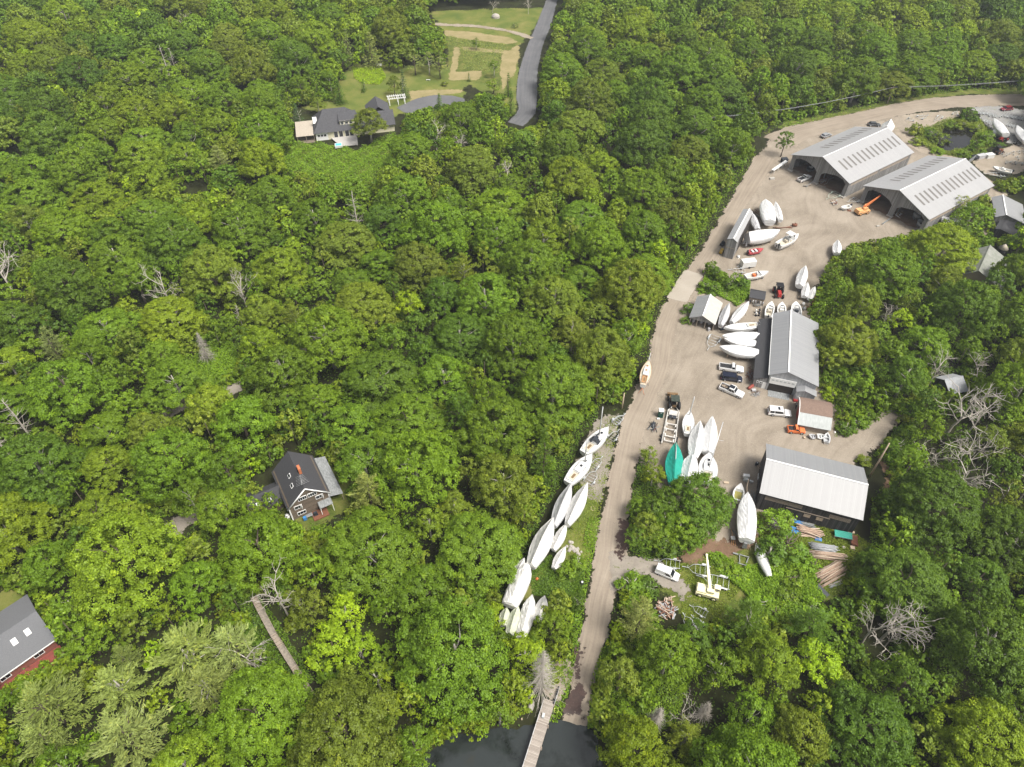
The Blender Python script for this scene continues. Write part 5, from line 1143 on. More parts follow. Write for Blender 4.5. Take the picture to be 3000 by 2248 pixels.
for nm, q0, q1 in (('overhead_wire', (a, ha), (b, hb)), ('overhead_wire', (b, hb), (Vector((245, 285, 0)), 10))):
    for k in (-1, 0, 1):
        A_, B_ = q0[0] + Vector((k * .8, k * .45, q0[1] - .3)), q1[0] + Vector((k * .8, k * .45, q1[1] - .3)); mb = MB()
        mb.tube([A_.lerp(B_, t_ / 12) - Vector((0, 0, 1.6 * 4 * (t_ / 12) * (1 - t_ / 12))) for t_ in range(13)], .035, 4); o = mb.build(nm, STEEL)
        tag(o, 'thin wire strung %s the utility pole on the bank, %s of three' % ('left of' if nm and q0[0] is a else 'right of', ('lowest', 'middle', 'highest')[k + 1]), 'wire')
# ================================================================== BOATS
def hb(t, tr=.6, full=.45, p=2.2):
    """half beam (0..1) along t from stern to bow"""
    return tr + (1 - tr) * math.sin(math.pi / 2 * t / full) if t < full else max(0.0, 1 - ((t - full) / (1 - full)) ** p)
def hull(mb, L, B, zd, zb, tr=.6, full=.45, p=2.2, sheer=.3, rise=(.35, .9), flare=.55, n=15, top=0.0):
    rings = []
    for i in range(n):
        t = i / (n - 1); x = -L / 2 + L * t; b = max(hb(t, tr, full, p), .012) * B / 2
        zt = zd + sheer * ((t - .35) ** 2) / .42 + top
        up = rise[0] * max(0, 1 - t / .35) ** 1.6 + rise[1] * max(0, (t - .55) / .45) ** 2
        z0 = zb + up * (zd - zb)
        r = []
        for k in range(11):
            a = math.pi * k / 10; y = math.copysign(abs(math.cos(a)) ** flare, math.cos(a)) * b; s_ = math.sin(a)
            r.append((x, y, zt - (zt - z0) * s_ ** .9))
        rings.append(r)
    mb.loft(rings, True, True, False); return mb
def zt_(t, zd, sheer): return zd + sheer * ((t - .35) ** 2) / .42
def deck(mb, L, B, zd, tr=.6, full=.45, p=2.2, sheer=.3, dz=.0, t0=0.0, t1=1.0, inset=0.0, camber=.06, n=15):
    rings = []
    for i in range(n):
        t = t0 + (t1 - t0) * i / (n - 1); x = -L / 2 + L * t; b = max(hb(t, tr, full, p) * B / 2 - inset, .01); z = zt_(t, zd, sheer) + dz
        rings.append([(x, -b, z), (x, -b * .5, z + camber * .75), (x, 0, z + camber), (x, b * .5, z + camber * .75), (x, b, z)])
    mb.loft(rings, False, False, False); return mb
def open_well(mb, L, B, zd, tr, full, p, sheer, t0, t1, rim=.26, depth=.6, n=14):
    """rim, inner walls and sole of an open boat between t0 and t1; the rest of the top is decked"""
    rings = []
    for i in range(n):
        t = t0 + (t1 - t0) * i / (n - 1); x = -L / 2 + L * t; b = hb(t, tr, full, p) * B / 2; z = zt_(t, zd, sheer) + .02; q = max(b - rim, .05)
        if i in (0, n - 1): rings.append([(x, -b, z), (x, -q, z), (x, -q * .98, z), (x, q * .98, z), (x, q, z), (x, b, z)])
        if i not in (0, n - 1) or True: rings.append([(x, -b, z), (x, -q, z), (x, -q * .92, z - depth), (x, q * .92, z - depth), (x, q, z), (x, b, z)])
    mb.loft(rings, False, False, False)
    for a, c in ((0.0, t0), (t1, 1.0)):
        if c - a > .02: deck(mb, L, B, zd, tr, full, p, sheer, .02, a, c, 0, .05, 6)
    return mb
def at2(f, bow, stern, z):
    a, b = G(f if len(bow) == 2 else bow[2], bow[0], bow[1], z), G(f if len(stern) == 2 else stern[2], stern[0], stern[1], z)
    m = (a + b) / 2; d = a - b
    return (m.x, m.y, 0), math.atan2(d.y, d.x), math.hypot(d.x, d.y)
def stands(mb, L, B, zb, n=2):
    for i in range(n):
        x = -L * .22 + L * .44 * i / max(n - 1, 1)
        for s_ in (-1, 1):
            mb.tube([(x, s_ * B * .28, zb + .5), (x, s_ * B * .46, .05)], .04, 4); mb.tube([(x, s_ * B * .28, zb + .5), (x + .35, s_ * B * .36, .05)], .03, 4)
    return mb
def keel(mb, L, zb, d=.9):
    mb.prism([(-L * .12, zb + .15), (L * .14, zb + .15), (L * .10, .12), (-L * .08, .12)], lambda u, v, s: (u, (s - .5) * .22, v)); return mb
def blocks(mb, L, B, zb):
    for x in (-L * .3, 0, L * .25): mb.box((x, 0, zb * .5 + .08), (.35, min(1.4, B * .6), zb + .1))
    return mb
gb = np.random.default_rng(3)
def covered(f, bow, stern, beam, label, zd=2.5, zb=1.0, ridge=1.0, m=None, hm=None, tr=.55, full=.45, p=2.0, dome=.0, sail=True, sheer=.3, skirt=.55, peak=.45, end=.55, cat='covered boat', wr=.075):
    """a boat on stands under a fitted cover: hull, cover with a ridge, support"""
    beam *= .86; loc, rz, L = at2(f, bow, stern, zd + .25)
    e = empty('covered_boat', loc, rz, label, cat); m = m or WRAP
    hull(MB(), L, beam, zd, zb, tr, full, p, sheer).build('hull', hm or WHITE, e)
    mb = MB(); n = 19; rings = []
    for i in range(n):
        t = i / (n - 1); x = (-L / 2 - .06) + (L + .12) * t; b = max(hb(t, tr, full, p), .02) * beam / 2 + .05; z = zt_(t, zd, sheer)
        hr = ridge * (end + (1 - end) * min(1, t / peak) if t < peak else 1 - ((t - peak) / (1 - peak)) ** 1.7 * .96)
        r = []
        for k in range(15):
            q = -1 + k / 7.0
            if abs(q) > .86: y = math.copysign(b, q); zz = z - skirt * (abs(q) - .86) / .14 * min(1, b * 3)
            else:
                u = abs(q) / .86; y = math.copysign(b * u, q)
                lin = 1 - u; rnd = math.sqrt(max(0, 1 - u * u)); zz = z + hr * (lin * (1 - dome) + rnd * dome) - .10 * hr * math.sin(math.pi * u) * (1 - dome)
            r.append((x + gb.normal(0, wr * .4), y, zz + gb.normal(0, wr * .45)))
        rings.append(r)
    mb.loft(rings, True, True, False); mb.build('cover', m, e)
    mb = MB()
    if sail: keel(mb, L, zb); stands(mb, L, beam, zb)
    else: blocks(mb, L, beam, zb)
    mb.build('support', DARK if sail else WOOD, e)
    return e, L
# --- the line along the left side of the road
covered('Z4', (604, 588), (492, 858), 3.3, 'grey covered sailboat deep in the shade of the trees, left of the road', 2.6, 1.0, 1.5, GREYWRAP, tr=.4)
covered('Z4', (709, 586), (580, 850), 3.4, 'white covered sailboat on the grass side of the boat row', 2.6, 1.0, 1.5, CANVAS, tr=.35)
covered('Z4', (487, 813), (345, 1118), 4.2, 'largest white covered sailboat in the boat row, ridge bright on one side', 3.0, 1.1, 2.0, CANVAS, tr=.5)
covered('Z4', (573, 849), (488, 1012), 2.3, 'slim white covered boat beside the rock pile', 1.7, .6, .8, CANVAS, tr=.5)
covered('Z4', (566, 999), (494, 1134), 2.1, 'smallest white covered boat in the row, below the rock pile', 1.6, .6, .7, CANVAS, tr=.5)
covered('Z4', (325, 1104), (205, 1372), 4.0, 'large white boat in a lumpy wrinkled cover near the lower end of the row', 3.0, 1.1, 1.6, CANVAS, tr=.8, p=3.2, dome=.6, wr=.12)
covered('Z4', (260, 1382), (205, 1560), 2.6, 'covered boat with a green mildewed cover at the lower end of the row', 2.4, .9, 1.2, OLDWRAP, tr=.55)
covered('Z4', (352, 1312), (278, 1585), 2.9, 'white boat under a loose crumpled cover tied round its bow, lower end of the row', 2.4, .9, 1.2, CANVAS, tr=.6, p=3.0, dome=.4, wr=.14)
covered('Z4', (432, 1318), (392, 1470), 2.6, 'white covered boat half hidden by leaves, rightmost at the lower end of the row', 2.2, .9, 1.0, CANVAS, tr=.6)
covered('Z4', (187, 1395), (160, 1500), 2.2, 'covered boat almost hidden by the lime green maple', 2.2, .9, 1.0, OLDWRAP, tr=.55)
covered('Z4', (300, 1075), (225, 1230), 2.6, 'white boat hidden in the trees behind the large lumpy covered boat', 2.2, .9, 1.0, CANVAS, tr=.55)
# --- yard centre
covered('A5', (1046, 1112), (945, 1640), 3.9, 'white covered sailboat with a sharp ridge, left in the upper pair of the yard centre', 2.8, 1.0, 1.5, tr=.5)
covered('A5', (1230, 1036), (1165, 1575), 3.6, 'white covered sailboat with an open wrinkled stern, right in the upper pair', 2.8, 1.0, 1.2, tr=.75, dome=.25)
covered('A7', (882, 288), (745, 850), 4.2, 'white covered sailboat whose stern goes under the round oak', 2.8, 1.0, 1.5, tr=.5)
e, L = covered('A7', (566, 106), (520, 850), 4.4, 'sailboat under a bright green tarpaulin with a white ridge rope', 2.8, 1.0, 1.5, GREENTARP, tr=.45)
MB().tube([(L * .48, 0, 3.3), (L * .2, 0, 4.1), (-L * .02, 0, 4.42)], .07, 5).build('ridge_rope', WHITE, e)
e, L = covered('A8', (628, 512), (620, 1120), 4.3, 'big white wrapped motor yacht with a grey outdrive, between the barn and the round oak', 2.9, .8, 1.2, tr=.78, p=2.4, dome=.35, sail=False, sheer=.5)
mb = MB(); mb.box((-L / 2 - .3, 0, 1.5), (.5, .9, 1.5), taper=.7); mb.cyl((-L / 2 - .45, 0, .8), .3, .15, 'x'); mb.build('outdrive', STEEL, e)
MB().tube([(L / 2 - .1, .1, 3.3), (L / 2 + 1.0, .25, 3.6), (L / 2 + 3.0, .0, 3.9)], .05, 5).build('bow_pole', PALEWOOD, e)
loc, rz, L = at2('A8', (730, 1190), (905, 1620), .8); loc = (loc[0], loc[1], .9); e = empty('upturned_hull', loc, rz, 'long slim white hull turned upside down on the weeds', 'hull')
mb = MB(); rr = []
for t in np.linspace(0, 1, 17):
    b = max(hb(t, .5, .5, 2.4), .05) * 1.05; h_ = .25 + .75 * max(hb(t, .6, .5, 2.0), .05)
    rr.append([(-L / 2 + L * t, b * math.cos(q), .15 + h_ * math.sin(q) ** .8) for q in np.linspace(0, math.pi, 11)])
mb.loft(rr); mb.sm = [True] * len(mb.f); mb.build('shell', WHITE, e)
mb = MB(); [mb.box((x, 0, -.35), (.25, 1.0, 1.1)) for x in (-L * .25, L * .2)]; mb.build('support', WOOD, e)
# --- row along the lean-to
covered('A3', (652, 1200), (1200, 1185), 3.3, 'white wrapped boat with its bow to the road, second in the row along the lean-to', 2.4, .9, 1.0, tr=.72, dome=.4)
covered('A3', (682, 1245), (1180, 1310), 3.1, 'slimmer white wrapped boat, third in the row along the lean-to', 2.2, .8, .8, tr=.72, dome=.3)
covered('A3', (610, 1365), (1192, 1450), 4.0, 'biggest white wrapped boat, lowest in the row along the lean-to', 2.6, .9, 1.2, tr=.78, dome=.3, sail=False)
covered('A3', (755, 712), (625, 1035), 2.5, 'grey covered sailboat beside the small boat garage', 2.3, .9, 1.1, GREYWRAP, tr=.5)
covered('A3', (1050, 688), (795, 985), 2.7, 'white covered sailboat between the garage and the motor shelter', 2.3, .9, .9, tr=.45)
covered('A3', (1907, 148), (1815, 440), 3.2, 'white wrapped boat with folded flaps standing alone at the trees', 2.4, .9, 1.3, tr=.75, dome=.1)
covered('A3', (1938, 402), (1885, 600), 2.3, 'little white covered dinghy, left of the pair at the trees', 1.6, .6, .9, tr=.65, wr=.1)
covered('A3', (2046, 462), (1965, 640), 1.9, 'little white covered dinghy, right of the pair at the trees', 1.5, .6, .8, tr=.6, wr=.1)
covered('A1', (1000, 1235), (985, 1420), 2.9, 'white covered boat half under the crown edge of the right wood', 2.2, .9, 1.1, tr=.6)
covered('Z1', (868, 1232), (880, 1275), 1.8, 'small pale covered boat deep under the right wood', 1.6, .6, .7, GREYWRAP, tr=.6)
# --- upper yard
covered('A2', (955, 152), (1040, 548), 5.2, 'wide white shrink wrapped motor yacht with a square stern, upper yard', 3.2, .9, 1.5, tr=.72, p=3.2, dome=.55, sail=False)
covered('A2', (1138, 192), (1238, 520), 2.5, 'slim white covered boat right of the wide wrapped yacht', 2.2, .8, .8, tr=.6)
covered('A2', (692, 385), (815, 692), 2.6, 'slim greyish white covered boat leaning beside the rack shed', 2.2, .8, .8, GREYWRAP, tr=.7, p=2.6, dome=.5)
e, L = covered('A2', (1210, 735), (625, 860), 4.4, 'tall white shrink wrapped motor yacht lying across the yard by the rack shed', 3.0, .8, 2.3, tr=.85, p=2.6, dome=.25, sail=False, sheer=.7, peak=.25, end=.95)
mb = MB(); mb.box((-L / 2 - .3, .6, 1.6), (.5, .5, 1.2), taper=.7); mb.box((-L / 2 - .3, -.6, 1.6), (.5, .5, 1.2), taper=.7); mb.build('outboard_motor', GREYWRAP, e)
covered('A4', (1640, 356), (1870, 640), 4.2, 'white covered boat standing in the gravel lot, left of two', 2.6, .9, 1.2, tr=.7, dome=.5)
covered('A4', (2068, 486), (2250, 760), 4.0, 'white covered boat at the right edge of the gravel lot', 2.6, .9, 1.0, tr=.7, dome=.4)
covered('D1', (455, 1010), (560, 1100), 3.4, 'white wrapped boat below the lower open shed, left of two', 2.4, .9, 1.2, tr=.7, dome=.4)
covered('D1', (610, 995), (545, 1085), 3.0, 'white wrapped boat below the lower open shed, right of two', 2.4, .9, 1.0, tr=.7, dome=.4)
covered('Z1', (1305, 246), (1270, 300), 5.0, 'tall white wrapped boat behind the end of the upper open shed', 3.2, .9, 2.6, tr=.8, dome=.2, sail=False)
covered('B7', (250, 280), (180, 350), 1.2, 'small pale covered boat at the wall of the lower open shed', 1.4, .5, .5, GREYWRAP, tr=.7)

# --- uncovered sailing boats
def sailboat(f, bow, stern, beam, label, zd=2.4, zb=1.0, mast=None, tr=.55, full=.45, p=2.1, trunk=True, wood=False, dodger=False, boom=False, hatches=2, sheer=.35, hm=None):
    beam *= .88; loc, rz, L = at2(f, bow, stern, zd + .2)
    e = empty('sailboat', loc, rz, label, 'sailboat')
    h = hull(MB(), L, beam, zd, zb, tr, full, p, sheer).build('hull', hm or WHITE, e)
    mb = MB(); deck(mb, L, beam, zd, tr, full, p, sheer, .02); d = mb.build('deck', TAN if wood else WHITE, e)
    mb = MB()
    for s_ in (-1, 1): mb.tube([(-L / 2 + L * t, s_ * max(hb(t, tr, full, p) * beam / 2 - .04, 0), zt_(t, zd, sheer) + .06) for t in np.linspace(0, .99, 14)], .045, 4)
    mb.build('toe_rail', TEAK if wood else ALU, e)
    if trunk:
        mb = MB(); rings = []
        for t, k, zz in ((.36, .52, .42), (.42, .56, .48), (.55, .58, .48), (.68, .5, .42), (.76, .36, .30), (.80, .24, .06)):
            x = -L / 2 + L * t; b = hb(t, tr, full, p) * beam / 2 * k; z = zt_(t, zd, sheer) + .04; rings.append([(x, -b, z), (x, -b * .86, z + zz), (x, 0, z + zz + .07), (x, b * .86, z + zz), (x, b, z)])
        mb.loft(rings, True, True, False); c = mb.build('cabin_top', WHITE, e)
        for i in range(hatches):
            x = -L / 2 + L * (.70 - .17 * i); mb = MB(); mb.box((x, 0, zt_(.6, zd, sheer) + .60 - .03 * i), (.55, .5, .08)); mb.build('hatch', TEAK if wood else GLASS, c)
        for s_ in (-1, 1):
            mb = MB(); mb.box((-L / 2 + L * .52, s_ * (hb(.52, tr, full, p) * beam / 2 * .555), zt_(.5, zd, sheer) + .3), (L * .16, .04, .13)); mb.build('cabin_window', GLASS, c)
    # cockpit: coaming round a sole laid on the deck
    x0, x1, b = -L * .43, -L * .16, hb(.2, tr, full, p) * beam / 2 * .52; z = zd + .1
    mb = MB(); [mb.box(((x0 + x1) / 2, s_ * b, z + .1), (x1 - x0, .12, .32)) for s_ in (-1, 1)]; mb.box((x1, 0, z + .1), (.12, 2 * b, .32)); mb.box((x0, 0, z + .1), (.12, 2 * b, .32)); ck = mb.build('cockpit_coaming', TEAK if wood else WHITE, e)
    mb = MB(); mb.box(((x0 + x1) / 2, 0, z + .03), (x1 - x0 - .12, 2 * b - .12, .06)); mb.build('cockpit_sole', TEAK if wood else TAN, ck)
    mb = MB(); mb.box((x0 + (x1 - x0) * .55, 0, z + .06), ((x1 - x0) * .5, b * .7, .07)); mb.build('cockpit_well_shade', M('teak_painted_shade', (.22, .15, .08), (.15, .1, .05), 3, .8), ck)  # flat slab; shade of a sunken well put into its darker colour
    mb = MB(); mb.tube([(L / 2 - .9, .35, zd + .3), (L / 2 - .7, .3, zd + .95), (L / 2 + .05, 0, zd + 1.15), (L / 2 - .7, -.3, zd + .95), (L / 2 - .9, -.35, zd + .3)], .025, 4)
    q = hb(0, tr, full, p) * beam / 2 * .9; mb.tube([(-L / 2 + 1.0, q, zd + .1), (-L / 2 + .9, q, zd + .75), (-L / 2 + .05, q * .8, zd + .75), (-L / 2 + .05, -q * .8, zd + .75), (-L / 2 + .9, -q, zd + .75), (-L / 2 + 1.0, -q, zd + .1)], .025, 4); mb.build('guard_rail', ALU, e)
    if dodger:
        mb = MB(); rings = [[(x, y * w_, zd + .15 + h_ * (1 - abs(y) ** 3)) for y in np.linspace(-1, 1, 9)] for x, w_, h_ in ((-L * .13, beam * .34, 1.35), (-L * .05, beam * .33, 1.3), (L * .02, beam * .30, .5))]
        mb.loft(rings, False, False, False); mb.build('spray_hood', DARK, e)
    keel(stands(MB(), L, beam, zb), L, zb).build('support', DARK, e)
    if mast:
        mt, fb, mh, rk = mast; x = -L / 2 + L * mt; z = zd + (.55 if trunk and .36 < mt < .78 else .1)
        mb = MB(); mb.tube([(x, 0, z), (x - rk * .5, 0, z + mh * .5), (x - rk, 0, z + mh)], [.15, .14, .11], 7); mm = mb.build('mast', ALU if not wood else PALEWOOD, e)
        if fb:
            mb = MB(); mb.tube([(x - rk * fb, -1.0, z + mh * fb), (x - rk * fb, 1.0, z + mh * fb)], .03, 4); mb.build('spreader', ALU, mm)
        if boom:
            mb = MB(); mb.tube([(x - .1, 0, z + 1.0), (x - L * .35, 0, z + 1.05)], [.17, .2], 7); mb.build('boom', DARK, mm)
    return e, L
b_, mh = Vector(), 0
sailboat('B3', (1135, 490), (620, 1000), 3.9, 'white sailboat with a tall pale mast, black spray hood and boom cover', 2.6, 1.0, (.60, .45, 9.4, .1), dodger=True, boom=True, tr=.6)
sailboat('B3', (798, 1035), (305, 1610), 3.9, 'white sailboat with a thin mast and tan cockpit hatch below the tall masted one', 2.6, 1.0, (.68, 0, 7.4, .2), tr=.62)
e, L = sailboat('A5', (268, 178), (175, 555), 3.0, 'old sailboat with teak deck trim and bowsprit at the wood edge beside the road', 2.3, .9, None, wood=True, tr=.5)
mb = MB(); mb.tube([(L / 2 - .6, 0, 2.75), (L / 2 + 1.9, 0, 3.05)], .07, 5); mb.build('bowsprit', WHITE, e)
mb = MB(); [mb.tube([(-L / 2 - .9, s_ * .8, .05), (-L / 2 - .2, 0, 1.5)], .04, 4) for s_ in (-1, 1)]; mb.build('trestle', ORANGE, e)
sailboat('A5', (885, 950), (852, 1300), 3.1, 'white open sailboat with a thin grey mast beside the long hydraulic trailer', 2.2, .8, (.80, 0, 6.4, .3), tr=.55, trunk=False, full=.42)
e, L = sailboat('A7', (1172, 290), (1150, 830), 4.6, 'white sailboat with a tall leaning mast and many deck fittings beside the round oak', 2.7, 1.0, (.58, 0, .6, 0), tr=.65, hatches=2)
a, b2 = G('A7', 1165, 600, 3.0), G('A5', 1392, 1120, 9.5)
q0, q1 = e.matrix_basis.inverted() @ a, e.matrix_basis.inverted() @ b2
mb = MB(); mb.tube([q0, q1], [.12, .09], 7); mm = mb.build('mast', ALU, e); q = q0.lerp(q1, .62); mb = MB(); mb.tube([q + Vector((0, -1.3, 0)), q + Vector((0, .2, 0))], .035, 4); mb.build('spreader', ALU, mm)
sailboat('A3', (672, 1082), (1212, 1030), 2.9, 'white open decked sailboat, uppermost of the row along the lean-to', 2.2, .8, None, tr=.7, trunk=False, p=2.4)
# --- open motor boats
def motorboat(f, bow, stern, beam, label, zd=1.7, zb=.7, console=True, motor=1, roof=False, m=None, floor=None, tr=.8, full=.4, p=2.8, t0=.03, t1=.72, cat='motor boat', seat=None, trailer=True):
    loc, rz, L = at2(f, bow, stern, zd + .15)
    e = empty('motor_boat', loc, rz, label, cat); m = m or WHITE
    hull(MB(), L, beam, zd, zb, tr, full, p, .35, (.0, .8), .4).build('hull', m, e)
    mb = MB(); open_well(mb, L, beam, zd, tr, full, p, .35, t0, t1); mb.build('deck', m, e)
    mb = MB(); bb = hb(.4, tr, full, p) * beam / 2 - .34; mb.box((-L * .14, 0, zd - .53), (L * .56, bb * 1.75, .05)); mb.build('sole', floor or TAN, e)
    if console:
        mb = MB(); mb.box((L * .02, 0, zd + .05), (.8, min(1.0, beam * .4), 1.15), taper=.8); c = mb.build('console', WHITE, e)
        mb = MB(); mb.box((L * .02 + .3, 0, zd + .72), (.06, min(.9, beam * .36), .4), ry=-.4); mb.build('windscreen', GLASS, c)
        mb = MB(); mb.box((-L * .12, 0, zd - .1), (.6, min(1.0, beam * .42), .7)); mb.build('seat', seat or TAN, e)
    if roof:
        mb = MB(); mb.box((L * .04, 0, zd + 2.0), (2.0, beam * .72, .12)); r = mb.build('hard_top', WHITE, e)
        mb = MB(); [mb.box((L * .04 + x, y * beam * .31, zd + 1.0), (.1, .1, 2.0)) for x in (-.85, .85) for y in (-1, 1)]; mb.build('roof_post', ALU, r)
        mb = MB(); mb.box((L * .04 + .95, 0, zd + 1.3), (.08, beam * .6, 1.1), ry=-.25); mb.build('windscreen', GLASS, e)
    for k in range(motor):
        y = (k - (motor - 1) / 2) * .8; mb = MB(); mb.box((-L / 2 - .25, y, zd + .35), (.55, .42, .6), taper=.75); mb.mi = 1; mb.box((-L / 2 - .22, y, zd - .55), (.2, .16, 1.3)); mb.build('outboard_motor', [DARK if k % 2 == 0 else WHITE, BLACK], e)
    if trailer: blocks(MB(), L, beam, zb).build('support', STEEL, e)
    return e, L
motorboat('A2', (1560, 790), (1195, 975), 3.1, 'white cabin motor boat with a hard top and twin outboards in the upper yard', 2.2, .8, motor=2, roof=True)
e, L = motorboat('A2', (915, 1060), (645, 1110), 2.0, 'small maroon speedboat with white seats below the tall wrapped yacht', 1.2, .4, False, 1, m=M('dusty_red_gelcoat', (.42, .07, .08), (.34, .06, .07), 2, .35), t0=.12, t1=.66)
mb = MB(); [mb.box((x * L, 0, 1.2), (.5, 1.3, .3)) for x in (-.22, .02)]; mb.build('seat', WHITE, e)
e, L = motorboat('A2', (1010, 1478), (590, 1560), 2.4, 'open white motor boat with an orange seat below the cargo trailer', 1.6, .6, motor=0, seat=ORANGE, t1=.66)
motorboat('A3', (1395, 690), (1345, 905), 2.3, 'open white motor boat with a tan floor, left of the three behind the long shed', 1.5, .5)
motorboat('A3', (1552, 700), (1545, 880), 2.3, 'open white motor boat with a tiller console, middle of the three behind the long shed', 1.5, .5, motor=1, seat=WHITE)
motorboat('A3', (1758, 690), (1780, 900), 2.7, 'open white motor boat with a grey inside, right of the three behind the long shed', 1.6, .5, floor=GREYWRAP, seat=DARK)
motorboat('A4', (1620, 1245), (1975, 1325), 2.6, 'white open motor boat on a trailer in the far sandy lot', 1.6, .7, seat=WHITE)
motorboat('A8', (540, 390), (495, 610), 2.3, 'small white cuddy sailboat hull with an open yellowish cockpit beside the wrapped motor yacht', 1.6, .6, False, 0, tr=.65, full=.42, p=2.0, t0=.08, t1=.66, floor=M('olive_water', (.30, .27, .08), (.24, .22, .06), 2, .4), cat='boat')
e, L = motorboat('A1', (1040, 775), (1180, 740), 1.7, 'white covered jet boat beside the orange crane', 1.0, .3, False, 1, t0=.1, t1=.5)
motorboat('A1', (2080, 850), (2190, 860), 2.4, 'pale open boat parked inside the right bay of the lower shed', 1.8, .7, False, 0, m=GREYWRAP)
motorboat('A1', (2160, 940), (2240, 1020), 2.4, 'dark covered boat at the right leg of the lower shed', 1.6, .7, False, 0, m=GREYWRAP, floor=DARK)
motorboat('A1', (560, 205), (660, 180), 2.2, 'dark boat parked inside the left bay of the upper shed', 1.4, .6, True, 1, m=DARK, seat=WHITE)
for f, a, b, bm, mm_, lab in (('A6', (1225, 1420), (1360, 1425), 1.4, GREYWRAP, 'grey skiff lying beside the orange pickup, open side up'), ('A6', (1560, 1430), (1402, 1415), 1.5, WHITE, 'white skiff lying between the grey and the clear edged skiff'), ('A6', (1618, 1360), (1605, 1562), 1.5, ALU, 'silver aluminium skiff standing at the end of the arched shed'), ('E', (510, 650), (512, 725), 2.2, GREYWRAP, 'pale round bowed skiff in the shade under the trees right of the arched shed')):
    e, L = motorboat(f, a, b, bm, lab, .62, .08, False, 0, m=mm_, floor=GREYWRAP, tr=.75, t0=.04, t1=.9, cat='skiff', trailer=False)
    mb = MB(); [mb.box((x * L, 0, .5), (.25, bm * .8, .05)) for x in (-.25, .1)]; mb.build('thwart', mm_, e)
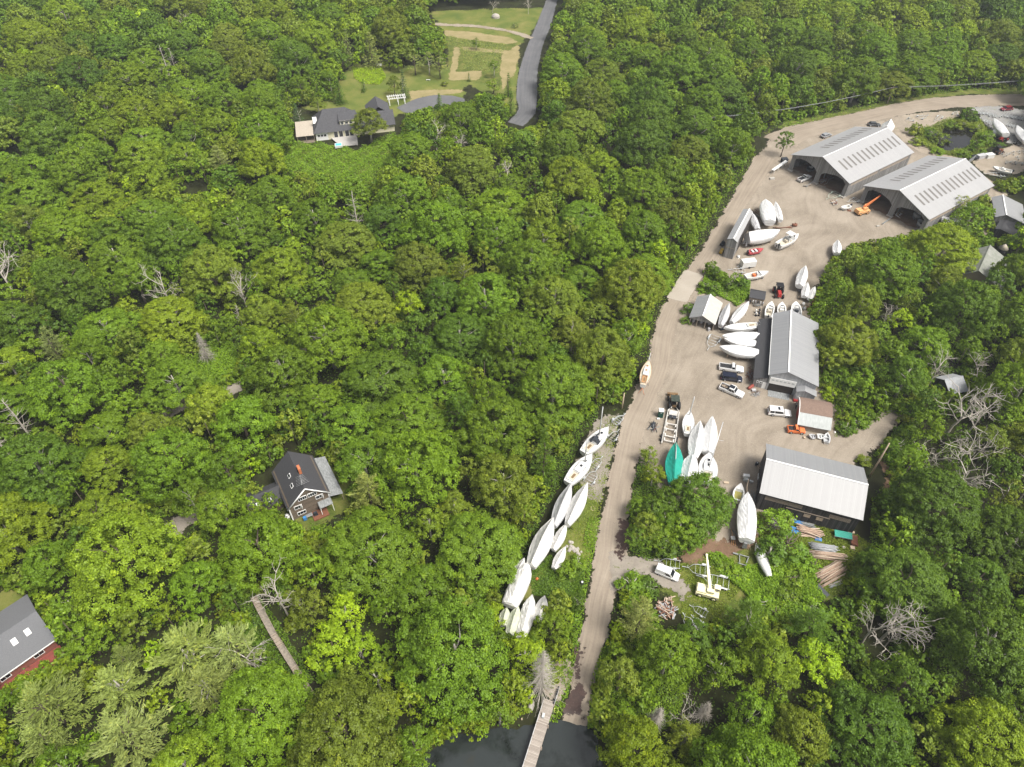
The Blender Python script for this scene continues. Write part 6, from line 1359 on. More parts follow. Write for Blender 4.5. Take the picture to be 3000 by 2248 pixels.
# ================================================================== VEHICLES
def wheels(e, L, W, r, xs, w=.24, rim=CHROME):
    for x in xs:
        for s_ in (-1, 1):
            mb = MB(); mb.cyl((x, s_ * (W / 2 - w / 2 + .01), r), r, w, 'y', 16); t = mb.build('wheel', BLACK, e)
            mb = MB(); mb.cyl((x, s_ * (W / 2 + .015), r), r * .6, .03, 'y', 12); mb.build('rim', rim, t)
def carbody(mb, secs):
    """secs: (x, half width, z bottom, z shoulder, z top, half width at the top)"""
    rings = []
    for x, hw_, z0, z1, z2, tw in secs:
        rings.append([(x, -hw_ * .94, z0), (x, -hw_, z0 + .15), (x, -hw_, z1), (x, -tw, z2), (x, 0, z2 + .02), (x, tw, z2), (x, hw_, z1), (x, hw_, z0 + .15), (x, hw_ * .94, z0)])
    mb.loft(rings); return mb
def vehicle(kind, f, rear, front, label, cat, paint, L=5.5, W=1.95, H=1.8, side=1, name=None):
    """rear / front: ground points seen at the near side wheels; the body lies beyond them (side: +1 to the left of travel)"""
    a, b = G(f, *rear), G(f, *front); d = (b - a).normalized(); n = Vector((-d.y, d.x, 0)) * side
    m = (a + b) / 2 + n * (W / 2)
    e = empty(name or kind, (m.x, m.y, 0), math.atan2(d.y, d.x), label, cat)
    h, w = L / 2, W / 2
    r = .39 if 'pickup' in kind or 'suv' in kind else .34
    wx = (-h * .60, h * .62)
    g = .32; zb = .98 if 'pickup' in kind else (.95 if kind == 'suv' else .88)
    mb = MB()
    if 'pickup' in kind:
        c0 = -h * .02 if kind == 'pickup_truck' else -h * .22; c1 = h * .40      # cab from / to
        carbody(mb, [(-h, w * .95, g + .1, zb - .05, zb, w * .93), (-h + .12, w * .98, g, zb, zb + .06, w * .95), (c0 - .02, w * .98, g, zb, zb + .06, w * .95), (c0, w * .98, g, zb, zb + .08, w * .93), (c1, w * .98, g, zb + .02, zb + .10, w * .92), (h * .80, w * .96, g, zb - .02, zb + .06, w * .84), (h - .06, w * .9, g + .05, zb - .15, zb - .04, w * .74), (h, w * .84, g + .12, zb - .3, zb - .2, w * .66)])
        bo = mb.build('body', paint, e)
        mb = MB(); mb.box(((-h + .14 + c0 - .06) / 2, 0, zb + .075), (c0 - .06 + h - .14 - .0, W * .78, .03)); mb.build('bed', M('bed_liner', (.03, .03, .032), (.018, .018, .02), 4, .8), e)
        mb = MB(); q = (c0 - .06 - (-h + .14)); [mb.box(((-h + .14 + c0 - .06) / 2, s_ * W * .435, zb + .12), (q, .12, .16)) for s_ in (-1, 1)]; mb.box((-h + .1, 0, zb + .1), (.1, W * .9, .18)); mb.build('bed_side', paint, e)
    else:
        if kind == 'suv': c0, c1 = -h + .10, h * .44
        elif kind == 'panel_van': c0, c1 = -h + .04, h * .56
        elif kind == 'minivan': c0, c1 = -h + .12, h * .58
        else: c0, c1 = -h * .82, h * .46
        carbody(mb, [(-h, w * .93, g + .1, zb - .1, zb - .02, w * .88), (-h + .12, w * .98, g, zb, zb + .05, w * .93), (c1, w * .98, g, zb, zb + .06, w * .9), (h * .82, w * .95, g, zb - .1, zb - .02, w * .8), (h - .06, w * .88, g + .05, zb - .25, zb - .16, w * .68), (h, w * .8, g + .12, zb - .4, zb - .3, w * .6)])
        bo = mb.build('body', paint, e)
    # cab
    zc = zb + .06; slope_f = .62 if kind != 'panel_van' else .8; slope_b = .12 if kind in ('suv', 'panel_van', 'minivan') or 'pickup' in kind else .45
    tw = w * .80; mb = MB()
    lo = [(c0, -w * .92, zc), (c1, -w * .90, zc), (c1, w * .90, zc), (c0, w * .92, zc)]
    mid = [(c0 + slope_b * .6, -tw * 1.03, H - .12), (c1 - slope_f * .85, -tw * 1.03, H - .12), (c1 - slope_f * .85, tw * 1.03, H - .12), (c0 + slope_b * .6, tw * 1.03, H - .12)]
    up = [(c0 + slope_b, -tw * .94, H), (c1 - slope_f - .1, -tw * .94, H), (c1 - slope_f - .1, tw * .94, H), (c0 + slope_b, tw * .94, H)]
    mb.loft([lo, mid, up]); cab = mb.build('cab', paint, e)
    def lerp(p, q, t): return Vector(p).lerp(Vector(q), t)
    def glass(nm, p, q, r_, s_, off):
        P_ = [Vector(v) + Vector(off) for v in (p, q, r_, s_)]; mb = MB(); mb.add(P_ + [v - Vector(off) * 1.5 for v in P_], [(0, 1, 2, 3), (7, 6, 5, 4), (0, 4, 5, 1), (1, 5, 6, 2), (2, 6, 7, 3), (3, 7, 4, 0)]); return mb.build(nm, GLASS, cab)
    def sidewin(s_, u0, u1):
        i0, i1 = (0, 1) if s_ < 0 else (3, 2)
        A, B, C, D = lo[i0], lo[i1], mid[i1], mid[i0]
        p = [lerp(lerp(A, B, u0), lerp(D, C, u0), .12), lerp(lerp(A, B, u1), lerp(D, C, u1), .12), lerp(lerp(A, B, u1), lerp(D, C, u1), .92), lerp(lerp(A, B, u0), lerp(D, C, u0), .92)]
        glass('side_window', *p, (0, s_ * .015, .008))
    for s_ in (-1, 1):
        if kind == 'panel_van': sidewin(s_, .62, .90)
        elif kind == 'pickup_truck': sidewin(s_, .12, .88)
        elif kind == 'old_pickup_truck': sidewin(s_, .15, .85)
        else:
            sidewin(s_, .06, .34 if kind != 'crew_pickup_truck' else .46); sidewin(s_, .38 if kind != 'crew_pickup_truck' else .51, .90)
    A, B, C, D = lo[1], lo[2], mid[2], mid[1]
    glass('windscreen', lerp(A, D, .1) + Vector((0, .1, 0)), lerp(B, C, .1) - Vector((0, .1, 0)), lerp(B, C, .97) - Vector((0, .08, 0)), lerp(A, D, .97) + Vector((0, .08, 0)), (.015, 0, .012))
    A, B, C, D = lo[0], lo[3], mid[3], mid[0]
    if kind != 'panel_van': glass('rear_window', lerp(A, D, .25) + Vector((0, .15, 0)), lerp(B, C, .25) - Vector((0, .15, 0)), lerp(B, C, .9) - Vector((0, .12, 0)), lerp(A, D, .9) + Vector((0, .12, 0)), (-.015, 0, .008))
    for s_ in (-1, 1):
        mb = MB(); mb.box((h - .08, s_ * w * .66, zb - .26), (.16, .36, .16)); mb.build('headlight', LAMP, e)
        mb = MB(); mb.box((-h + .03, s_ * w * .84, zb - .12), (.1, .16, .34)); mb.build('tail_light', TAIL, e)
        mb = MB(); mb.box((c1 - .25, s_ * (w + .08), zb + .12), (.14, .2, .16)); mb.build('mirror', BLACK if paint is not CARWHITE else CARWHITE, e)
    mb = MB(); mb.box((h - .02, 0, g + .22), (.12, W * .8, .2)); mb.mi = 0; mb.box((-h + .01, 0, g + .2), (.12, W * .85, .18)); mb.build('bumper', STEEL if 'pickup' in kind else BLACK, e)
    wheels(e, L, W, r, wx)
    return e, (h, w, zb, H, c0, c1)
vehicle('pickup_truck', 'A5', (1392, 358), (1618, 392), 'white pickup with a short cab and long black bed, topmost of the parked row', 'pickup truck', CARWHITE, 5.9, 2.0, 1.88)
vehicle('minivan', 'A5', (1412, 508), (1608, 536), 'shiny dark navy minivan parked between two white pickups', 'minivan', NAVY, 5.1, 1.95, 1.75)
e, (h, w_, zb, H, c0, c1) = vehicle('crew_pickup_truck', 'A5', (1382, 672), (1592, 762), 'white crew cab pickup with a dark sunroof and tools in its bed', 'pickup truck', CARWHITE, 5.9, 2.05, 1.95, name='pickup_truck')
mb = MB(); mb.box(((c0 + c1) / 2 - .35, 0, H + .01), (1.25, 1.1, .03)); mb.build('sunroof', GLASS, e)
mb = MB(); [mb.box((-h + .5 + k * .22, .3 * math.sin(k * 2.0), zb + .14), (.9, .08, .08), rz=.5 * math.sin(k * 1.7)) for k in range(6)]; o = mb.build('tools', PALEWOOD, None); o.matrix_world = e.matrix_basis; tag(o, 'loose boards and tools lying in the crew cab pickup bed', 'tools')
e, (h, w_, zb, H, c0, c1) = vehicle('suv', 'A6', (452, 1018), (742, 1050), 'white estate style SUV with a sunroof parked before the arched shed', 'SUV', CARWHITE, 5.3, 2.05, 1.9)
mb = MB(); mb.box((c1 - 1.5, 0, H + .01), (.5, .9, .03)); mb.build('sunroof', GLASS, e)
vehicle('panel_van', 'B2', (305, 558), (580, 672), 'small white panel van parked on the gravel spur by the trailers', 'van', CARWHITE, 4.6, 1.85, 1.86)
vehicle('pickup_truck', 'A1', (480, 425), (608, 372), 'white pickup with a red load parked in front of the upper open shed', 'pickup truck', CARWHITE, 5.6, 1.95, 1.82)
vehicle('estate_car', 'A4', (1945, 225), (1825, 236), 'dark red car parked in the far gravel lot', 'car', MAROON, 4.6, 1.85, 1.65, -1)
vehicle('estate_car', 'Z1', (850, 368), (895, 352), 'silver car half hidden behind the roof of the upper open shed', 'car', SILVER, 4.6, 1.85, 1.5)
vehicle('estate_car', 'Z1', (1165, 285), (1215, 288), 'dark grey car parked behind the far end of the upper open shed', 'car', M('grey_car_paint', (.07, .075, .08), (.05, .055, .06), 1, .3), 4.6, 1.85, 1.5)
vehicle('old_pickup_truck', 'A6', (850, 1388), (1045, 1405), 'small faded orange pickup with a rusty bed beside the arched shed', 'pickup truck', ORANGE, 3.9, 1.7, 1.75, name='pickup_truck')
# --- red tractor
def tractor(f, x, y, rz, label, paint, cabcol, s=1.0, cat='tractor', roof=True, loader=False):
    e = empty('tractor', G(f, x, y), rz, label, cat); e.scale = (s, s, s)
    mb = MB(); mb.box((.8, 0, .95), (1.7, .8, .75), taper=.85); mb.box((-.4, 0, .75), (1.2, .7, .5)); mb.build('bonnet', paint, e)
    mb = MB(); [mb.box((x_, y_ * .62, 1.55), (.08, .08, 1.5)) for x_ in (-1.1, .1) for y_ in (-1, 1)]; mb.build('cab_frame', BLACK, e)
    if roof: mb = MB(); mb.box((-.5, 0, 2.35), (1.5, 1.5, .14)); mb.build('cab_roof', cabcol, e)
    mb = MB(); mb.box((-.6, 0, 1.2), (.55, .6, .6)); mb.build('seat', BLACK, e)
    for x_, r, w_ in ((-.75, .75, .42), (1.2, .48, .3)):
        for s_ in (-1, 1):
            mb = MB(); mb.cyl((x_, s_ * .85, r), r, w_, 'y', 16); t = mb.build('wheel', BLACK, e); mb = MB(); mb.cyl((x_, s_ * (.86 + w_ / 2), r), r * .5, .04, 'y', 12); mb.build('rim', paint, t)
    if loader:
        mb = MB(); [mb.tube([(-.2, s_ * .6, 1.5), (1.6, s_ * .6, 1.2), (2.3, s_ * .6, .4)], .09, 5) for s_ in (-1, 1)]; mb.box((2.4, 0, .35), (.4, 1.9, .6)); mb.build('loader', paint, e)
    return e
tractor('A3', 1485, 585, R(-97), 'red tractor with a black cab roof in the lane behind the long shed', RED, BLACK, 1.25)
tractor('A5', 632, 870, R(85), 'brown and yellow forklift tractor hitched to the long hydraulic trailer', M('rusty_yellow', (.20, .125, .055), (.13, .08, .045), 3, .8), M('dark_green_roof', (.05, .06, .05), (.03, .04, .03), 2, .6), 1.3, 'forklift', True, True)
tractor('A4', 1790, 760, R(200), 'old red tractor standing between the wrapped boats and the pond', RED, BLACK, 1.1, roof=False)
tractor('A4', 1700, 1000, R(20), 'old red tractor with a dark roof by the pond corner', RUST, BLACK, 1.1)
# --- cranes
def crane(f, base, rz, tip, tz, label, paint, s=1.0, boomcol=None, zb=1.9):
    b = G(f, *base); e = empty('mobile_crane', b, rz, label, 'crane')
    mb = MB(); mb.box((0, 0, 1.05), (4.4 * s, 2.2 * s, .75)); mb.box((-1.2 * s, 0, 1.55), (1.9 * s, 2.0 * s, .5), taper=.92); mb.build('carrier', paint, e)
    mb = MB(); mb.cyl((.55 * s, 0, 1.6), .75 * s, .5); mb.box((.45 * s, -.35 * s, 2.0), (1.4 * s, .8 * s, .6)); mb.build('turntable', paint, e)
    mb = MB(); [mb.box((1.6 * s + x * .5, .55 * s + y * .4, 1.95), (.07, .07, 1.2)) for x in (-1, 1) for y in (-1, 1)]; mb.box((1.6 * s, .55 * s, 2.58), (1.15, .95, .08)); c = mb.build('cab', paint, e)
    mb = MB(); mb.box((1.6 * s, .55 * s, 2.1), (.95, .75, .7)); mb.build('cab_window', GLASS, c)
    wheels(e, 4.4 * s, 2.3 * s, .55, (-1.35 * s, 1.35 * s), .4, paint)
    q = e.matrix_basis.inverted() @ G(f, tip[0], tip[1], tz); p = Vector((.2 * s, .1, zb))
    mb = MB(); d = q - p; up = Vector((0, 0, 1)); sd = d.cross(up).normalized()
    def seg(t0, t1, w0):
        a_, b_ = p + d * t0, p + d * t1; n = sd.cross(d).normalized(); r = lambda c, w: [c + sd * w + n * w, c - sd * w + n * w, c - sd * w - n * w, c + sd * w - n * w]
        mb.loft([r(a_, w0), r(b_, w0 * .92)])
    seg(0, .55, .27); seg(.5, .85, .2); seg(.8, 1, .14); bm_ = mb.build('boom', boomcol or paint, e)
    mb = MB(); mb.box(q, (.4, .4, .35)); mb.build('boom_head', RED if boomcol else paint, bm_)
    mb = MB(); mb.tube([p + Vector((0, 0, -.3)) + d * .12, p + d * .42], .1, 6); mb.build('ram', STEEL, bm_)
    return e
crane('B2', (1210, 900), R(-18), (1215, 170), 5.0, 'pale yellow mobile crane with a long raised boom among the empty trailers', CRANEYELLOW, .95, zb=2.1)
crane('A1', (1330, 860), R(20), (1600, 605), 5.2, 'faded orange mobile crane with its boom reaching into the lower open shed', CRANEORANGE, 1.0, M('orange_boom', (.62, .20, .07), (.5, .15, .05), 3, .6), zb=2.2)
# --- trailers
def trailer_parts(e, L, W, big=False, bunks=False, twin=False, col_=None):
    m = col_ or GALV; mb = MB(); z = .55
    tx = L * .5; mb.box((L * .40, 0, z), (L * .24, .11, .1))
    for s_ in (-1, 1):
        mb.tube([(L * .30, 0, z), (L * .12, s_ * W * .42, z), (-L * .02, s_ * W / 2, z), (-L * .5, s_ * W / 2, z)], .06, 4)
    for x in (-.46, -.3, -.12, .04): mb.tube([(L * x, -W / 2, z), (L * x, W / 2, z)], .045, 4)
    mb.build('frame', m, e)
    if bunks:
        mb = MB(); [mb.box((-L * .22, s_ * W * .26, z + .16), (L * .5, .14, .12)) for s_ in (-1, 1)]; mb.build('bunk', BLACK, e)
    mb = MB(); mb.box((L * .34, 0, z + .35), (.1, .1, .7)); mb.build('winch_post', m, e)
    xs = (-L * .24, -L * .36) if twin else (-L * .28,)
    for x in xs:
        for s_ in (-1, 1):
            mb = MB(); mb.cyl((x, s_ * (W / 2 + .18), .31), .31, .2, 'y', 12); t = mb.build('wheel', BLACK, e); mb = MB(); mb.cyl((x, s_ * (W / 2 + .29), .31), .17, .03, 'y', 10); mb.build('rim', CHROME, t)
    for s_ in (-1, 1):
        l = .95 if not twin else .95 + L * .12; x = sum(xs) / len(xs); mb = MB(); mb.prism([(-l / 2, .5), (-l / 2 + .15, .72), (l / 2 - .15, .72), (l / 2, .5), (l / 2 - .1, .5), (l / 2 - .22, .66), (-l / 2 + .22, .66), (-l / 2 + .1, .5)], lambda u, v, s: (x + u, s_ * (W / 2 + .18) + (s - .5) * .3, v)); mb.build('fender', WHITE if big else m, e)
TP = {}
def trailer(f, tip, tail, label, W=1.9, key='a', group=None, **k):
    a, b = G(f, *tip, .5), G(f, *tail, .5); d = a - b; L = math.hypot(d.x, d.y); m = (a + b) / 2
    kk = (key, W, tuple(sorted(k.items())))
    if kk not in TP:
        e = empty('boat_trailer', (0, 0, 0), 0); trailer_parts(e, 6.0, W, **k); TP[kk] = e
    else: e = copy_tree(TP[kk])
    e.location = (m.x, m.y, 0); e.rotation_euler = (0, 0, math.atan2(d.y, d.x)); e.scale = (L / 6.0, 1, 1)
    tag(e, label, 'boat trailer', group); return e
trailer('B2', (235, 268), (725, 355), 'small galvanised trailer with its tongue toward the road, beside the white panel van', 1.7)
trailer('B2', (765, 385), (1290, 480), 'galvanised trailer with white fenders crossing behind the crane boom', 2.1, big=True, twin=True)
trailer('B2', (1025, 552), (1650, 720), 'black and white twin axle trailer under the crane boom', 2.2, 'b', big=True, twin=True, col_=None)
trailer('B2', (895, 1105), (1220, 1290), 'dark narrow trailer on the grass below the crane', 1.4)
trailer('B2', (770, 1255), (960, 1560), 'bare Y shaped trailer frame at the wood edge, left of two', 1.6)
trailer('B2', (925, 1290), (1120, 1540), 'bare Y shaped trailer frame at the wood edge, right of two', 1.6)
trailer('B3', (1470, 220), (1230, 420), 'small galvanised trailer on the verge, topmost beside the masted sailboats', 1.6)
trailer('B3', (1340, 545), (1160, 760), 'trailer with black bunks right of the tall masted sailboat', 1.7, bunks=True)
trailer('B3', (1010, 1085), (800, 1310), 'trailer with white fenders beside the thin masted sailboat', 1.6, big=True)
trailer('B3', (905, 1330), (690, 1640), 'round fronted galvanised trailer on the verge, lowest of the row', 2.0)
trailer('A3', (425, 1420), (560, 1200), 'large grey trailer parked in front of the small boat garage', 2.5, twin=True)
trailer('A2', (270, 1440), (590, 1465), 'flat galvanised trailer in front of the cargo trailer', 1.7)
trailer('A1', (830, 655), (1010, 560), 'pale green trailer in front of the middle leg of the upper shed', 2.6, col_=M('pale_green_steel', (.46, .52, .44), (.36, .42, .35), 3, .6))
trailer('A1', (1130, 690), (1290, 655), 'grey trailer between the two open sheds', 2.0)
trailer('Z4', (955, 140), (880, 205), 'little trailer frame at the verge by the pale pole', 1.4)
trailer('A4', (1450, 1365), (1840, 1400), 'long low empty trailer below the white motor boat in the sandy lot', 2.0)
trailer('A4', (20, 390), (150, 370), 'empty galvanised trailer at the far track, left of two', 2.2)
trailer('A4', (440, 300), (240, 350), 'empty galvanised trailer at the far track, right of two', 2.2)
trailer('A4', (545, 410), (680, 305), 'narrow empty trailer on the sand above the pond', 1.5)
trailer('A4', (960, 215), (920, 300), 'small empty trailer standing on the green strip above the pond', 1.5)
gt = np.random.default_rng(17)
for row, (x0, y0, x1, y1, n, ang) in enumerate(((1380, 250, 1680, 300, 6, 65), (1500, 400, 1620, 470, 4, 60), (1840, 300, 2180, 370, 8, 62), (1920, 470, 2080, 540, 4, 62), (2000, 790, 2180, 860, 3, 20), (1780, 1030, 2180, 960, 5, 10), (1880, 1160, 2190, 1180, 4, 30), (2060, 640, 2190, 700, 2, 60), (2060, 1080, 2190, 1070, 2, 20))):
    for i in range(n):
        t = i / max(n - 1, 1); x, y = x0 + (x1 - x0) * t + gt.normal(0, 8), y0 + (y1 - y0) * t + gt.normal(0, 6); a = R(ang + gt.normal(0, 8)); l = 55
        where = ('in the top row of the gravel lot', 'just left of the covered boat in the gravel lot', 'in the long row at the right of the gravel lot', 'between the two covered boats in the gravel lot', 'on the grass below the covered boats', 'on the sand above the open motor boat', 'right of the open motor boat', 'at the right edge of the gravel lot', 'at the right edge of the sandy lot')[row]
        e = trailer('A4', (x - l * math.cos(a) * .8, y - l * math.sin(a) * .6), (x + l * math.cos(a) * .8, y + l * math.sin(a) * .6), 'empty grey boat trailer parked ' + where, (1.7, 1.9, 2.1)[i % 3], group='empty boat trailers ' + where)
# long hydraulic boat mover
a, b = G('A5', 650, 885, .7), G('A5', 558, 1460, .7); d = a - b; L = d.length; m = (a + b) / 2
e = empty('hydraulic_trailer', (m.x, m.y, 0), math.atan2(d.y, d.x), 'long white hydraulic boat moving trailer hitched to the forklift', 'boat trailer')
mb = MB(); [mb.tube([(L * .48, s_ * .45, .8), (L * .36, s_ * 1.25, .75), (L * .1, s_ * 1.3, .7), (-L * .5, s_ * 1.45, .55)], [.13, .15, .16, .15], 5) for s_ in (-1, 1)]; [mb.box((L * x, 0, .66), (.22, 2.5, .16)) for x in (.36, .22, .02, -.12, -.3, -.42)]; mb.build('frame', M('dirty_white_steel', (.62, .61, .57), (.42, .40, .37), 2, .6), e)
mb = MB(); mb.box((L * .29, 0, .95), (1.5, 1.9, .35)); mb.box((L * .29, 0, 1.16), (.9, 1.6, .1)); mb.build('deck', MC['dirty_white_steel'], e); mb = MB(); mb.box((L * .2, -.45, .98), (1.2, .7, .2)); mb.box((L * .2, .45, .98), (1.2, .7, .2)); mb.build('tank', DARK, e)
for x in (-.02, -.16, -.30, -.41):
    for s_ in (-1, 1): mb = MB(); mb.box((L * x, s_ * 1.0, .95), (.9, .28, .14), rz=.08 * s_); mb.build('pad', MC['dirty_white_steel'], e)
for x in (-.30, -.39):
    for s_ in (-1, 1): mb = MB(); mb.cyl((L * x, s_ * 1.75, .42), .42, .3, 'y', 14); mb.build('wheel', BLACK, e)
# enclosed white cargo trailer
a, b = G('A2', 520, 1440), G('A2', 765, 1412); d = a - b; L = d.length; n = Vector((d.y, -d.x, 0)).normalized(); n = n if n.y > 0 else -n; m = (a + b) / 2 + n * 1.0
e = empty('cargo_trailer', (m.x, m.y, 0), math.atan2(d.y, d.x), 'enclosed white box trailer above the open white motor boat', 'trailer')
mb = MB(); mb.loft([[(x, -1.0, .45), (x, -1.0, 2.2), (x, -.85, 2.4), (x, .85, 2.4), (x, 1.0, 2.2), (x, 1.0, .45)] for x in (-L / 2, L / 2 - .25, L / 2)]); mb.build('box', WHITE, e)
for s_ in (-1, 1): mb = MB(); mb.cyl((-.2, s_ * 1.02, .33), .33, .2, 'y', 14); mb.build('wheel', BLACK, e)
mb = MB(); mb.tube([(L / 2, -.6, .5), (L / 2 + 1.3, 0, .5), (L / 2, .6, .5)], .05, 4); mb.build('drawbar', GALV, e)
mb = MB(); mb.box((-L / 2 + .9, 1.01 if n.y < 0 else -1.01, 1.3), (.8, .03, 1.6)); mb.build('side_door', GREYWRAP, e)
mb = MB(); mb.box((0, 0, 1.1), (1.6, 1.2, .1)); o = mb  # (no loose lid)
# ================================================================== SMALL THINGS
gm = np.random.default_rng(31)
e = empty('portable_toilet', G('A5', 435, 1062), R(-8), 'dark green portable toilet with a white domed roof beside the hydraulic trailer', 'portable toilet')
mb = MB(); mb.box((0, .55, 1.05), (1.15, 1.15, 2.1)); mb.build('cabin', M('dark_green_plastic', (.015, .075, .055), (.01, .06, .045), 2, .5), e)
mb = MB(); mb.loft([[(-.6, y, 2.1 + z * .0), (-.6 + .02, y, 2.1 + z), (.58, y, 2.1 + z), (.6, y, 2.1)] for y, z in ((-.06, .06), (.25, .28), (.85, .28), (1.16, .06))]); mb.build('roof', WHITE, e)
mb = MB(); mb.box((0, -.04, 1.0), (.75, .05, 1.8)); dr = mb.build('door', MC['dark_green_plastic'], e); mb = MB(); mb.box((0, -.075, 1.7), (.3, .03, .12)); mb.build('sign', WHITE, dr)
def pile(f, cx, cy, ang, length, width, height, n, r, label, name, m, jitter=.12, cat='pole stack', flat=False, spread=0.0):
    e = G(f, cx, cy); mb = MB(); mb.smooth = False
    for k in range(n):
        lay = k / n; y = gm.uniform(-.5, .5) * width * (1 - .55 * lay); z = .12 + height * lay + gm.uniform(0, .06); l = length * gm.uniform(.72, 1.05) * (1 if jitter < .7 else gm.uniform(.25, .6)); sh = gm.normal(0, length * (.05 if jitter < .7 else .24)); a = gm.normal(0, jitter)
        c, s_ = math.cos(a), math.sin(a); mb.mi = int(gm.integers(len(m)))
        if flat: mb.box((sh, y, z), (l, r * 3.2, r), rz=a, rx=gm.normal(0, .1))
        else: mb.tube([(sh - c * l / 2, y - s_ * l / 2, z + gm.normal(0, .03)), (sh, y + gm.normal(0, .05), z), (sh + c * l / 2, y + s_ * l / 2, z + gm.normal(0, .03))], [r * 1.15, r, r * .75], 6)
    o = mb.build(name, m, None, e); o.rotation_euler.z = ang; return tag(o, label, cat)
POLE1 = M('weathered_poles', (.46, .335, .25), (.26, .18, .135), 4, .9, stretch=(1, 5, 5)); POLE2 = M('pale_poles', (.55, .45, .35), (.36, .28, .21), 4, .9, stretch=(1, 5, 5)); POLE3 = M('grey_poles', (.42, .43, .44), (.25, .26, .27), 4, .9, stretch=(1, 5, 5))
pile('B1', 870, 1210, R(27), 6.3, 3.3, 1.5, 80, .085, 'big stack of brown poles lying slantwise above the dark board, lowest stack', 'pole_stack', [POLE1, POLE2, POLE1, POLE1], .05)
pile('B1', 830, 910, R(-6), 6.6, 1.9, 1.2, 56, .08, 'long stack of brown poles lying level below the grey poles', 'pole_stack', [POLE1, POLE1, POLE2], .04)
pile('B1', 770, 760, R(-8), 4.9, 2.0, .9, 44, .08, 'stack of silvery grey poles between the planks and the brown poles', 'pole_stack', [POLE3], .04)
pile('B1', 1000, 1370, R(22), 3.6, 1.0, .1, 7, .06, 'a few loose pale poles on the grass below the lowest stack', 'loose_poles', [POLE2, POLE3], .06)
pile('B1', 520, 480, R(-17), 4.6, 2.2, .9, 40, .07, 'untidy pile of reddish planks on a blue tarpaulin against the barn', 'plank_pile', [POLE1, POLE2, POLE1], .16, 'plank pile', True)
pile('B1', 515, 360, R(-17), 2.8, .9, .5, 8, .06, 'small stack of grey boards at the barn wall above the plank pile', 'board_stack', [OLDGREY], .05, 'board stack', True)
pile('B2', 450, 1180, R(30), 3.4, 3.6, .9, 90, .05, 'tangled heap of scrap boards and timber at the wood edge by the van', 'scrap_heap', [POLE1, POLE2, POLE3, OLDGREY, RUST], 1.3, 'scrap heap', True)
pile('B2', 580, 1230, R(-85), 3.2, .9, .2, 5, .07, 'grey timbers framing the right edge of the scrap heap', 'timber', [POLE3, OLDGREY], .9, 'timber', True)
for f, x, y, w_, l_, a_, lab in (('B1', 300, 450, 2.0, 1.6, -.3, 'blue tarpaulin sticking out left of the plank pile'), ('B1', 355, 310, 1.9, .9, -.3, 'blue tarpaulin folded at the foot of the barn wall'), ('B1', 690, 600, 1.3, .8, -.3, 'pale blue tarpaulin scrap right below the plank pile')):
    mb = MB(); rr = [[(x_ * w_ / 2, y_ * l_ / 2, .25 + gm.uniform(0, .25) - .2 * (abs(y_) > .9 or abs(x_) > .9)) for y_ in np.linspace(-1, 1, 6)] for x_ in np.linspace(-1, 1, 7)]; mb.loft(rr, False, False, False); o = mb.build('tarpaulin', BLUETARP, None, G(f, x, y)); o.rotation_euler.z = a_; tag(o, lab, 'tarpaulin')
a = G('B1', 1100, 560); e = empty('covered_rack', a, R(-14), 'low trestle rack under a bright green ribbed sheet behind the barn', 'rack')
mb = MB(); [mb.prism([(-.8 + k * .4, .0), (-.6 + k * .4, .14), (-.4 + k * .4, 0), (-.4 + k * .4, -.05), (-.8 + k * .4, -.05)], lambda u, v, s: ((s - .5) * 3.3, u, v + 1.05)) for k in range(4)]; mb.build('sheet', GREENTARP, e)
mb = MB(); [mb.box((x, y, .5), (.1, .1, 1.0)) for x in (-1.5, 0, 1.5) for y in (-.7, .7)]; [mb.box((0, y, .92), (3.6, .1, .12)) for y in (-.75, .75)]; mb.build('trestle', WOOD, e)
def thing(name, f, x, y, rz, label, cat, build, z=0.0):
    mb = MB(); ms = build(mb); o = mb.build(name, ms, None, G(f, x, y, z)); o.rotation_euler.z = rz; return tag(o, label, cat)
def crate(w_, d_, h_, m):
    def f(mb): mb.box((0, 0, h_ / 2), (w_, d_, h_), taper=.96); mb.box((0, 0, h_ + .03), (w_ * 1.04, d_ * 1.04, .06)); return m
    return f
thing('rusty_stack', 'B1', 1300, 640, R(75), 'rust red stack of iron plates right of the green covered rack', 'stack', lambda mb: ([mb.box((gm.normal(0, .05), gm.normal(0, .05), .1 + .14 * k), (2.2, 1.1, .1), rz=gm.normal(0, .05)) for k in range(6)], RUST)[1])
thing('crate', 'B1', 1275, 760, R(-15), 'small white box on the grass below the rusty stack', 'box', crate(.8, .7, .5, PALEWOOD)); thing('crate', 'B1', 1255, 490, R(-15), 'pale flat box against the right end of the barn', 'box', crate(1.2, .5, .5, PALEWOOD))
thing('stone', 'B1', 1130, 740, 0, 'small pale stone on the grass left of the white box', 'stone', lambda mb: (mb.loft([[(math.cos(q) * s_ * .35, math.sin(q) * s_ * .3, z) for q in np.arange(0, 6.28, .7)] for z, s_ in ((0, 1), (.2, 1.1), (.4, .5))]), STONE)[1])
thing('dark_board', 'B1', 760, 1500, R(-55), 'dark grey board sloping in the weeds below the lowest pole stack', 'board', lambda mb: (mb.box((0, 0, .35), (2.6, .9, .12), ry=.12), M('dark_grey_board', (.07, .075, .085), (.05, .055, .06), 2, .8))[1])
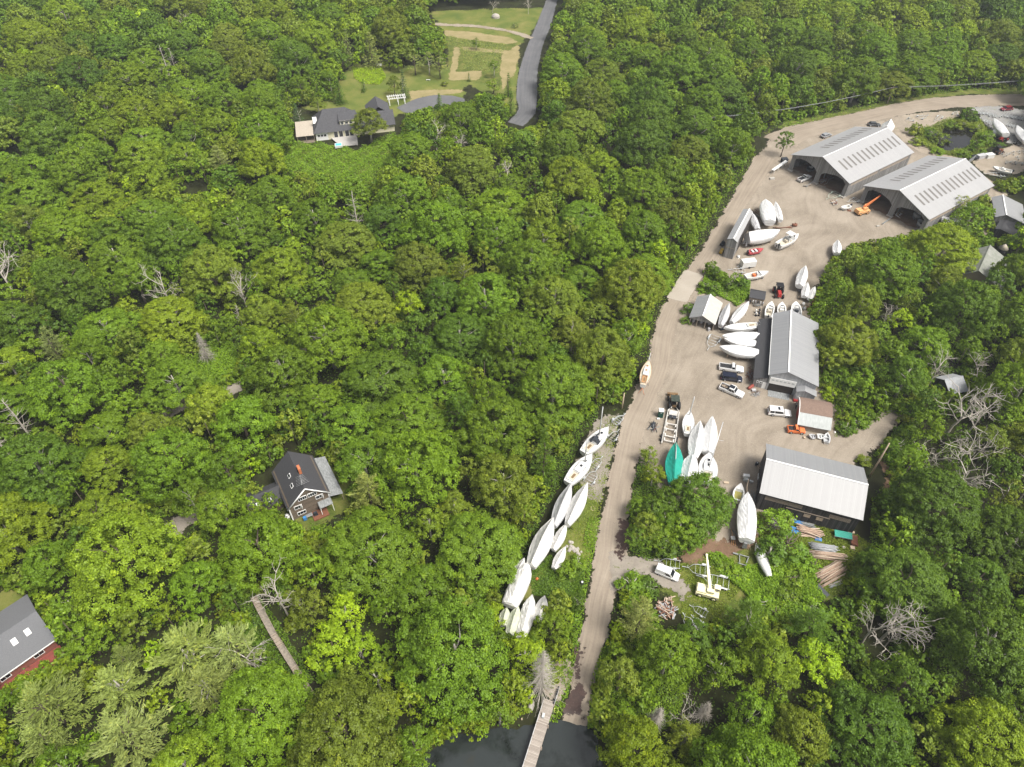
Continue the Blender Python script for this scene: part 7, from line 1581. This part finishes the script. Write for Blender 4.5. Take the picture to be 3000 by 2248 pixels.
thing('wooden_cradle', 'B2', 1890, 290, R(-20), 'weathered timber boat cradle beside the long upturned hull', 'cradle', lambda mb: ([mb.box((0, y, .5), (1.9, .16, .16), rz=.0) for y in (-1.0, 1.0)], [mb.box((x, 0, .35), (.16, 2.2, .16), rz=.15 * s_) for x, s_ in ((-.7, 1), (.7, -1))], [mb.box((x, y, .3), (.14, .14, .7)) for x in (-.8, .8) for y in (-1, 1)], mb.box((-1.6, 1.0, .4), (1.0, .3, .12)), OLDGREY)[-1])
thing('trestle', 'A8', 640, 1230, 0, 'small wooden trestle on the bare earth behind the wrapped motor yacht', 'trestle', lambda mb: (mb.tube([(-.6, -.5, .05), (0, .3, .9), (.3, -.6, .05)], .06, 4), mb.tube([(0, .3, .9), (.2, .9, .05)], .06, 4), PALEWOOD)[-1])
thing('sawhorse_table', 'A8', 430, 1150, 0, 'white topped stand with orange legs left of the wrapped motor yacht', 'stand', lambda mb: (mb.box((0, .3, .8), (.75, .8, .12)), setattr(mb, 'mi', 1), [mb.tube([(x, .2, .8), (x * 1.2, -.9, .05)], .05, 4) for x in (-.3, 0, .3)], mb.tube([(.05, .6, .8), (.15, 2.6, .5)], .05, 4), [WHITE, M('orange_wood', (.62, .33, .14), (.5, .26, .1), 3, .7)])[-1])
thing('spar', 'A8', 512, 1105, R(-63), 'grey spar lying on the ground left of the wrapped motor yacht', 'spar', lambda mb: (mb.tube([(-2.3, 0, .15), (2.3, 0, .5)], .08, 6), OLDGREY)[-1])
thing('generator', 'A8', 600, 350, R(-6), 'white topped grey machine standing above the small cuddy boat', 'machine', lambda mb: (mb.box((0, .4, 1.0), (1.3, .7, .7)), setattr(mb, 'mi', 1), mb.box((0, -.2, .5), (.8, .7, .8)), [mb.cyl((x, -.1, .2), .22, .12, 'x') for x in (-.45, .45)], [WHITE, GALV])[-1])
thing('water_pump', 'A8', 668, 385, R(-30), 'small grey outboard stand right of the white topped machine', 'stand', lambda mb: (mb.box((0, 0, .7), (.8, .35, .3)), mb.box((0, 0, .35), (.2, .2, .7)), GALV)[-1])
thing('drum', 'A8', 745, 150, 0, 'black drum with a pale cap standing alone left of the barn', 'drum', lambda mb: (mb.cyl((0, 0, .42), .36, .84), setattr(mb, 'mi', 1), mb.cyl((0, 0, .87), .14, .06), [M('dark_drum', (.03, .04, .055), (.02, .028, .04), 2, .5), WHITE])[-1])
thing('gas_cylinder', 'A8', 768, 310, R(-20), 'long pale cylinder lying against the left end of the barn', 'cylinder', lambda mb: (mb.tube([(0, -.8, .3), (0, .8, .3)], .2, 10), ALU)[-1])
thing('ladder', 'A8', 795, 215, R(35), 'wooden ladder leaning at the left end of the barn', 'ladder', lambda mb: ([mb.tube([(x, -1, .1), (x, 1, .9)], .04, 4) for x in (-.3, .3)], [mb.tube([(-.3, y, .5 + y * .4), (.3, y, .5 + y * .4)], .03, 4) for y in np.linspace(-.85, .85, 6)], PALEWOOD)[-1])
pile('A8', 700, 620, R(75), 4.0, 1.8, .3, 14, .05, 'thin timbers and pipes lying along the left wall of the barn', 'timber_rack', [OLDGREY, POLE3, PALEWOOD], .06, 'timber')
thing('crate', 'A8', 345, 385, R(-5), 'low pale wooden skid on the bare ground beside the round oak', 'skid', crate(1.0, .45, .25, PALEWOOD)); thing('crate', 'A8', 355, 635, R(8), 'pale block lying on the dark earth right of the round oak', 'block', crate(.8, .4, .25, PALEWOOD))
pile('A3', 1180, 760, R(-10), 2.6, 1.6, .7, 16, .06, 'low rack of loose timber in front of the motor shelter', 'timber_rack', [WOOD, OLDGREY], .3, 'timber')
for i, (x, y) in enumerate(((1150, 860), (1200, 850), (1150, 905), (1195, 905))):
    thing('outboard_motor', 'A3', x, y, .4 * i, 'outboard motor on a stand left of the three open motor boats, %s' % ('back left', 'back right', 'front left', 'front right')[i], 'outboard motor', lambda mb: (mb.box((0, 0, .9), (.4, .55, .45), taper=.75), setattr(mb, 'mi', 1), mb.box((0, 0, .45), (.16, .18, .8)), mb.box((0, 0, .06), (.7, .6, .1)), [DARK if i % 2 else WHITE, BLACK])[-1])
for i, (x, y, c) in enumerate(((205, 1010, 'left'), (320, 1030, 'middle'), (445, 1050, 'right'))):
    thing('wrapped_motor', 'A3', x, y, 0, 'pale wrapped outboard motor on a stand in the %s bay of the boat garage' % c, 'outboard motor', lambda mb: (mb.box((0, 0, 1.0), (.7, .7, .8), taper=.7), setattr(mb, 'mi', 1), mb.box((0, -.1, .4), (.5, .1, .8)), mb.box((0, -.35, .05), (.7, .9, .1)), [GREYWRAP, WOOD])[-1])
thing('crate', 'A3', 440, 1130, .2, 'grey upright box at the right front corner of the boat garage', 'box', crate(.5, .6, .9, GREYWRAP))
thing('machine', 'A3', 640, 1110, .3, 'dark machine with a red top between the garage and the decked sailboat', 'machine', lambda mb: (mb.box((0, 0, .5), (1.2, .9, .7)), setattr(mb, 'mi', 1), mb.box((.1, .2, .95), (.4, .4, .25)), [DARK, RED])[-1])
thing('work_bench', 'A3', 1830, 640, R(-40), 'white and brown slatted bench below the little covered dinghies', 'bench', lambda mb: ([mb.box((x, 0, .6), (.2, 1.6, .06)) for x in (-.5, -.2, .1, .4)], [mb.box((x, y, .3), (.1, .1, .6)) for x in (-.45, .4) for y in (-.7, .7)], PALEWOOD)[-1])
thing('fuel_trailer', 'A3', 1815, 540, R(5), 'dark grey box on wheels left of the little covered dinghies', 'cart', lambda mb: (mb.box((0, 0, .6), (1.2, .9, .5)), [mb.cyl((0, y, .25), .25, .12, 'y') for y in (-.5, .5)], STEEL)[-1])
for i, (x, y, m_) in enumerate(((1860, 750, WHITE), (1945, 760, PALEWOOD), (1870, 820, STEEL), (1930, 815, RUST))):
    thing('barrel', 'A3', x, y, 0, '%s barrel in the clutter right of the three open motor boats' % ('white', 'pale brown', 'grey', 'rusty')[i], 'barrel', lambda mb: (mb.cyl((0, 0, .5), .38, 1.0), mb.cyl((0, 0, 1.01), .3, .04), m_)[-1])
pile('A3', 2040, 720, R(70), 3.4, 1.3, .9, 16, .07, 'red painted iron beams stacked at the trees behind the long shed', 'iron_stack', [RED, RUST], .1, 'iron stack', True)
pile('A5', 1800, 420, R(80), 4.0, 1.6, .6, 40, .045, 'clutter of rusty iron rods along the lean-to of the long shed', 'iron_scrap', [RUST, STEEL, RUST], .8, 'scrap heap')
thing('rusty_tank', 'A5', 1805, 610, R(38), 'rusty red tank lying at the lower corner of the lean-to', 'tank', lambda mb: (mb.tube([(-.95, 0, .45), (-.8, 0, .45), (.8, 0, .45), (.95, 0, .45)], [.2, .4, .4, .2], 12), M('red_rust_tank', (.30, .07, .05), (.18, .05, .04), 3, .7))[-1])
pile('A5', 1880, 700, R(10), 2.2, 1.8, .4, 40, .035, 'heap of chain and metal stands in front of the lean-to', 'iron_scrap', [STEEL, GALV, RUST], 1.2, 'scrap heap')
thing('crate', 'A5', 1850, 655, .1, 'pale grey crate among the scrap in front of the lean-to', 'box', crate(.9, .6, .5, GREYWRAP))
pile('A5', 330, 1210, R(65), 3.0, 1.6, .4, 16, .05, 'dark pipes and scrap below the portable toilet', 'iron_scrap', [DARK, OLDGREY, RUST], .5, 'scrap heap')
thing('crate', 'A5', 405, 1085, .1, 'small white box on the ground below the portable toilet', 'box', crate(.6, .4, .35, WHITE))
thing('bench', 'A5', 330, 1180, R(60), 'black metal bench left of the hydraulic trailer', 'bench', lambda mb: (mb.box((0, 0, .45), (1.7, .5, .06)), mb.box((0, .28, .75), (1.7, .06, .5)), [mb.box((x, 0, .22), (.08, .45, .44)) for x in (-.75, .75)], DARK)[-1])
for i, (x, y, z_) in enumerate(((2020, 560, 1), (0, 0, 0))):
    if z_: thing('round_tank', 'A4', 1670, 660, 0, 'round white tank with a red lid left of the red tractor', 'tank', lambda mb: (mb.cyl((0, 0, .9), 1.5, 1.8, n=18), setattr(mb, 'mi', 1), mb.cyl((.2, .1, 1.84), .5, .1), [WHITE, RED])[-1])
thing('crate', 'A4', 1540, 1075, R(15), 'white box trailer body at the corner of the lower open shed', 'box', crate(2.8, 1.8, 1.3, WHITE)); thing('crate', 'A4', 1390, 1085, R(20), 'grey tarpaulined box at the corner of the lower open shed', 'box', crate(3.2, 1.6, 1.2, GREYWRAP)); thing('tub', 'A4', 1270, 1090, 0, 'dark round tub at the back corner of the lower open shed', 'tub', lambda mb: (mb.cyl((0, 0, .5), 1.1, 1.0, n=16), mb.cyl((0, 0, 1.02), .95, .04, n=16), DARK)[-1])
thing('board_fence', 'A4', 1215, 1150, R(40), 'grey board screen behind the lower open shed', 'fence', lambda mb: ([mb.box((x, 0, .8), (.28, .06, 1.6)) for x in np.arange(-2.4, 2.5, .3)], mb.box((0, .06, 1.1), (5, .08, .12)), OLDGREY)[-1])
thing('white_rack', 'A1', 150, 230, R(45), 'long white roofed rack standing beside the upper open shed', 'rack', lambda mb: (mb.box((0, 0, 1.5), (9.0, 1.0, .14), rx=.1), mb.box((0, .45, 1.2), (9, .08, .6)), [mb.box((x, y, .75), (.12, .12, 1.5)) for x in (-4, -1.3, 1.3, 4) for y in (-.4, .4)], WHITE)[-1])
thing('dumpster', 'A1', 225, 130, R(10), 'black lidded waste container under the slim tree by the upper shed', 'waste container', lambda mb: (mb.box((0, 0, .75), (1.9, 1.5, 1.4), taper=1.08), mb.box((0, 0, 1.5), (2.1, 1.7, .1), rx=.08), DARK)[-1])
thing('concrete_block', 'A1', 1565, 1045, .2, 'small pale block on the gravel in front of the lower shed', 'block', crate(.9, .5, .35, CONC_B)); thing('concrete_block', 'A1', 55, 370, .2, 'pale stone block at the end of the white rack', 'block', crate(1.6, .9, .5, CONC_B))
thing('timber', 'A1', 1680, 985, R(38), 'grey wooden beam leaning from the middle leg of the lower shed', 'timber', lambda mb: (mb.tube([(-2.2, 0, .15), (2.2, 0, .6)], .2, 4), OLDGREY)[-1])
pile('A1', 590, 460, R(25), 4.6, .9, .4, 8, .12, 'low line of logs in front of the middle leg of the upper shed', 'log_row', [WOOD, OLDGREY], .15, 'logs'); pile('A1', 830, 400, R(30), 6.0, 2.2, 1.1, 30, .08, 'stored timber and trailers parts in the right bay of the upper shed', 'timber_rack', [WOOD, OLDGREY, RUST], .3, 'timber')
pile('A1', 950, 710, R(45), 3.0, 2.2, .6, 30, .06, 'scrap heap at the right leg of the upper shed', 'scrap_heap', [RUST, STEEL, PALEWOOD, WHITE], 1.0, 'scrap heap', True)
pile('A1', 1870, 890, R(35), 3.2, 2.0, .9, 24, .07, 'reddish scrap stored in the right bay of the lower shed', 'scrap_heap', [RUST, PALEWOOD, WHITE], .9, 'scrap heap', True)
thing('pallet', 'A1', 1160, 822, R(-10), 'brown pallet on the gravel left of the orange crane', 'pallet', lambda mb: ([mb.box((x, 0, .14), (.13, 1.0, .03)) for x in np.arange(-.55, .6, .18)], [mb.box((0, y, .06), (1.2, .1, .1)) for y in (-.42, 0, .42)], RUST)[-1])
pile('A2', 1280, 690, R(3), 5.6, .8, .5, 16, .09, 'row of dark logs and pipes above the tall wrapped yacht', 'log_row', [DARK, RUST, WOOD], .08, 'logs')
thing('rusty_drum', 'A2', 1480, 650, 0, 'rusty brown boiler at the end of the dark log row', 'boiler', lambda mb: (mb.tube([(-.7, 0, .55), (.7, 0, .55)], .5, 12), mb.cyl((.1, 0, 1.1), .12, .4), RUST)[-1])
pile('A2', 900, 480, R(-60), 8.0, 3.6, .4, 60, .055, 'dark lumber strewn between the rack shed and the wide wrapped yacht', 'lumber_heap', [WOOD, RUST, OLDGREY, PALEWOOD], .5, 'lumber heap')
thing('yellow_machine', 'A2', 145, 1130, R(60), 'yellow air compressor at the front of the rack shed', 'compressor', lambda mb: (mb.box((-.5, 0, .6), (.8, .9, .8), taper=.9), mb.box((.5, 0, .6), (.8, .9, .8), taper=.9), setattr(mb, 'mi', 1), [mb.cyl((x, y, .22), .22, .14, 'y') for x in (-.5, .5) for y in (-.5, .5)], [YELLOW, BLACK])[-1])
thing('dark_machine', 'A2', 160, 1000, R(50), 'black winch machinery at the left wall of the rack shed', 'machine', lambda mb: (mb.box((0, 0, .5), (1.6, 1.0, .6)), mb.cyl((.3, 0, 1.0), .4, .8, 'y'), mb.tube([(-.6, 0, .6), (.9, .3, 1.5)], .06, 5), DARK)[-1])
thing('white_reel', 'A2', 455, 1220, 0, 'small white cable reel between the rack shed and the cargo trailer', 'reel', lambda mb: (mb.cyl((0, 0, .05), .45, .08), mb.cyl((0, 0, .3), .2, .45), mb.cyl((0, 0, .55), .45, .08), WHITE)[-1])
thing('motorbike', 'A6', 945, 800, R(70), 'dark motorbike leaning at the door end of the arched shed', 'motorbike', lambda mb: ([mb.cyl((x, 0, .32), .32, .12, 'y') for x in (-.65, .65)], mb.box((-.1, 0, .62), (.9, .25, .35)), mb.tube([(.65, 0, .32), (.45, 0, 1.0)], .05, 5), mb.tube([(.45, -.35, 1.02), (.45, .35, 1.02)], .03, 4), setattr(mb, 'mi', 1), mb.box((-.1, 0, .84), (.5, .26, .12)), [DARK, CHROME])[-1])
thing('red_bin', 'A6', 940, 690, 0, 'dark red planter box between the long shed and the arched shed', 'planter', crate(1.1, .7, .5, RED))
thing('white_stone', 'A6', 1768, 1355, 0, 'round white stone at the shrub end of the arched shed', 'stone', lambda mb: (mb.cyl((0, 0, .15), .3, .3, r2=.2), WHITE)[-1])
thing('wood_block', 'A6', 1120, 1480, R(80), 'small pale splitting block on the grass below the orange pickup', 'block', lambda mb: (mb.cyl((0, 0, .25), .22, .5), mb.cyl((.5, .1, .12), .1, .7, 'x'), PALEWOOD)[-1])
thing('grill', 'B8', 720, 785, R(30), 'blue covered bin on the terrace in front of the shingled house', 'bin', lambda mb: (mb.box((0, 0, .75), (.7, .6, .8), taper=.85), BLUETARP)[-1]); thing('patio_table', 'B8', 765, 760, R(30), 'grey slatted table on the terrace in front of the shingled house', 'table', lambda mb: ([mb.box((0, y, .95), (1.3, .17, .05)) for y in (-.3, -.1, .1, .3)], [mb.box((x, y, .6), (.07, .07, .7)) for x in (-.55, .55) for y in (-.3, .3)], OLDGREY)[-1]); thing('grill', 'B8', 825, 740, R(30), 'black covered grill on the terrace in front of the shingled house', 'grill', lambda mb: (mb.box((0, 0, .8), (.9, .6, .9), taper=.75), DARK)[-1])
thing('wheelbarrow', 'B8', 440, 540, R(40), 'white upturned tub at the left wall of the shingled house', 'tub', lambda mb: (mb.loft([[(math.cos(q) * .6 * s_, math.sin(q) * .4 * s_, z) for q in np.arange(0, 6.28, .6)] for z, s_ in ((0, 1), (.35, .85), (.45, .5))]), WHITE)[-1])
thing('lawn_swing', 'H2', 325, 748, 0, 'white garden swing under the tree behind the yellow house', 'swing', lambda mb: (mb.box((0, 0, .6), (1.8, .6, .1)), mb.box((0, .3, .95), (1.8, .08, .6)), [mb.tube([(x, -.6, 0), (x, 0, 2.1), (x, .6, 0)], .05, 4) for x in (-1.1, 1.1)], mb.tube([(-1.1, 0, 2.1), (1.1, 0, 2.1)], .05, 4), WHITE)[-1])
thing('garden_bench', 'H2', 880, 475, 0, 'white bench at the top edge of the lawn beside the fern bed', 'bench', lambda mb: (mb.box((0, 0, .45), (2.2, .6, .1)), mb.box((0, .3, .8), (2.2, .08, .5)), [mb.box((x, 0, .2), (.1, .5, .4)) for x in (-.9, .9)], WHITE)[-1]); thing('garden_bench', 'H2', 1230, 577, 0, 'white bench on the lawn under the birches', 'bench', lambda mb: (mb.box((0, 0, .4), (1.6, .5, .1)), [mb.box((x, 0, .2), (.1, .45, .4)) for x in (-.7, .7)], WHITE)[-1])
thing('boulder', 'H2', 1712, 128, 0, 'round white boulder on the upper meadow', 'boulder', lambda mb: (mb.loft([[(math.cos(q) * 2.0 * s_, math.sin(q) * 1.6 * s_, z) for q in np.arange(0, 6.28, .5)] for z, s_ in ((-.1, 1), (.8, 1), (1.5, .75), (1.9, .3))]), STONE)[-1])
# rocks beside the small covered boats: each rock is its own thing
for i in range(26):
    t = i / 25; x = 590 + 75 * t + gm.normal(0, 13); y = 985 + 80 * t + gm.normal(0, 14); s0 = gm.uniform(.18, .42); mb = MB()
    mb.loft([[(math.cos(q) * s0 * k * gm.uniform(.8, 1.2), math.sin(q) * s0 * k * gm.uniform(.8, 1.2), z * s0) for q in np.arange(0, 6.28, .9)] for z, k in ((0, 1), (.7, 1.1), (1.2, .5))])
    o = mb.build('rock', STONE, None, G('Z4', x, y)); tag(o, 'tan rock in the rock pile beside the slim covered boat', 'rock', 'rocks piled beside the covered boats')
thing('black_bin', 'Z4', 673, 1248, 0, 'black bin with a white lid at the road edge below the covered boats', 'bin', lambda mb: (mb.cyl((0, 0, .5), .38, 1.0, r2=.42), setattr(mb, 'mi', 1), mb.cyl((0, .1, 1.05), .22, .1), [BLACK, WHITE])[-1])
thing('orange_buoy', 'B4', 690, 718, 0, 'small orange buoy on the ground beside the large lumpy covered boat', 'buoy', lambda mb: (mb.loft([[(math.cos(q) * .3 * s_, math.sin(q) * .3 * s_, z) for q in np.arange(0, 6.28, .6)] for z, s_ in ((0, .4), (.2, .95), (.4, .9), (.6, .3))]), ORANGE)[-1])
thing('hoop', 'Z4', 745, 752, 0, 'pale ring lying on the grass beside the road', 'ring', lambda mb: (mb.tube([(math.cos(q) * .4, math.sin(q) * .5, .06) for q in np.linspace(0, 6.283, 20)], .05, 4), PALEWOOD)[-1])
pile('H1', 390, 420, R(-20), 2.6, 2.0, .6, 16, .1, 'reddish woodpile half hidden by the trees above the shingled house garden', 'woodpile', [RUST, POLE1, RED], .3, 'woodpile')
# clutter on the platform by the stairway
for i, (x, y, m_, lab) in enumerate(((730, 1210, WHITE, 'white bucket in the trees below the stairway, left'), (775, 1230, WHITE, 'white bucket in the trees below the stairway, right'), (705, 1288, WHITE, 'single white bucket lower down beside the stairway'), (820, 1130, RED, 'red bucket in the trees below the stairway'))):
    thing('bucket', 'S1', x, y, 0, lab, 'bucket', lambda mb: (mb.cyl((0, 0, .9), .28, .5, r2=.32), mb.cyl((0, 0, .3), .24, .6), m_)[-1])
# ================================================================== LIGHT
w = bpy.data.worlds.new('World'); sc.world = w; w.use_nodes = True
wn = w.node_tree; bg = wn.nodes['Background']; sky = wn.nodes.new('ShaderNodeTexSky'); sky.sky_type = 'NISHITA'
EL, AZ = R(60), R(125)      # azimuth clockwise from the view direction: sun on the right, a little behind the camera
sky.sun_disc = False; sky.sun_elevation = EL; sky.sun_rotation = AZ
sky.air_density = .8; sky.dust_density = 6.0; sky.ozone_density = .6; sky.altitude = 0
hs = wn.nodes.new('ShaderNodeHueSaturation'); hs.inputs['Saturation'].default_value = .35   # a thin white overcast
wn.links.new(sky.outputs[0], hs.inputs['Color']); wn.links.new(hs.outputs[0], bg.inputs[0]); bg.inputs[1].default_value = .098
sd_ = bpy.data.lights.new('sun', 'SUN'); sun = bpy.data.objects.new('sun', sd_); col.objects.link(sun)
sd_.energy = 2.4; sd_.angle = R(20); sd_.color = (1, .955, .88)
to = Vector((math.sin(AZ) * math.cos(EL), math.cos(AZ) * math.cos(EL), math.sin(EL)))
sun.rotation_euler = to.to_track_quat('Z', 'Y').to_euler(); sun.location = to * 300
sc.view_settings.view_transform = 'Standard'; sc.view_settings.look = 'None'; sc.view_settings.gamma = 1; sc.view_settings.use_curve_mapping = False
sc.view_settings.exposure = .95
sc.render.engine = 'CYCLES'
cy = sc.cycles; cy.max_bounces = 5; cy.diffuse_bounces = 3; cy.glossy_bounces = 2; cy.transmission_bounces = 3; cy.transparent_max_bounces = 12
cy.caustics_reflective = False; cy.caustics_refractive = False
cy.use_denoising = True
try: cy.denoiser = 'OPENIMAGEDENOISE'; cy.denoising_input_passes = 'RGB_ALBEDO_NORMAL'
except Exception: pass

# thin summer haze: one closed box of even air round the whole place
hm = bpy.data.materials.new('haze'); hm.use_nodes = True; ht = hm.node_tree; ht.nodes.clear()
ho = ht.nodes.new('ShaderNodeOutputMaterial'); hv = ht.nodes.new('ShaderNodeVolumePrincipled'); ht.links.new(hv.outputs[0], ho.inputs['Volume'])
hv.inputs['Color'].default_value = (.86, .92, 1, 1); hv.inputs['Density'].default_value = .00018; hv.inputs['Anisotropy'].default_value = .2
hb_ = MB(); hb_.box((0, 2000, 68), (7000, 9000, 146)); tag(hb_.build('haze', hm), 'thin pale haze lying over the far wood', 'haze', None, 'stuff')
cy.volume_bounces = 0
